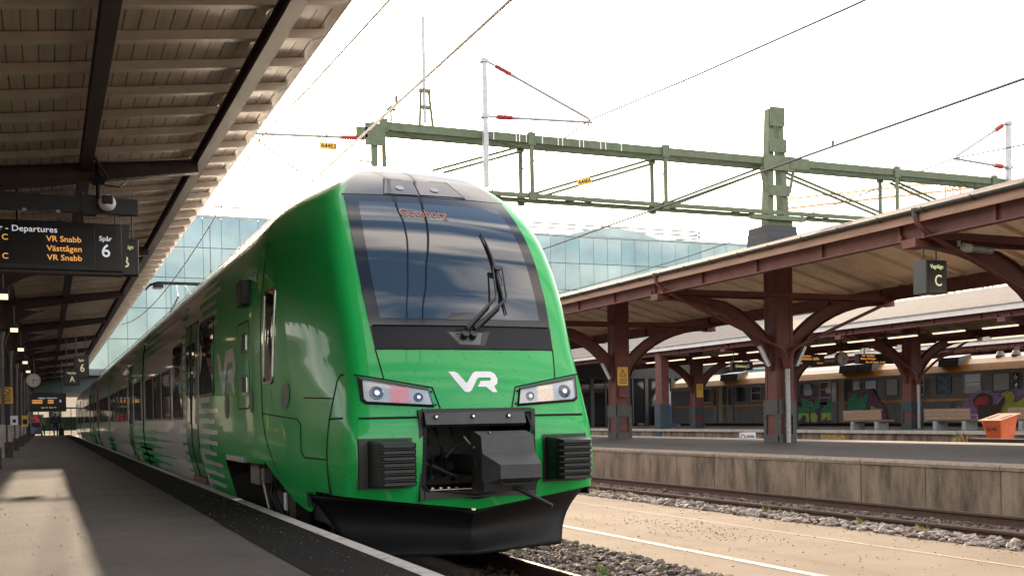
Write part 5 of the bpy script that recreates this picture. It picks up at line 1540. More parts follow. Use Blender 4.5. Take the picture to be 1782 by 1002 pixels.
# downpipe on the bench column
dp = thing('downpipe', (C2X, C2[2] - 0.35, ZR), 'pale downpipe with maroon funnel on the column between the two benches', 'pipe')
yp = C2[2] - 0.36
b = MB(); b.tube([(C2X - 3.6, yp, 4.7), (C2X - 3.4, yp, 4.3), (C2X - 0.7, yp, 3.2), (C2X - 0.1, yp, 2.75), (C2X - 0.08, yp, 2.5)], 0.05, 8)
b.tube([(C2X + 3.6, yp, 4.6), (C2X + 0.9, yp, 3.3), (C2X + 0.15, yp, 2.75), (C2X + 0.1, yp, 2.5)], 0.05, 8); b.cyl((C2X, yp, 2.4), (C2X, yp, 2.62), 0.09, 0.17, 8); b.build('branch_pipe', M_MAROON, dp)
b = MB(); b.cyl((C2X, yp, ZR), (C2X, yp, 2.4), 0.065, n=10); b.build('pipe', M_GREYM, dp)
# tube lamps
ordn = ['first', 'second', 'third', 'fourth', 'fifth', 'sixth', 'seventh', 'eighth', 'ninth', 'tenth', 'eleventh', 'twelfth']
for rowi, (x, ystart) in enumerate(((28.7, 26.4), (33.1, 27.9))):
    for k in range(11):
        y = ystart + k * 2.2
        L = thing('tube_lamp', (x, y, 4.05), '%s lit tube lamp from the right in the %s row under the second canopy' % (ordn[k], ('near', 'far')[rowi]), 'lamp', 'tube lamps of the second canopy')
        b = MB(); b.box(x - 0.07, x + 0.07, y - 0.78, y + 0.78, 4.08, 4.14); b.cyl((x, y, 4.14), (x, y, 4.7), 0.012, n=6); b.build('housing', M_SIGN, L)
        b = MB(); b.box(x - 0.065, x + 0.065, y - 0.68, y + 0.68, 4.035, 4.078); b.build('tube', M_TUBE, L)
# boards, clock and name sign under the second canopy
def small_board(x0, x1, y, z0, z1, lines, label):
    t = thing('departure_board', ((x0 + x1) / 2, y, z0), label, 'display board')
    b = MB(); b.box(x0, x1, y, y + 0.25, z0, z1); b.build('case', M_SIGN, t)
    for s, sz, fx, fz, mt in lines:
        text('lettering', s, sz, (x0 + (x1 - x0) * fx, y - 0.01, z0 + (z1 - z0) * fz), X_, Z_, mt, t)
    for q in (0.2, 0.8):
        b = MB(); b.cyl((x0 + (x1 - x0) * q, y + 0.12, z1), (x0 + (x1 - x0) * q, y + 0.12, 4.6), 0.02); b.build('hanger', M_SIGN, t)
    return t
small_board(29.47, 31.04, 38.0, 3.42, 3.87, [('928  Västtågen', 0.11, 0.34, 0.82, M_LED_O), ('Trollhättan Säffle', 0.16, 0.47, 0.55, M_LED_O), ('avgår', 0.09, 0.2, 0.15, M_LED_O), ('Boden C', 0.09, 0.85, 0.15, M_LED_O)], 'black orange-lettered board left of the clock under the second canopy')
small_board(29.90, 31.75, 34.5, 3.28, 3.68, [('928  Västtågen', 0.11, 0.25, 0.8, M_LED_O), ('Bohus Älvängen', 0.12, 0.25, 0.5, M_LED_O), ('Åker till Alingsås  Partille', 0.1, 0.45, 0.15, M_LED_O)], 'black orange-lettered board right of the clock under the second canopy')
clock(30.38, 36.0, 3.57, 0.27, 'pale round clock between the two boards under the second canopy', 3.0, 30, [(0, 0, 0.2), (0, 0, 1.0)])
t = thing('name_sign', (28.9, 41, 3.3), 'dark station name sign under the second canopy, left of the big column', 'sign')
b = MB(); b.box(28.34, 29.46, 41, 41.15, 3.32, 3.70); b.build('case', M_SIGN, t)
text('lettering', 'Göteborg C', 0.17, (28.9, 40.99, 3.5), X_, Z_, M_TXT_Y, t, 0.9)
for x in (28.5, 29.3):
    b = MB(); b.cyl((x, 41.1, 3.7), (x, 41.1, 4.4), 0.02); b.build('hanger', M_SIGN, t)
# small warning sign on the far column
y = C2[4]
t = thing('warning_sign', (C2X, y - 0.3, 2.7), 'small orange warning sign on the far maroon column by the blue bin', 'sign')
b = MB(); b.box(C2X - 0.2, C2X + 0.2, y - 0.30, y - 0.285, 2.25, 2.95); b.build('plate', M_YELLOW, t)
b = MB(); b.grid([[(C2X + x, y - 0.305, z + 0.02) for x, z in tr_o], [(C2X + x, y - 0.305, z + 0.02) for x, z in tr_i]], closed=True); b.build('triangle', M_INK, t, fix=False)
# ------------------------------------------------------------------ grey railcar with graffiti, benches, bin
RX = 35.6                                 # its near side
rc = thing('railcar', (RX + 1.55, 42, 0), 'old grey railcar with ochre roof and graffiti behind the second platform', 'train')
prof = [(0.0, 0.80), (-0.0, 1.95), (0.0, 2.75), (0.06, 2.98), (0.25, 3.28), (0.55, 3.50), (0.9, 3.62), (1.55, 3.70)]


def railcar_body(y0, y1):
    L = [(RX + x, z) for x, z in prof]; full = L + [(2 * (RX + 1.55) - x, z) for x, z in reversed(L[:-1])]
    b = MB()
    for mi, a, e in ((0, 0, 3), (1, 3, 6), (2, 6, 8), (1, 8, 11), (0, 11, 14)):
        b.cur = mi
        pts = full[a:e + 1]
        b.grid([[(x, y0, z) for x, z in pts], [(x, y1, z) for x, z in pts]])
    for y in (y0, y1):
        b.cur = 0; b.add([(x, y, z) for x, z in full], [tuple(range(len(full)))])
    o = b.build('body', [M_GREYT, M_GOLD, M_LTROOF], rc)
    # ribbed lower side
    for i in range(20):
        z = 0.86 + i * 0.042
        q = MB(); q.box(RX - 0.014, RX - 0.001, y0 + 0.4, y1 - 0.4, z, z + 0.03); q.build('side_rib', M_GREYT2, o)
    q = MB(); q.box(RX - 0.018, RX - 0.001, y0 + 0.4, y1 - 0.4, 1.735, 1.85); q.build('ochre_stripe', M_GOLD, o)
    q = MB(); q.box(RX - 0.016, RX - 0.001, y0, y1, 2.90, 2.96); q.build('gutter_rail', M_GREYT2, o)
    return o
bodyA = railcar_body(18, 46.6)
bodyB = railcar_body(47.2, 58)
M_FRAME = pm('railcar_window_frame', (0.36, 0.33, 0.30), 0.4, 0.5)
M_FOIL = pm('pale_foil_window', (0.30, 0.33, 0.33), 0.35, var=0.3, vscale=6, bump=0.2, bscale=40)
M_BLUEART = pm('blue_window_art', (0.02, 0.10, 0.20), 0.3, vscale=2.5, col2=(0.012, 0.02, 0.03), thr=(0.48, 0.52))


def rwin(ya, yb, z0, z1, body, mat=M_WIND2, frame=M_FRAME, split=False):
    P = [(y, z) for y, z in rrect(min(ya, yb), max(ya, yb), z0, z1, 0.09)]
    I = [(y, z) for y, z in rrect(min(ya, yb) + 0.04, max(ya, yb) - 0.04, z0 + 0.04, z1 - 0.04, 0.06)]
    b = MB(); c = (sum(p[0] for p in I) / len(I), sum(p[1] for p in I) / len(I)); n = len(I)
    b.add([(RX - 0.012, y, z) for y, z in I] + [(RX - 0.012, c[0], c[1])], [(i, (i + 1) % n, n) for i in range(n)])
    w = b.build('window', mat, body)
    b = MB(); b.grid([[(RX - 0.001, y, z) for y, z in P], [(RX - 0.028, y, z) for y, z in P], [(RX - 0.028, y, z) for y, z in I], [(RX - 0.010, y, z) for y, z in I]], closed=True); b.build('window_frame', frame, w)
    if split:
        zm = z0 + (z1 - z0) * 0.55
        b = MB(); b.box(RX - 0.026, RX - 0.013, min(ya, yb) + 0.04, max(ya, yb) - 0.04, zm - 0.02, zm + 0.02); b.build('window_bar', frame, w)
    return w
M_DKFR = pm('dark_frame', (0.03, 0.03, 0.03), 0.5)
rwin(49.7, 48.8, 2.02, 2.84, bodyB, split=True); rwin(51.1, 50.3, 2.02, 2.84, bodyB, frame=M_DKFR); rwin(54.6, 53.6, 2.02, 2.84, bodyB)
rwin(45.42, 44.5, 2.05, 2.85, bodyA, frame=M_DKFR); rwin(43.97, 43.1, 2.05, 2.86, bodyA, split=True); rwin(40.72, 39.89, 2.04, 2.84, bodyA, frame=M_DKFR)
rwin(39.32, 38.5, 2.04, 2.85, bodyA, M_FOIL, M_DKFR); rwin(37.78, 36.93, 2.04, 2.85, bodyA, split=True); rwin(36.22, 35.34, 2.05, 2.87, bodyA, M_BLUEART, M_DKFR)
rwin(34.67, 33.75, 2.04, 2.86, bodyA, split=True); rwin(33.15, 32.26, 2.04, 2.85, bodyA, M_FOIL, M_DKFR); rwin(31.6, 30.7, 2.04, 2.85, bodyA, split=True); rwin(29.9, 29.0, 2.04, 2.85, bodyA)
rwin(28.3, 27.4, 2.04, 2.85, bodyA)
# open doorways with folded leaves
for ya, yb, bd in ((42.57, 41.51, bodyA), (52.9, 51.95, bodyB)):
    b = MB(); b.box(RX - 0.006, RX - 0.002, yb, ya, 0.82, 2.93); d = b.build('doorway', M_INK, bd)
    b = MB(); b.box(RX - 0.02, RX - 0.007, ya - 0.42, ya - 0.02, 0.85, 2.9); b.build('vestibule_panel', pm('vestibule', (0.20, 0.155, 0.105), 0.6), d)
    b = MB(); b.tube([(RX - 0.03, ya - 0.55, 1.2), (RX - 0.03, ya - 0.55, 2.0), (RX - 0.03, ya - 0.72, 2.0), (RX - 0.03, ya - 0.72, 1.2)], 0.015); b.build('grab_rail', pm('blue_rail', (0.03, 0.10, 0.28), 0.4), d)
    for c0, c1 in ((ya + 0.04, ya + 0.48), (yb - 0.58, yb - 0.04)):
        b = MB(); b.box(RX - 0.07, RX - 0.02, c0, c1, 0.85, 2.94); lf = b.build('door_leaf', M_GREYT2, bd)
        b = MB(); b.prism([(RX - 0.075, 0)] * 0 + [(y, z) for y, z in rrect(c0 + 0.08, c1 - 0.08, 1.85, 2.8, 0.1)], RX - 0.078, RX - 0.071, axis='X'); b.build('leaf_window', M_WIND2, lf)
        b = MB(); b.box(RX - 0.076, RX - 0.071, (c0 if c0 > ya else c1 - 0.07), (c0 + 0.07 if c0 > ya else c1), 1.75, 2.85); b.build('yellow_edge', M_GOLD, lf)
# roof vents
for ya, yb, bd in ((36.17, 35.03, bodyA), (42.6, 40.3, bodyA), (52.8, 51.1, bodyB)):
    b = MB(); b.prism([(RX + 0.06, 3.22), (RX + 0.10, 3.60), (RX + 0.8, 3.72), (RX + 0.8, 3.3)], yb, ya); v = b.build('roof_vent', M_GREYT, bd)
    n = 6
    for i in range(n):
        yy = yb + (ya - yb) * (i + 0.5) / n
        b = MB(); b.prism([(RX + 0.045, 3.25), (RX + 0.088, 3.585), (RX + 0.098, 3.585), (RX + 0.06, 3.25)], yy - (ya - yb) / n * 0.42, yy + (ya - yb) / n * 0.42); b.build('louvre', M_INK, v)
b = MB()
for y in (29.6, 32.6, 33.4, 38.3):
    b = MB(); b.cyl((RX + 0.7, y, 3.55), (RX + 0.7, y, 3.75), 0.22, 0.1, 10); b.build('roof_cap', M_GREYT2, bodyA)
b = MB(); b.box(RX + 0.3, RX + 2.8, 18.4, 46.2, 0.35, 0.8); b.box(RX + 0.3, RX + 2.8, 47.5, 57.5, 0.35, 0.8); b.box(RX + 0.2, RX + 2.9, 46.6, 47.2, 0.8, 3.4)
b.build('underframe', M_UNDER, rc)
# pictograms
for z0, sym in ((2.49, 'w'), (2.12, 'p')):
    b = MB(); b.prism(rrect(31.82, 32.15, z0, z0 + 0.33, 0.04), RX - 0.016, RX - 0.012, axis='X'); pc = b.build('pictogram', M_INK, bodyA)
    b = MB(); yc_, zc_ = 31.985, z0 + 0.12
    for i in range(14):
        if sym == 'w' and i in (2, 3, 4): continue
        a0, a1 = 2 * math.pi * i / 14, 2 * math.pi * (i + 1) / 14
        rr = 0.07 if sym == 'w' else 0.05
        b.bar((RX - 0.019, yc_ + rr * math.cos(a0), zc_ + rr * math.sin(a0)), (RX - 0.019, yc_ + rr * math.cos(a1), zc_ + rr * math.sin(a1)), 0.004, 0.018, up=(0, math.cos(a0), math.sin(a0)))
    if sym == 'w':
        b.bar((RX - 0.019, yc_ + 0.03, z0 + 0.27), (RX - 0.019, yc_ + 0.01, z0 + 0.14), 0.004, 0.02, up=(0, 1, 0)); b.bar((RX - 0.019, yc_ + 0.01, z0 + 0.14), (RX - 0.019, yc_ - 0.08, z0 + 0.14), 0.004, 0.02)
    else:
        b.add([(RX - 0.019, yc_ + 0.08, z0 + 0.18), (RX - 0.019, yc_ - 0.1, z0 + 0.18), (RX - 0.019, yc_ - 0.06, z0 + 0.28), (RX - 0.019, yc_ + 0.0, z0 + 0.26)], [(0, 1, 2, 3)])
    b.build('symbol', M_WHITE, pc, fix=False)

# graffiti: flat paint layers on the side; digitised outlines in two sheets
def g1(p): return (45.92 - (p[0] - 180) / 183.5 * 1.0 * (1 + 0.0) , 2.27 - (p[1] - 190) / 252.0)
def g2(p): return (35.10 - (p[0] - 355) / 202.0, 2.155 - (p[1] - 425) / 258.0)


def paint(pts, mp, off, mat, name='graffiti'):
    P = [mp(p) for p in pts]
    tri = tessellate_polygon([[Vector((y, z, 0)) for y, z in P]])
    b = MB(); b.add([(RX - off, y, z) for y, z in P], [tuple(t) for t in tri])
    return b.build(name, mat, bodyA, fix=False)


def stroke(pts, mp, off, w, mat):
    b = MB(); P = [mp(p) for p in pts]
    for p, q in zip(P[:-1], P[1:]):
        b.bar((RX - off, p[0], p[1]), (RX - off, q[0], q[1]), 0.003, w, up=(0, -(q[1] - p[1]), q[0] - p[0]))
    return b.build('graffiti_outline', mat, bodyA)


def clipz(pts, y, keep_below):
    out = []
    n = len(pts)
    for i in range(n):
        a, c = pts[i], pts[(i + 1) % n]
        ia, ic = (a[1] >= y) == keep_below, (c[1] >= y) == keep_below
        if ia: out.append(a)
        if ia != ic:
            t = (y - a[1]) / (c[1] - a[1]); out.append((a[0] + (c[0] - a[0]) * t, y))
    return out
G_PUR = pm('graffiti_plum', (0.085, 0.03, 0.095), 0.5, var=0.4, vscale=4)
G_GRN = pm('graffiti_green', (0.012, 0.20, 0.09), 0.5, var=0.4, vscale=3)
G_LIM = pm('graffiti_lime', (0.30, 0.40, 0.08), 0.5, var=0.3, vscale=3)
G_VIO = pm('graffiti_violet', (0.26, 0.14, 0.31), 0.5, var=0.35, vscale=2)
G_LIM2 = pm('graffiti_olive', (0.40, 0.43, 0.03), 0.5, var=0.3, vscale=2)
G_BRN = pm('graffiti_brown', (0.045, 0.025, 0.015), 0.5, var=0.3)
G_RED = pm('graffiti_red', (0.5, 0.03, 0.05), 0.5, var=0.3)
G_PNK = pm('graffiti_pink', (0.36, 0.12, 0.18), 0.5)
G_WHT = pm('graffiti_pale', (0.42, 0.46, 0.42), 0.5)
paint([(160, 350), (200, 260), (255, 195), (330, 205), (470, 205), (540, 185), (620, 180), (735, 195), (735, 545), (640, 560), (400, 555), (175, 545)], g1, 0.018, G_PUR)
letters = [
    [(255, 235), (440, 295), (445, 330), (392, 330), (385, 420), (390, 545), (335, 545), (345, 480), (300, 450), (250, 530), (200, 490), (235, 420), (225, 350), (290, 350)],
    [(405, 340), (480, 300), (485, 255), (540, 215), (560, 260), (545, 330), (562, 370), (500, 380), (475, 420), (515, 470), (495, 550), (420, 550), (400, 480), (410, 420)],
    [(560, 390), (640, 330), (660, 250), (725, 240), (728, 525), (640, 525), (630, 480), (600, 520), (555, 540)]]
for pl_ in letters:
    paint(pl_, g1, 0.021, G_GRN)
    paint(clipz(pl_, 430, True), g1, 0.024, G_LIM)
    stroke(pl_ + [pl_[0]], g1, 0.027, 0.022, M_INK)
    stroke(pl_[:5], g1, 0.030, 0.014, G_WHT)
stroke([(265, 212), (360, 255), (470, 235), (530, 195), (620, 235), (725, 225)], g1, 0.030, 0.016, G_PNK)
for q in ((225, 265), (440, 222), (690, 212), (460, 225)):
    paint([(q[0] + 9 * math.cos(a), q[1] + 12 * math.sin(a)) for a in np.linspace(0, 5.6, 8)], g1, 0.031, G_RED)
rp = [(930, 270), (1010, 190), (1060, 200), (1065, 260), (1120, 230), (1205, 190), (1190, 300), (1160, 390), (1090, 410), (1000, 400), (930, 400)]
pp = [(925, 200), (1000, 160), (1245, 150), (1330, 310), (1390, 370), (1425, 520), (1410, 548), (1310, 548), (1190, 520), (1180, 400), (1000, 420), (925, 410)]
# the right-hand piece lies partly on the folded door leaf, which stands proud
paint(pp, g1, 0.080, G_PUR); paint(rp, g1, 0.083, G_GRN); stroke(rp + [rp[0]], g1, 0.086, 0.022, M_INK)
ap_ = [(1225, 345), (1290, 380), (1370, 390), (1370, 420), (1290, 430), (1245, 445), (1300, 470), (1300, 520), (1190, 520), (1200, 450)]
paint(ap_, g1, 0.083, G_LIM); stroke(ap_ + [ap_[0]], g1, 0.086, 0.02, M_INK)
stroke([(935, 225), (960, 235), (1005, 165), (1060, 190), (1210, 160)], g1, 0.089, 0.016, G_PNK); stroke([(1250, 155), (1200, 360)], g1, 0.089, 0.014, G_PNK)
for q in ((1100, 190), (1100, 235), (1300, 290), (1408, 490), (945, 205)):
    paint([(q[0] + 9 * math.cos(a), q[1] + 13 * math.sin(a)) for a in np.linspace(0, 5.6, 8)], g1, 0.09, G_RED)
cloud = [(355, 615), (365, 590), (390, 588), (420, 605), (438, 575), (455, 545), (488, 538), (492, 500), (515, 470), (550, 462), (580, 445), (610, 428), (650, 432), (690, 418), (730, 425), (770, 432), (820, 425), (1013, 425), (1100, 440), (1200, 460), (1260, 560), (1250, 740), (510, 740), (500, 640), (440, 620)]
paint(cloud, g2, 0.021, G_VIO)
circ = [(650 + 102 * math.cos(a), 540 + 92 * math.sin(a)) for a in np.linspace(0, 6.28, 25)[:-1]]
paint(circ, g2, 0.024, G_BRN); stroke(circ + [circ[0]], g2, 0.030, 0.03, M_INK); stroke(circ[13:22], g2, 0.033, 0.018, G_WHT)
paint([(560, 545), (600, 500), (690, 490), (710, 540), (680, 590), (600, 610), (560, 600)], g2, 0.026, G_RED)
paint([(590, 580), (800, 575), (860, 500), (885, 520), (830, 660), (700, 740), (580, 740), (590, 640)], g2, 0.028, G_BRN)
stroke([(790, 575), (850, 505), (885, 510), (880, 560), (830, 655)], g2, 0.033, 0.022, G_WHT)
lime = [(820, 490), (850, 450), (900, 430), (950, 445), (982, 500), (968, 560), (1015, 545), (1060, 500), (1120, 500), (1170, 560), (1160, 740), (830, 740), (850, 620), (888, 560), (880, 505)]
paint(lime, g2, 0.026, G_LIM2); stroke(lime + [lime[0]], g2, 0.031, 0.035, M_INK); stroke([(850, 470), (905, 443), (950, 470), (968, 520)], g2, 0.034, 0.016, G_WHT)
stroke([(440, 600), (450, 560), (490, 548)], g2, 0.025, 0.014, G_WHT); stroke([(505, 500), (530, 472), (560, 468)], g2, 0.025, 0.014, G_WHT); stroke([(680, 430), (710, 428), (735, 445)], g2, 0.025, 0.014, G_WHT)
for pts in ([(220, 535), (355, 580)], [(360, 530), (280, 620)], [(310, 535), (320, 610)], [(270, 575), (345, 610)]):
    stroke(pts, g2, 0.024, 0.022, M_INK)

# benches
def bench(y0, y1, label, arms):
    t = thing('bench', (29.2, (y0 + y1) / 2, ZR), label, 'bench', 'platform benches')
    for y in (y0 + 0.25, y1 - 0.62):
        b = MB(); b.box(28.95, 29.5, y, y + 0.17, ZR, 0.98); b.build('leg', M_BCONC, t, bevel=0.01)
    for i in range(3):
        b = MB(); b.box(29.0 + i * 0.19, 29.17 + i * 0.19, y0, y1, 0.985, 1.04); b.build('seat_plank', M_WOOD, t)
    for i in range(3):
        b = MB(); b.bar((28.98 - 0.012 * i, y0 + 0.05, 1.10 + i * 0.13), (28.98 - 0.012 * i, y1 - 0.05, 1.10 + i * 0.13), 0.04, 0.122); b.build('backrest_plank', M_WOOD, t)
    for y in ((y0 + 0.2, (y0 + y1) / 2 + 0.2, y1 - 0.2) if arms else (y0 + 0.3, y1 - 0.3)):
        b = MB(); b.tube([(29.02, y, 0.98), (28.99, y, 1.2), (28.955, y, 1.42)], 0.014)
        if arms: b.tube([(29.45, y, 1.0), (29.45, y, 1.2), (29.0, y, 1.2)], 0.014)
        b.build('bracket', M_GREYM, t)
    return t
bench(32.2, 34.4, 'brown slatted bench with concrete legs in front of the green graffiti', False)
bench(27.9, 30.1, 'brown slatted bench with steel armrests left of the orange grit bin', True)
bench(24.3, 26.4, 'bench mostly hidden behind the orange grit bin', True)

# orange grit bin
gb = thing('grit_bin', (21.78, 20.1, 0.69), 'faded orange grit bin lettered in black on the sandy mound', 'bin')
def frustum(b, x0, x1, y0, y1, z0, X0, X1, Y0, Y1, z1a, z1b):
    b.add([(x0, y0, z0), (x1, y0, z0), (x1, y1, z0), (x0, y1, z0), (X0, Y0, z1a), (X1, Y0, z1b), (X1, Y1, z1b), (X0, Y1, z1a)], [(0, 3, 2, 1), (4, 5, 6, 7), (0, 1, 5, 4), (1, 2, 6, 5), (2, 3, 7, 6), (3, 0, 4, 7)])
b = MB(); frustum(b, 21.58, 22.02, 19.86, 20.28, 0.64, 21.50, 22.08, 19.80, 20.40, 1.09, 1.25); b.build('tub', M_ORANGE, gb, bevel=0.02)
b = MB(); frustum(b, 21.44, 22.14, 19.75, 20.46, 1.095, 21.44, 22.14, 19.75, 20.46, 1.12, 1.29)
b.v = [(x, y, z + (0.165 if i in (1, 2) else 0)) for i, (x, y, z) in enumerate(b.v)]
b.build('lid', pm('faded_lid', (0.62, 0.25, 0.12), 0.6, var=0.25, vscale=4), gb, bevel=0.01)
for y in (19.9, 20.3):
    b = MB(); b.bar((21.62, y, 1.172), (21.98, y, 1.26), 0.03, 0.02); b.build('hinge_strap', M_GREYM, gb)
text('lettering', 'SJ AB', 0.13, (21.532, 20.1, 0.90), (0, -1, 0), (-0.2, 0, 1), M_INK, gb, 1.05)
b = MB(); b.box(19.7, 20.0, 8.5, 19.1, 0.60, 0.73); o = b.build('timber_beam', M_SLEEPER, base=(19.85, 14, 0.5), bevel=0.01); tag(o, 'dark timber beam lying in front of the orange grit bin', 'beam')
b = MB(); b.box(19.75, 20.05, 8.5, 19.6, 0.45, 0.598); o = b.build('timber_beam', M_SLEEPER, base=(19.85, 14, 0.45), bevel=0.01); tag(o, 'lower timber beam under the grit bin ledge', 'beam')
# danger sign between the tracks
t = thing('danger_sign', (19.9, 28.5, 0.5), 'small white danger to life sign with red ring between the platforms', 'sign')
b = MB(); b.box(19.95, 20.55, 28.5, 28.52, 0.52, 0.80); b.build('plate', M_WHITE, t)
text('lettering', 'LIVSFARA', 0.105, (20.34, 28.49, 0.67), X_, Z_, M_INK, t, 0.72)
b = MB()
for i in range(16):
    a0, a1 = 2 * math.pi * i / 16, 2 * math.pi * (i + 1) / 16
    b.bar((20.06 + 0.07 * math.cos(a0), 28.494, 0.67 + 0.07 * math.sin(a0)), (20.06 + 0.07 * math.cos(a1), 28.494, 0.67 + 0.07 * math.sin(a1)), 0.004, 0.025, up=(math.cos(a0), 0, math.sin(a0)))
b.build('ring', G_RED, t)
b = MB(); b.cyl((20.25, 28.54, -0.2), (20.25, 28.54, 0.8), 0.025); b.build('post', M_GREYM, t)

# station hall behind the second platform (dark glazed bays)
hb = thing('station_hall', (33, 62.3, ZR), 'dark glazed station hall at the end of the second platform', 'building')
b = MB(); b.box(22, 44, 64.5, 65, 0, 5.5); b.build('back_wall', M_INK, hb)
b = MB(); b.box(22, 44, 62.3, 65, 3.75, 5.2); b.build('lintel', pm('hall_dark', (0.03, 0.026, 0.024), 0.6), hb)
b = MB(); b.box(22, 44, 62.25, 65, 0.0, 0.66); b.build('sill', M_CONC, hb)
for k in range(11):
    x = 22.3 + k * 2.0
    b = MB(); b.box(x - 0.12, x + 0.12, 62.2, 62.45, 0.66, 3.75); b.build('mullion', pm('hall_frame', (0.055, 0.05, 0.047), 0.5), hb)
    b = MB(); b.box(x + 0.13, x + 1.87, 62.30, 62.33, 0.70, 3.72); pn = b.build('pane', M_WIND2, hb)
    b = MB(); b.box(x + 0.95, x + 1.05, 62.27, 62.298, 0.70, 3.72); b.build('pane_bar', pm('hall_frame', (0.055, 0.05, 0.047), 0.5), pn)
for x in (34.4, 37.2, 37.9, 39.2):
    b = MB(); b.box(x, x + 0.28, 62.26, 62.29, 1.5, 2.9); b.build('lit_pane', pm('daylight_pane', (0.35, 0.37, 0.37), 0.4), hb)
b = MB(); b.box(37.0, 38.5, 61.0, 61.8, ZR, 1.95); o = b.build('blue_bin', pm('blue_plastic', (0.01, 0.05, 0.26), 0.45), base=(37.7, 61.4, ZR), bevel=0.05); tag(o, 'tall blue bin in front of the dark station hall', 'bin')
# ------------------------------------------------------------------ catenary gantry, wires, glass building, cranes
GY, GB = 22.6, 23.2
gan = thing('catenary_gantry', (C1X, 22.9, 5.6), 'green steel catenary gantry spanning the tracks above the maroon canopy', 'gantry')
GX0, GX1 = 6.75, 29.0


def channel(b, y, z0, z1, x0, x1, fl=0.07, s=1):
    b.box(x0, x1, y - 0.008, y + 0.008, z0, z1); b.box(x0, x1, min(y, y + s * fl), max(y, y + s * fl), z0, z0 + 0.014); b.box(x0, x1, min(y, y + s * fl), max(y, y + s * fl), z1 - 0.014, z1)
for y, s in ((GY, 1), (GB, -1)):
    b = MB(); channel(b, y, 7.64, 7.82, GX0, GX1, 0.08, s); b.build('upper_chord', M_GANTRY, gan)
    b = MB(); channel(b, y, 6.40, 6.50, GX0, GX1, 0.06, s); b.build('lower_chord', M_GANTRY, gan)
# lacing between the chords
xs = GX0 + 0.2; k = 0
lace = MB()
while xs < GX1 - 1:
    for z in (7.65, 6.41):
        a, e = (GY, GB) if k % 2 == 0 else (GB, GY)
        b = MB(); b.bar((xs, a, z), (xs + 1.1, e, z), 0.06, 0.012); b.build('lacing_bar', M_GANTRY, gan)
    xs += 1.15; k += 1
for x in (6.80, 10.28, 13.80, 20.92, 24.4, 28.0):
    for y in (GY - 0.02, GB + 0.02):
        b = MB(); b.box(x - 0.045, x + 0.045, y - 0.025, y + 0.025, 6.33, 7.88); b.box(x - 0.085, x + 0.085, y - 0.04, y + 0.04, 7.58, 7.87); b.box(x - 0.08, x + 0.08, y - 0.04, y + 0.04, 6.34, 6.53)
        b.build('post', M_GANTRY, gan)
def rods(x0, z0, x1, z1):
    for dz in (0, 0.11):
        for y in (GY + 0.02,):
            b = MB(); b.cyl((x0, y, z0 - dz), (x1, y + 0.3, z1 - dz), 0.034, n=6); b.cyl((x0 + (x1 - x0) * 0.08, y + 0.02, z0 + (z1 - z0) * 0.08 - dz), (x0 + (x1 - x0) * 0.12, y + 0.03, z0 + (z1 - z0) * 0.12 - dz), 0.028, n=6)
            b.build('tie_rod', M_GANTRY, gan)
rods(6.9, 6.52, 10.15, 7.62); rods(10.4, 6.52, 13.7, 7.62); rods(13.9, 6.52, 16.8, 7.62); rods(20.8, 6.52, 17.3, 7.62); rods(24.3, 6.52, 21.0, 7.62)
# lattice mast through the canopy roof
mast = MB()
def leg(x0, x1, X0, X1, y0, y1, z0, z1):
    frustum(mast, x0, x1, y0, y1, z0, X0, X1, y0 + 0.06, y1 - 0.06, z1, z1)
leg(16.74, 16.92, 16.88, 17.02, 22.58, 22.90, 5.5, 9.05); leg(17.28, 17.46, 17.14, 17.28, 22.58, 22.90, 5.5, 9.05)
mo = mast.build('mast_leg', M_GANTRY, gan)
for z0, z1, w in ((8.60, 9.08, 0.22), (7.95, 8.28, 0.25), (6.85, 7.12, 0.32), (6.02, 6.25, 0.37)):
    b = MB(); b.box(C1X - w, C1X + w, 22.50 + (z1 - 5.5) * 0.016, 22.53 + (z1 - 5.5) * 0.016, z0, z1); bp_ = b.build('batten_plate', M_GANTRY, gan)
    b = MB()
    for q in (-1, 1):
        for r_ in (0.2, 0.5, 0.8): rivet(b, (C1X + q * (w - 0.05), 22.5 + (z1 - 5.5) * 0.016, z0 + (z1 - z0) * r_), (0, -1, 0), 0.018)
    rv = b.build('rivets', M_GANTRY, bp_); rv['kind'] = 'stuff'
b = MB(); b.box(C1X - 0.45, C1X + 0.5, GY - 0.05, GY - 0.02, 7.50, 7.86); b.box(C1X + 0.35, C1X + 0.95, GY - 0.06, GY - 0.025, 7.56, 7.84); b.build('gusset', M_GANTRY, gan)
for q in (-1, 1):
    b = MB(); b.bar((C1X + q * 0.5, GY, 7.55), (C1X + q * 0.36, GY, 6.95), 0.07, 0.05); b.build('knee_brace', M_GANTRY, gan)
b = MB(); b.box(C1X - 0.9, C1X + 0.7, GY - 0.2, GY - 0.05, 6.22, 6.33); b.build('saddle', M_GANTRY, gan)
# slate-clad collar where the mast pierces the roof
col_ = thing('mast_collar', (C1X, 22.85, 5.5), 'dark slate-clad collar where the gantry mast meets the maroon canopy roof', 'collar')
for i in range(5):
    b = MB(); w = 0.50 - 0.012 * i; b.box(C1X - w, C1X + w, 22.85 - w + 0.05, 22.85 + w - 0.05, 5.35 + i * 0.15, 5.50 + i * 0.15 - 0.006); b.build('slate_course', M_SLATE, col_)
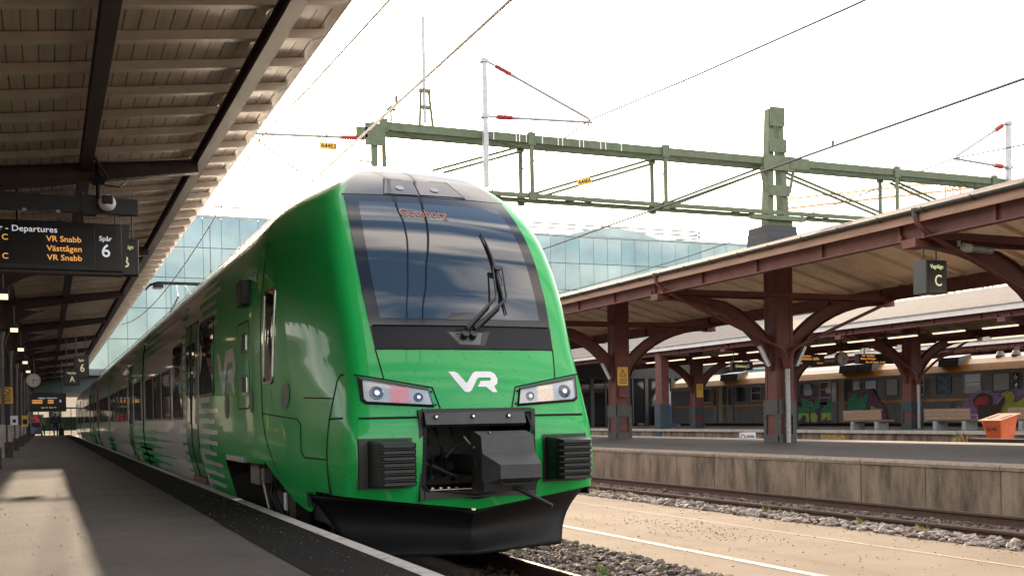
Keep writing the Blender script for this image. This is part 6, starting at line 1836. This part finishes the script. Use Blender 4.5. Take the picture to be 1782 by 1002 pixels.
# bird spikes
b = MB()
for i in range(90):
    x = 9.3 + i * 0.036
    b.cyl((x, GY + 0.03, 7.82), (x + 0.02 * (i % 3 - 1), GY + 0.03 + 0.04 * (i % 2), 7.95 + 0.02 * math.sin(i)), 0.0035, n=4)
for i in range(50):
    x = 23.0 + i * 0.036
    b.cyl((x, GY + 0.03, 7.82), (x + 0.02 * (i % 3 - 1), GY + 0.03, 7.94), 0.0035, n=4)
sp = b.build('bird_spikes', M_GREYM, gan); sp['kind'] = 'stuff'
for x in (9.35, 9.9, 9.98, 10.15, 10.55, 10.95, 11.06, 11.5, 11.6, 12.05, 12.18, 12.6):
    b = MB(); b.box(x, x + 0.02, GY - 0.014, GY - 0.009, 7.64, 7.83); b.build('band', M_WHITE, gan)


def insulator(b, p0, p1, r_=0.068, n=9):
    p0, p1 = Vector(p0), Vector(p1)
    b.cyl(p0, p1, r_ * 0.6, n=8)
    for i in range(n):
        q = p0 + (p1 - p0) * ((i + 0.5) / n); d = (p1 - p0) / n * 0.28
        b.cyl(q - d, q + d, r_, r_ * 0.7, 10)


def cantilever(xm, y, xt, label, ztop=9.38, z0=6.55, s=1, zt=8.22):
    c = thing('catenary_cantilever', (xm, y, z0), label, 'cantilever', 'catenary cantilevers on the gantry')
    b = MB(); b.box(xm - 0.055, xm + 0.055, y - 0.055, y + 0.055, z0, ztop); b.box(xm - 0.09, xm + 0.09, y - 0.08, y + 0.08, ztop - 0.1, ztop - 0.03); b.box(xm - 0.09, xm + 0.09, y - 0.08, y + 0.08, 8.06, 8.14); b.build('upright', M_GREYM, c)
    P0 = Vector((xm + s * 0.1, y, ztop - 0.07)); P1 = Vector((xt, y, zt + 0.06)); Q0 = Vector((xm + s * 0.1, y, 8.10)); Q1 = Vector((xt + s * 0.1, y, zt - 0.02))
    for A_, B_ in ((P0, P1), (Q0, Q1)):
        b = MB(); insulator(b, A_ + (B_ - A_) * 0.07, A_ + (B_ - A_) * 0.22); b.build('insulator', M_INS, c)
    b = MB(); b.cyl(P0, P0 + (P1 - P0) * 0.08, 0.03); b.cyl(P0 + (P1 - P0) * 0.21, P1, 0.034); b.cyl(P0 + (P1 - P0) * 0.2, P0 + (P1 - P0) * 0.27, 0.04)
    b.cyl(Q0, Q0 + (Q1 - Q0) * 0.09, 0.03); b.cyl(Q0 + (Q1 - Q0) * 0.21, Q1, 0.034); b.cyl(Q0 + (Q1 - Q0) * 0.2, Q0 + (Q1 - Q0) * 0.26, 0.04); b.cyl(P1, P1 + Vector((0, 0, -0.18)), 0.03)
    b.build('arm', M_GREYM, c)
    return c
cantilever(9.1, 22.45, 11.68, 'grey cantilever with red insulators on a tall tube mid gantry')
cantilever(24.8, 22.45, 22.9, 'cantilever pointing left at the right end of the gantry', s=-1)
cl_ = thing('catenary_cantilever', (6.55, 22.5, 6.9), 'cantilever reaching left over the train from the gantry end', 'cantilever', 'catenary cantilevers on the gantry')
b = MB(); b.box(6.50, 6.62, 22.45, 22.57, 6.2, 7.75); b.box(6.35, 6.78, 22.42, 22.46, 7.25, 7.72); b.box(6.15, 6.4, 22.42, 22.45, 7.4, 7.62); b.build('upright', M_GANTRY, cl_)
b = MB(); insulator(b, (6.35, 22.5, 7.40), (5.85, 22.5, 7.38)); b.build('insulator', M_INS, cl_)
b = MB(); b.cyl((5.85, 22.5, 7.38), (3.9, 22.5, 7.30), 0.034); b.cyl((6.5, 22.5, 7.4), (6.33, 22.5, 7.4), 0.03); b.cyl((6.5, 22.5, 6.9), (6.2, 22.5, 6.92), 0.02); b.cyl((3.95, 22.5, 7.3), (5.2, 22.5, 6.4), 0.02); b.build('arm', M_GREYM, cl_)
# lightning pole and cap on the gantry
lp = thing('lightning_rod', (7.78, 22.7, 7.83), 'thin pale rod standing on a small green trestle on the gantry', 'rod')
b = MB(); b.bar((7.66, 22.7, 7.83), (7.70, 22.7, 8.62), 0.05, 0.05); b.bar((7.96, 22.7, 7.83), (7.88, 22.7, 8.62), 0.05, 0.05); b.box(7.66, 7.92, 22.66, 22.74, 8.56, 8.64); b.box(7.68, 7.92, 22.66, 22.74, 8.2, 8.27); b.build('trestle', M_GANTRY, lp)
b = MB(); b.cyl((7.78, 22.7, 7.9), (7.78, 22.7, 10.2), 0.042, n=10); b.build('rod', M_GREYM, lp)
cp = thing('vent_cap', (6.98, 22.6, 7.83), 'small mushroom cap on the left end of the gantry', 'cap')
b = MB(); b.cyl((6.98, 22.6, 7.83), (6.98, 22.6, 8.1), 0.025); b.build('stem', M_GANTRY, cp); b = MB(); b.cyl((6.98, 22.6, 8.08), (6.98, 22.6, 8.17), 0.11, 0.03, 12); b.build('cap', M_GANTRY, cp)
for (x, y, z, s, lb) in ((11.63, 22.62, 6.86, 'A44E4', 'yellow number tag hanging on the gantry tie rods'), (5.55, 22.42, 7.15, 'A44E3', 'yellow number tag hanging left of the gantry near the sun')):
    t = thing('number_tag', (x, y, z), lb, 'tag')
    tl = R(14) if s == 'A44E4' else 0
    ux, uz = Vector((math.cos(tl), 0, math.sin(tl))), Vector((-math.sin(tl), 0, math.cos(tl)))
    b = MB(); b.bar(Vector((x, y, z)) - ux * 0.185, Vector((x, y, z)) + ux * 0.185, 0.012, 0.15, up=tuple(uz)); b.build('plate', M_YELLOW, t)
    text('lettering', s, 0.125, Vector((x, y - 0.01, z)), ux, uz, M_INK, t, 1.0)
    b = MB(); b.cyl((x - 0.02, y, z + 0.07), (x - 0.03, y, z + 0.24), 0.014); b.build('hook', M_WIRE, t)

# wires
def wire(name, pts, label, r_=0.019):
    b = MB(); b.tube(pts, r_, 5)
    o = b.build(name, M_WIRE, base=pts[0]); return tag(o, label, 'wire', 'overhead line wires')
def sag(x, y0, y1, z0, zmid, n=10):
    return [(x, y0 + (y1 - y0) * i / n, z0 + (zmid - z0) * (1 - (2 * i / n - 1) ** 2)) for i in range(n + 1)]
wire('contact_wire', [(11.0, -25, 5.42), (11.0, 85, 5.42)], 'contact wire over the empty track, running behind the lattice mast')
wire('messenger_wire', sag(11.7, -22, 22.45, 8.24, 7.45) + sag(11.7, 22.45, 67, 8.24, 7.3)[1:], 'upper messenger wire over the empty track through the cantilever tip')
wire('contact_wire', [(4.15, -25, 5.38), (4.15, 60, 5.42), (3.9, 95, 5.42)], 'contact wire over the green train crossing the gantry end')
wire('messenger_wire', sag(4.15, -22, 22.5, 7.2, 6.55) + sag(4.15, 22.5, 67, 7.2, 6.3)[1:], 'upper messenger wire over the green train')
wire('contact_wire', [(21.6, -25, 5.42), (21.6, 85, 5.42)], 'contact wire over the track behind the first maroon canopy')
wire('messenger_wire', sag(22.8, -22, 22.45, 8.2, 7.3) + sag(22.8, 22.45, 67, 8.2, 7.3)[1:], 'messenger wire at the right end of the gantry')
def msg_z(pts, y): return float(np.interp(y, [p[1] for p in pts], [p[2] for p in pts]))
mR = sag(11.7, -22, 22.45, 8.24, 7.45) + sag(11.7, 22.45, 67, 8.24, 7.3)[1:]; mL = sag(4.15, -22, 22.5, 7.2, 6.55) + sag(4.15, 22.5, 67, 7.2, 6.3)[1:]
for (xm, xc_, mm, ys_, nm) in ((11.7, 11.0, mR, (4.8, 13.2, 18.4, 29, 38), 'empty track'), (4.15, 4.15, mL, (4.2, 13.2, 30, 40), 'green train')):
    for i, y in enumerate(ys_):
        b = MB(); b.cyl((xm, y, msg_z(mm, y)), (xc_, y, 5.42), 0.010, n=4); b.cyl((xc_, y, 5.42), (xc_, y, 5.50), 0.02, n=6)
        o = b.build('dropper_wire', M_WIRE, base=(xm, y, 5.42)); tag(o, '%s vertical dropper wire back along the line over the %s' % (ordn[i], nm), 'wire', 'dropper wires')

# glass office building across the far end
gb_ = thing('glass_building', (40, 92, 0), 'pale blue glass-fronted building closing the far end of the tracks', 'building')
M_GLASSB = [pm('facade_glass_%d' % i, c, 0.07, 0.55, var=0.3, vscale=0.35, spec=0.8) for i, c in enumerate(((0.19, 0.25, 0.262), (0.21, 0.265, 0.275), (0.17, 0.235, 0.25)))]
M_MULL = pm('facade_joint', (0.07, 0.10, 0.11), 0.5)
b = MB(); b.box(-30, 84, 92.25, 110, 4.0, 18.15); b.build('core', M_MULL, gb_)
pmesh = []
for mt in M_GLASSB:
    q = MB(); q.box(-0.735, 0.735, 0, 0.02, -1.225, 1.225); pmesh.append(q.mesh('facade_pane', mt))
for i in range(45):
    for j in range(5):
        o = link_mesh('facade_pane', pmesh[rnd.choice((0, 0, 1, 2))], gb_, (2.4 + i * 1.5 - 40, 0.0, 16.95 - 2.5 * j))
        o.rotation_euler = (R(rnd.uniform(-0.35, 0.35)), 0, R(rnd.uniform(-0.35, 0.35)))
b = MB(); b.box(-30, 84, 91.9, 92.4, 18.2, 18.4); b.build('parapet', pm('parapet', (0.30, 0.36, 0.37), 0.5), gb_)
b = MB(); b.box(-30, 84, 91.0, 92.2, 5.25, 5.75); b.build('soffit_beam', pm('soffit_beam', (0.10, 0.11, 0.12), 0.5), gb_)
b = MB(); b.box(7.5, 84, 93, 93.4, 0, 5.3); b.build('ground_floor', M_INK, gb_)
for k in range(10):
    b = MB(); b.box(8 + k * 6, 8.5 + k * 6, 91.5, 92, -0.3, 5.3); b.build('pillar', M_GANTRY, gb_)
rr = thing('roof_rail', (50, 94, 18.4), 'curved tubular rail on the roof of the glass building', 'railing')
for z in (19.3, 19.7):
    b = MB(); b.tube([(40, 94, z), (60.5, 94, z), (61.6, 94.3, z), (62, 95, z), (61.6, 96, z), (60, 96.5, z)], 0.09, 6); b.build('rail', M_GREYM, rr)
for x in np.arange(40.5, 62, 3.3):
    b = MB(); b.cyl((x, 94, 18.3), (x, 94, 19.7), 0.05, n=6); b.cyl((x, 94, 19.2), (x + 1.0, 94, 18.4), 0.035, n=6); b.build('rail_post', M_GREYM, rr)
b = MB(); rows = []
for i in range(2):
    rows.append([(45.6 + 10.4 * k / 14, 93 + 4 * i, 18.4 + 0.95 * (1 - (2 * k / 14 - 1) ** 2)) for k in range(15)])
b.grid(rows); b.prism([(p[0], p[2]) for p in rows[0]] + [(56, 18.2), (45.6, 18.2)], 92.6, 93); o = b.build('roof_dome', M_GLASSB[0], base=(51, 94, 18.4)); tag(o, 'low curved glass rooflight on top of the glass building', 'rooflight')
rl2 = thing('roof_rail', (15, 94, 18.4), 'railing on the glass building roof left of the train, near the sun', 'railing')
b = MB(); b.tube([(9, 94, 19.5), (30, 94, 19.5)], 0.08); b.build('rail', M_GREYM, rl2)
for x in np.arange(9.5, 30, 3.0):
    b = MB(); b.cyl((x, 94, 18.3), (x, 94, 19.5), 0.05, n=6); b.build('rail_post', M_GREYM, rl2)

# tower cranes far away
M_CRANE = pm('faded_crane_paint', (0.62, 0.38, 0.18), 0.6)
def lattice(b, p0, p1, w, n, t):
    p0, p1 = Vector(p0), Vector(p1); d = (p1 - p0).normalized(); u = Vector((0, 1, 0)); v = d.cross(u).normalized()
    cs = [u * w / 2 + v * w / 2, u * w / 2 - v * w / 2, -u * w / 2 - v * w / 2, -u * w / 2 + v * w / 2]
    for c in cs: b.bar(p0 + c, p1 + c, t, t)
    for i in range(n):
        a, e = p0 + (p1 - p0) * i / n, p0 + (p1 - p0) * (i + 1) / n
        for q in range(4): b.bar(a + cs[q], e + cs[(q + 1) % 4], t * 0.7, t * 0.7)
cr = thing('tower_crane', (152, 150, 0), 'pale orange tower crane jib above the right end of the gantry', 'crane')
b = MB(); lattice(b, (114, 150, 36.0), (158, 150, 42.5), 1.6, 26, 0.16); b.build('jib', M_CRANE, cr)
b = MB(); lattice(b, (152, 150, 0), (152, 150, 41.5), 1.8, 24, 0.2); b.build('tower', M_CRANE, cr)
cr = thing('tower_crane', (159, 150, 0), 'orange crane tower seen below the maroon canopy roof at right', 'crane')
b = MB(); lattice(b, (159, 150, 0), (159, 150, 24.6), 2.2, 12, 0.2); b.build('tower', M_CRANE, cr)
b = MB(); b.box(157.2, 160.8, 148.5, 151.5, 24.6, 25.3); b.build('collar', M_CRANE, cr)
# ------------------------------------------------------------------ far end of the near platform: people, fence, cart
def person(loc, h, jacket, trousers, label, pose='walk', rz=0.0, bag=None):
    t = thing('person', loc, label, 'person')
    k = h / 1.75
    sw = 0.16 if pose == 'walk' else 0.05
    J = {'pel': (0, 0, 0.95), 'wai': (0, 0.0, 1.10), 'che': (0, 0.02, 1.36), 'nek': (0, 0.02, 1.50), 'hd0': (0, 0.01, 1.56), 'hd1': (0, 0.0, 1.64), 'hd2': (0, 0, 1.73),
         'hl': (-0.10, 0, 0.90), 'kl': (-0.11, -sw, 0.50), 'al': (-0.11, -sw * 0.6, 0.09), 'tl': (-0.11, -sw * 0.6 + 0.14, 0.04),
         'hr': (0.10, 0, 0.90), 'kr': (0.11, sw * 0.8, 0.50), 'ar': (0.11, sw * 0.2, 0.09), 'tr': (0.11, sw * 0.2 + 0.14, 0.04),
         'sl': (-0.20, 0.02, 1.42), 'el': (-0.27, -0.03, 1.16), 'wl': (-0.25, 0.10, 0.93), 'gl': (-0.24, 0.13, 0.84),
         'sr': (0.20, 0.02, 1.42), 'er': (0.27, -0.03, 1.16), 'wr': (0.26, 0.08, 0.93), 'gr': (0.25, 0.10, 0.84)}
    if pose == 'lean':
        J.update({'el': (-0.26, 0.15, 1.2), 'wl': (-0.15, 0.36, 1.12), 'gl': (-0.1, 0.42, 1.1), 'er': (0.26, 0.15, 1.2), 'wr': (0.15, 0.36, 1.12), 'gr': (0.1, 0.42, 1.1)})
    rad = {'pel': (0.15, 0.11), 'wai': (0.15, 0.11), 'che': (0.18, 0.125), 'nek': (0.06, 0.06), 'hd0': (0.075, 0.085), 'hd1': (0.085, 0.10), 'hd2': (0.05, 0.06),
           'hl': (0.09, 0.09), 'kl': (0.065, 0.07), 'al': (0.045, 0.05), 'tl': (0.04, 0.035), 'sl': (0.075, 0.075), 'el': (0.055, 0.055), 'wl': (0.035, 0.035), 'gl': (0.04, 0.03)}
    for a in ('h', 'k', 'a', 't', 's', 'e', 'w', 'g'): rad[a + 'r'] = rad[a + 'l']
    names = list(J); idx = {n: i for i, n in enumerate(names)}
    E = [('pel', 'wai'), ('wai', 'che'), ('che', 'nek'), ('nek', 'hd0'), ('hd0', 'hd1'), ('hd1', 'hd2'), ('pel', 'hl'), ('hl', 'kl'), ('kl', 'al'), ('al', 'tl'), ('pel', 'hr'), ('hr', 'kr'), ('kr', 'ar'), ('ar', 'tr'),
         ('che', 'sl'), ('sl', 'el'), ('el', 'wl'), ('wl', 'gl'), ('che', 'sr'), ('sr', 'er'), ('er', 'wr'), ('wr', 'gr')]
    me = bpy.data.meshes.new('body')
    me.from_pydata([tuple(c * k for c in J[n]) for n in names], [(idx[a], idx[e]) for a, e in E], [])
    o = link_mesh('body', me, t)
    md = o.modifiers.new('skin', 'SKIN')
    for i, n in enumerate(names):
        me.skin_vertices[0].data[i].radius = (rad[n][0] * k, rad[n][1] * k)
    me.skin_vertices[0].data[idx['pel']].use_root = True
    md.use_smooth_shade = True
    s_ = o.modifiers.new('sub', 'SUBSURF'); s_.levels = 1; s_.render_levels = 2
    dg = bpy.context.evaluated_depsgraph_get()
    m2 = bpy.data.meshes.new_from_object(o.evaluated_get(dg))
    o.modifiers.clear(); o.data = m2
    skin = pm('skin', (0.42, 0.26, 0.19), 0.6); hair = pm('dark_hair', (0.02, 0.016, 0.012), 0.7); shoe = pm('dark_shoe', (0.02, 0.02, 0.02), 0.6)
    m2.materials.clear()
    for mt in (jacket, trousers, skin, hair, shoe): m2.materials.append(mt)
    for p in m2.polygons:
        c = p.center / k
        p.material_index = 4 if c.z < 0.1 else 1 if c.z < 0.93 and abs(c.x) < 0.21 else 2 if (c.z < 0.91 or 1.49 < c.z < 1.56) else (3 if c.z > 1.64 or (c.z > 1.55 and c.y < 0.02) else 2) if c.z >= 1.56 else 0
        p.use_smooth = True
    t.rotation_euler = (0, 0, rz)
    return t
cloth = lambda n, c: pm(n, c, 0.85, var=0.3, vscale=8)
pA = person((0.62, 84, ZL), 1.72, cloth('black_jacket', (0.015, 0.015, 0.017)), cloth('blue_jeans', (0.03, 0.05, 0.08)), 'person in black jacket with backpack pulling a suitcase, far down the platform')
b = MB(); b.box(0.46, 0.78, 83.68, 83.88, ZL + 0.98, ZL + 1.45); o = b.build('backpack', pm('grey_backpack', (0.05, 0.05, 0.055), 0.8), base=(0.62, 83.8, ZL + 0.98), bevel=0.06); tag(o, 'dark backpack on the person in the black jacket', 'backpack')
sc = thing('suitcase', (0.98, 83.7, ZL), 'black wheeled suitcase beside the person in the black jacket', 'suitcase')
b = MB(); b.box(0.80, 1.16, 83.55, 83.80, ZL + 0.06, ZL + 0.62); b.build('shell', M_BLACK, sc, bevel=0.05)
b = MB(); b.tube([(0.86, 83.68, ZL + 0.6), (0.86, 83.68, ZL + 0.92), (1.1, 83.68, ZL + 0.92), (1.1, 83.68, ZL + 0.6)], 0.012); b.build('handle', M_GREYM, sc)
for x in (0.86, 1.1):
    b = MB(); b.cyl((x - 0.015, 83.6, ZL + 0.035), (x + 0.015, 83.6, ZL + 0.035), 0.035); b.build('wheel', M_INK, sc)
person((-0.25, 90, ZL), 1.70, cloth('plaid_jacket', (0.10, 0.095, 0.09)), cloth('black_trousers', (0.012, 0.012, 0.012)), 'person in grey patterned jacket and black trousers, far platform end')
person((-0.98, 72, ZL), 1.78, cloth('grey_hoodie', (0.24, 0.235, 0.225)), cloth('dark_trousers', (0.03, 0.03, 0.035)), 'person in pale grey hoodie beside the dark columns', 'lean', R(-80))
b = MB(); b.box(-0.86, -0.66, 71.7, 71.9, ZL + 0.35, ZL + 0.75); o = b.build('carrier_bag', pm('blue_bag', (0.10, 0.20, 0.42), 0.6), base=(-0.75, 71.8, ZL + 0.35), bevel=0.04); tag(o, 'small blue bag held by the person in the grey hoodie', 'bag')
ct = thing('service_cart', (-0.62, 78, ZL), 'grey service cart with a red triangle on its back', 'cart')
b = MB(); b.box(-0.95, -0.28, 78.0, 79.4, ZL + 0.25, ZL + 1.55); b.build('body', pm('cart_grey', (0.10, 0.10, 0.105), 0.5), ct, bevel=0.06)
b = MB(); b.add([(-0.88, 77.985, ZL + 1.05), (-0.36, 77.985, ZL + 1.05), (-0.42, 77.985, ZL + 1.3), (-0.55, 77.985, ZL + 1.5), (-0.69, 77.985, ZL + 1.5), (-0.82, 77.985, ZL + 1.3)], [(0, 1, 2, 3, 4, 5)]); b.build('triangle', pm('signal_red', (0.75, 0.05, 0.04), 0.4, emis=0.03), ct, fix=False)
b = MB(); b.box(-0.86, -0.38, 77.98, 77.99, ZL + 0.72, ZL + 1.0); b.build('panel', pm('navy', (0.015, 0.02, 0.06), 0.5), ct)
b = MB(); b.box(-0.68, -0.60, 77.98, 77.99, ZL + 0.55, ZL + 0.62); b.build('tail_light', M_LED_R, ct)
for y in (78.25, 79.1):
    for x in (-0.98, -0.30):
        b = MB(); b.cyl((x, y, ZL + 0.2), (x + 0.08, y, ZL + 0.2), 0.2, n=14); b.build('wheel', M_INK, ct)
# fence and stairs at the platform end
fe = thing('end_fence', (1, 100, ZL), 'low green fence panels across the far platform end', 'fence')
for k in range(6):
    b = MB(); b.box(-1.4 + k * 0.85, -0.6 + k * 0.85, 100, 100.06, ZL + 0.35, ZL + 1.5); b.build('fence_panel', pm('fence_green', (0.05, 0.10, 0.045), 0.6, var=0.3, vscale=5), fe)
    b = MB(); b.box(-1.46 + k * 0.85, -1.40 + k * 0.85, 100, 100.08, ZL, ZL + 2.2); b.build('fence_post', M_SIGN, fe)
b = MB(); b.box(-1.5, 3.8, 99.98, 100.1, ZL + 2.2, ZL + 2.32); b.build('top_rail', M_SIGN, fe)
hl_ = thing('end_portal', (1, 97, ZL), 'dark portal beams where the near canopy meets the station end', 'portal')
b = MB(); b.box(-6, 0.9, 98.5, 99, ZL + 2.0, 5.6); b.build('bulkhead', M_MAROON_D, hl_)
b = MB(); b.box(-6, -1.2, 98.6, 99, ZL, ZL + 2.0); b.build('side_wall', M_MAROON_D, hl_)
b = MB(); b.box(2.9, 3.15, 97.5, 97.8, ZL, 6.0); b.build('post', M_GANTRY, hl_)
cb_ = thing('cream_building', (2, 150, 0), 'cream building glimpsed beyond the far end of the near platform', 'building')
b = MB(); b.box(-25, 9, 150, 165, 0, 9.0); b.build('wall', pm('cream_render', (0.62, 0.52, 0.38), 0.8, var=0.15, vscale=0.5), cb_)
for k in range(8):
    for j in range(2):
        b = MB(); b.box(-20 + k * 3.4, -18.6 + k * 3.4, 149.9, 149.98, 2.2 + j * 3.2, 4.2 + j * 3.2); b.build('window', M_WIND2, cb_)
# weeds along the stones and round the grit bin
def weeds(name, spots, label, seed, mats):
    rs_ = np.random.RandomState(seed); b = MB()
    for (x, y, z, n, h) in spots:
        for i in range(n):
            a = rs_.uniform(0, 6.28); l = h * rs_.uniform(0.5, 1.1); w = 0.006 + 0.006 * rs_.rand()
            bx, by = x + rs_.normal(0, 0.04), y + rs_.normal(0, 0.04); dx, dy = math.cos(a) * l * 0.5, math.sin(a) * l * 0.5
            b.cur = rs_.randint(0, len(mats))
            b.add([(bx - w, by, z), (bx + w, by, z), (bx + dx * 0.5 + w * 0.7, by + dy * 0.5, z + l * 0.7), (bx + dx, by + dy, z + l)], [(0, 1, 2), (0, 2, 3)])
    o = b.build(name, mats, fix=False); return tag(o, label, 'weeds', kind='stuff')
M_LEAF = pm('weed_green', (0.13, 0.20, 0.03), 0.7, var=0.4, vscale=9); M_STRAW = pm('dry_straw', (0.36, 0.26, 0.12), 0.8, var=0.3, vscale=9)
sp_ = [(5.55 + 0.15 * rnd.random(), 8.6 + 6 * rnd.random(), -0.13, 8, 0.05) for _ in range(9)] + [(5.1, 9.6, -0.14, 26, 0.09), (5.62, 11.2, -0.12, 22, 0.06), (5.0, 11.6, -0.15, 12, 0.06)]
weeds('weeds', sp_, 'small green weeds at the edge of the dark ballast by the train', 3, [M_LEAF])
sp_ = [(9.75 + 0.4 * rnd.random(), 9 + 12 * rnd.random(), -0.09, 10, 0.12) for _ in range(14)]
weeds('weeds', sp_, 'dry grass sprigs among the pale stones by the empty track', 4, [M_LEAF, M_STRAW])
sp_ = [(20.5 + 2.6 * rnd.random(), 17.5 + 3.2 * rnd.random(), 0.48, 16, 0.22) for _ in range(40)] + [(21.2, 20.75, 0.45, 10, 0.5), (21.25, 20.6, 0.45, 8, 0.4)]
weeds('weeds', sp_, 'dry straw and weeds round the orange grit bin', 5, [M_LEAF, M_STRAW, M_STRAW])
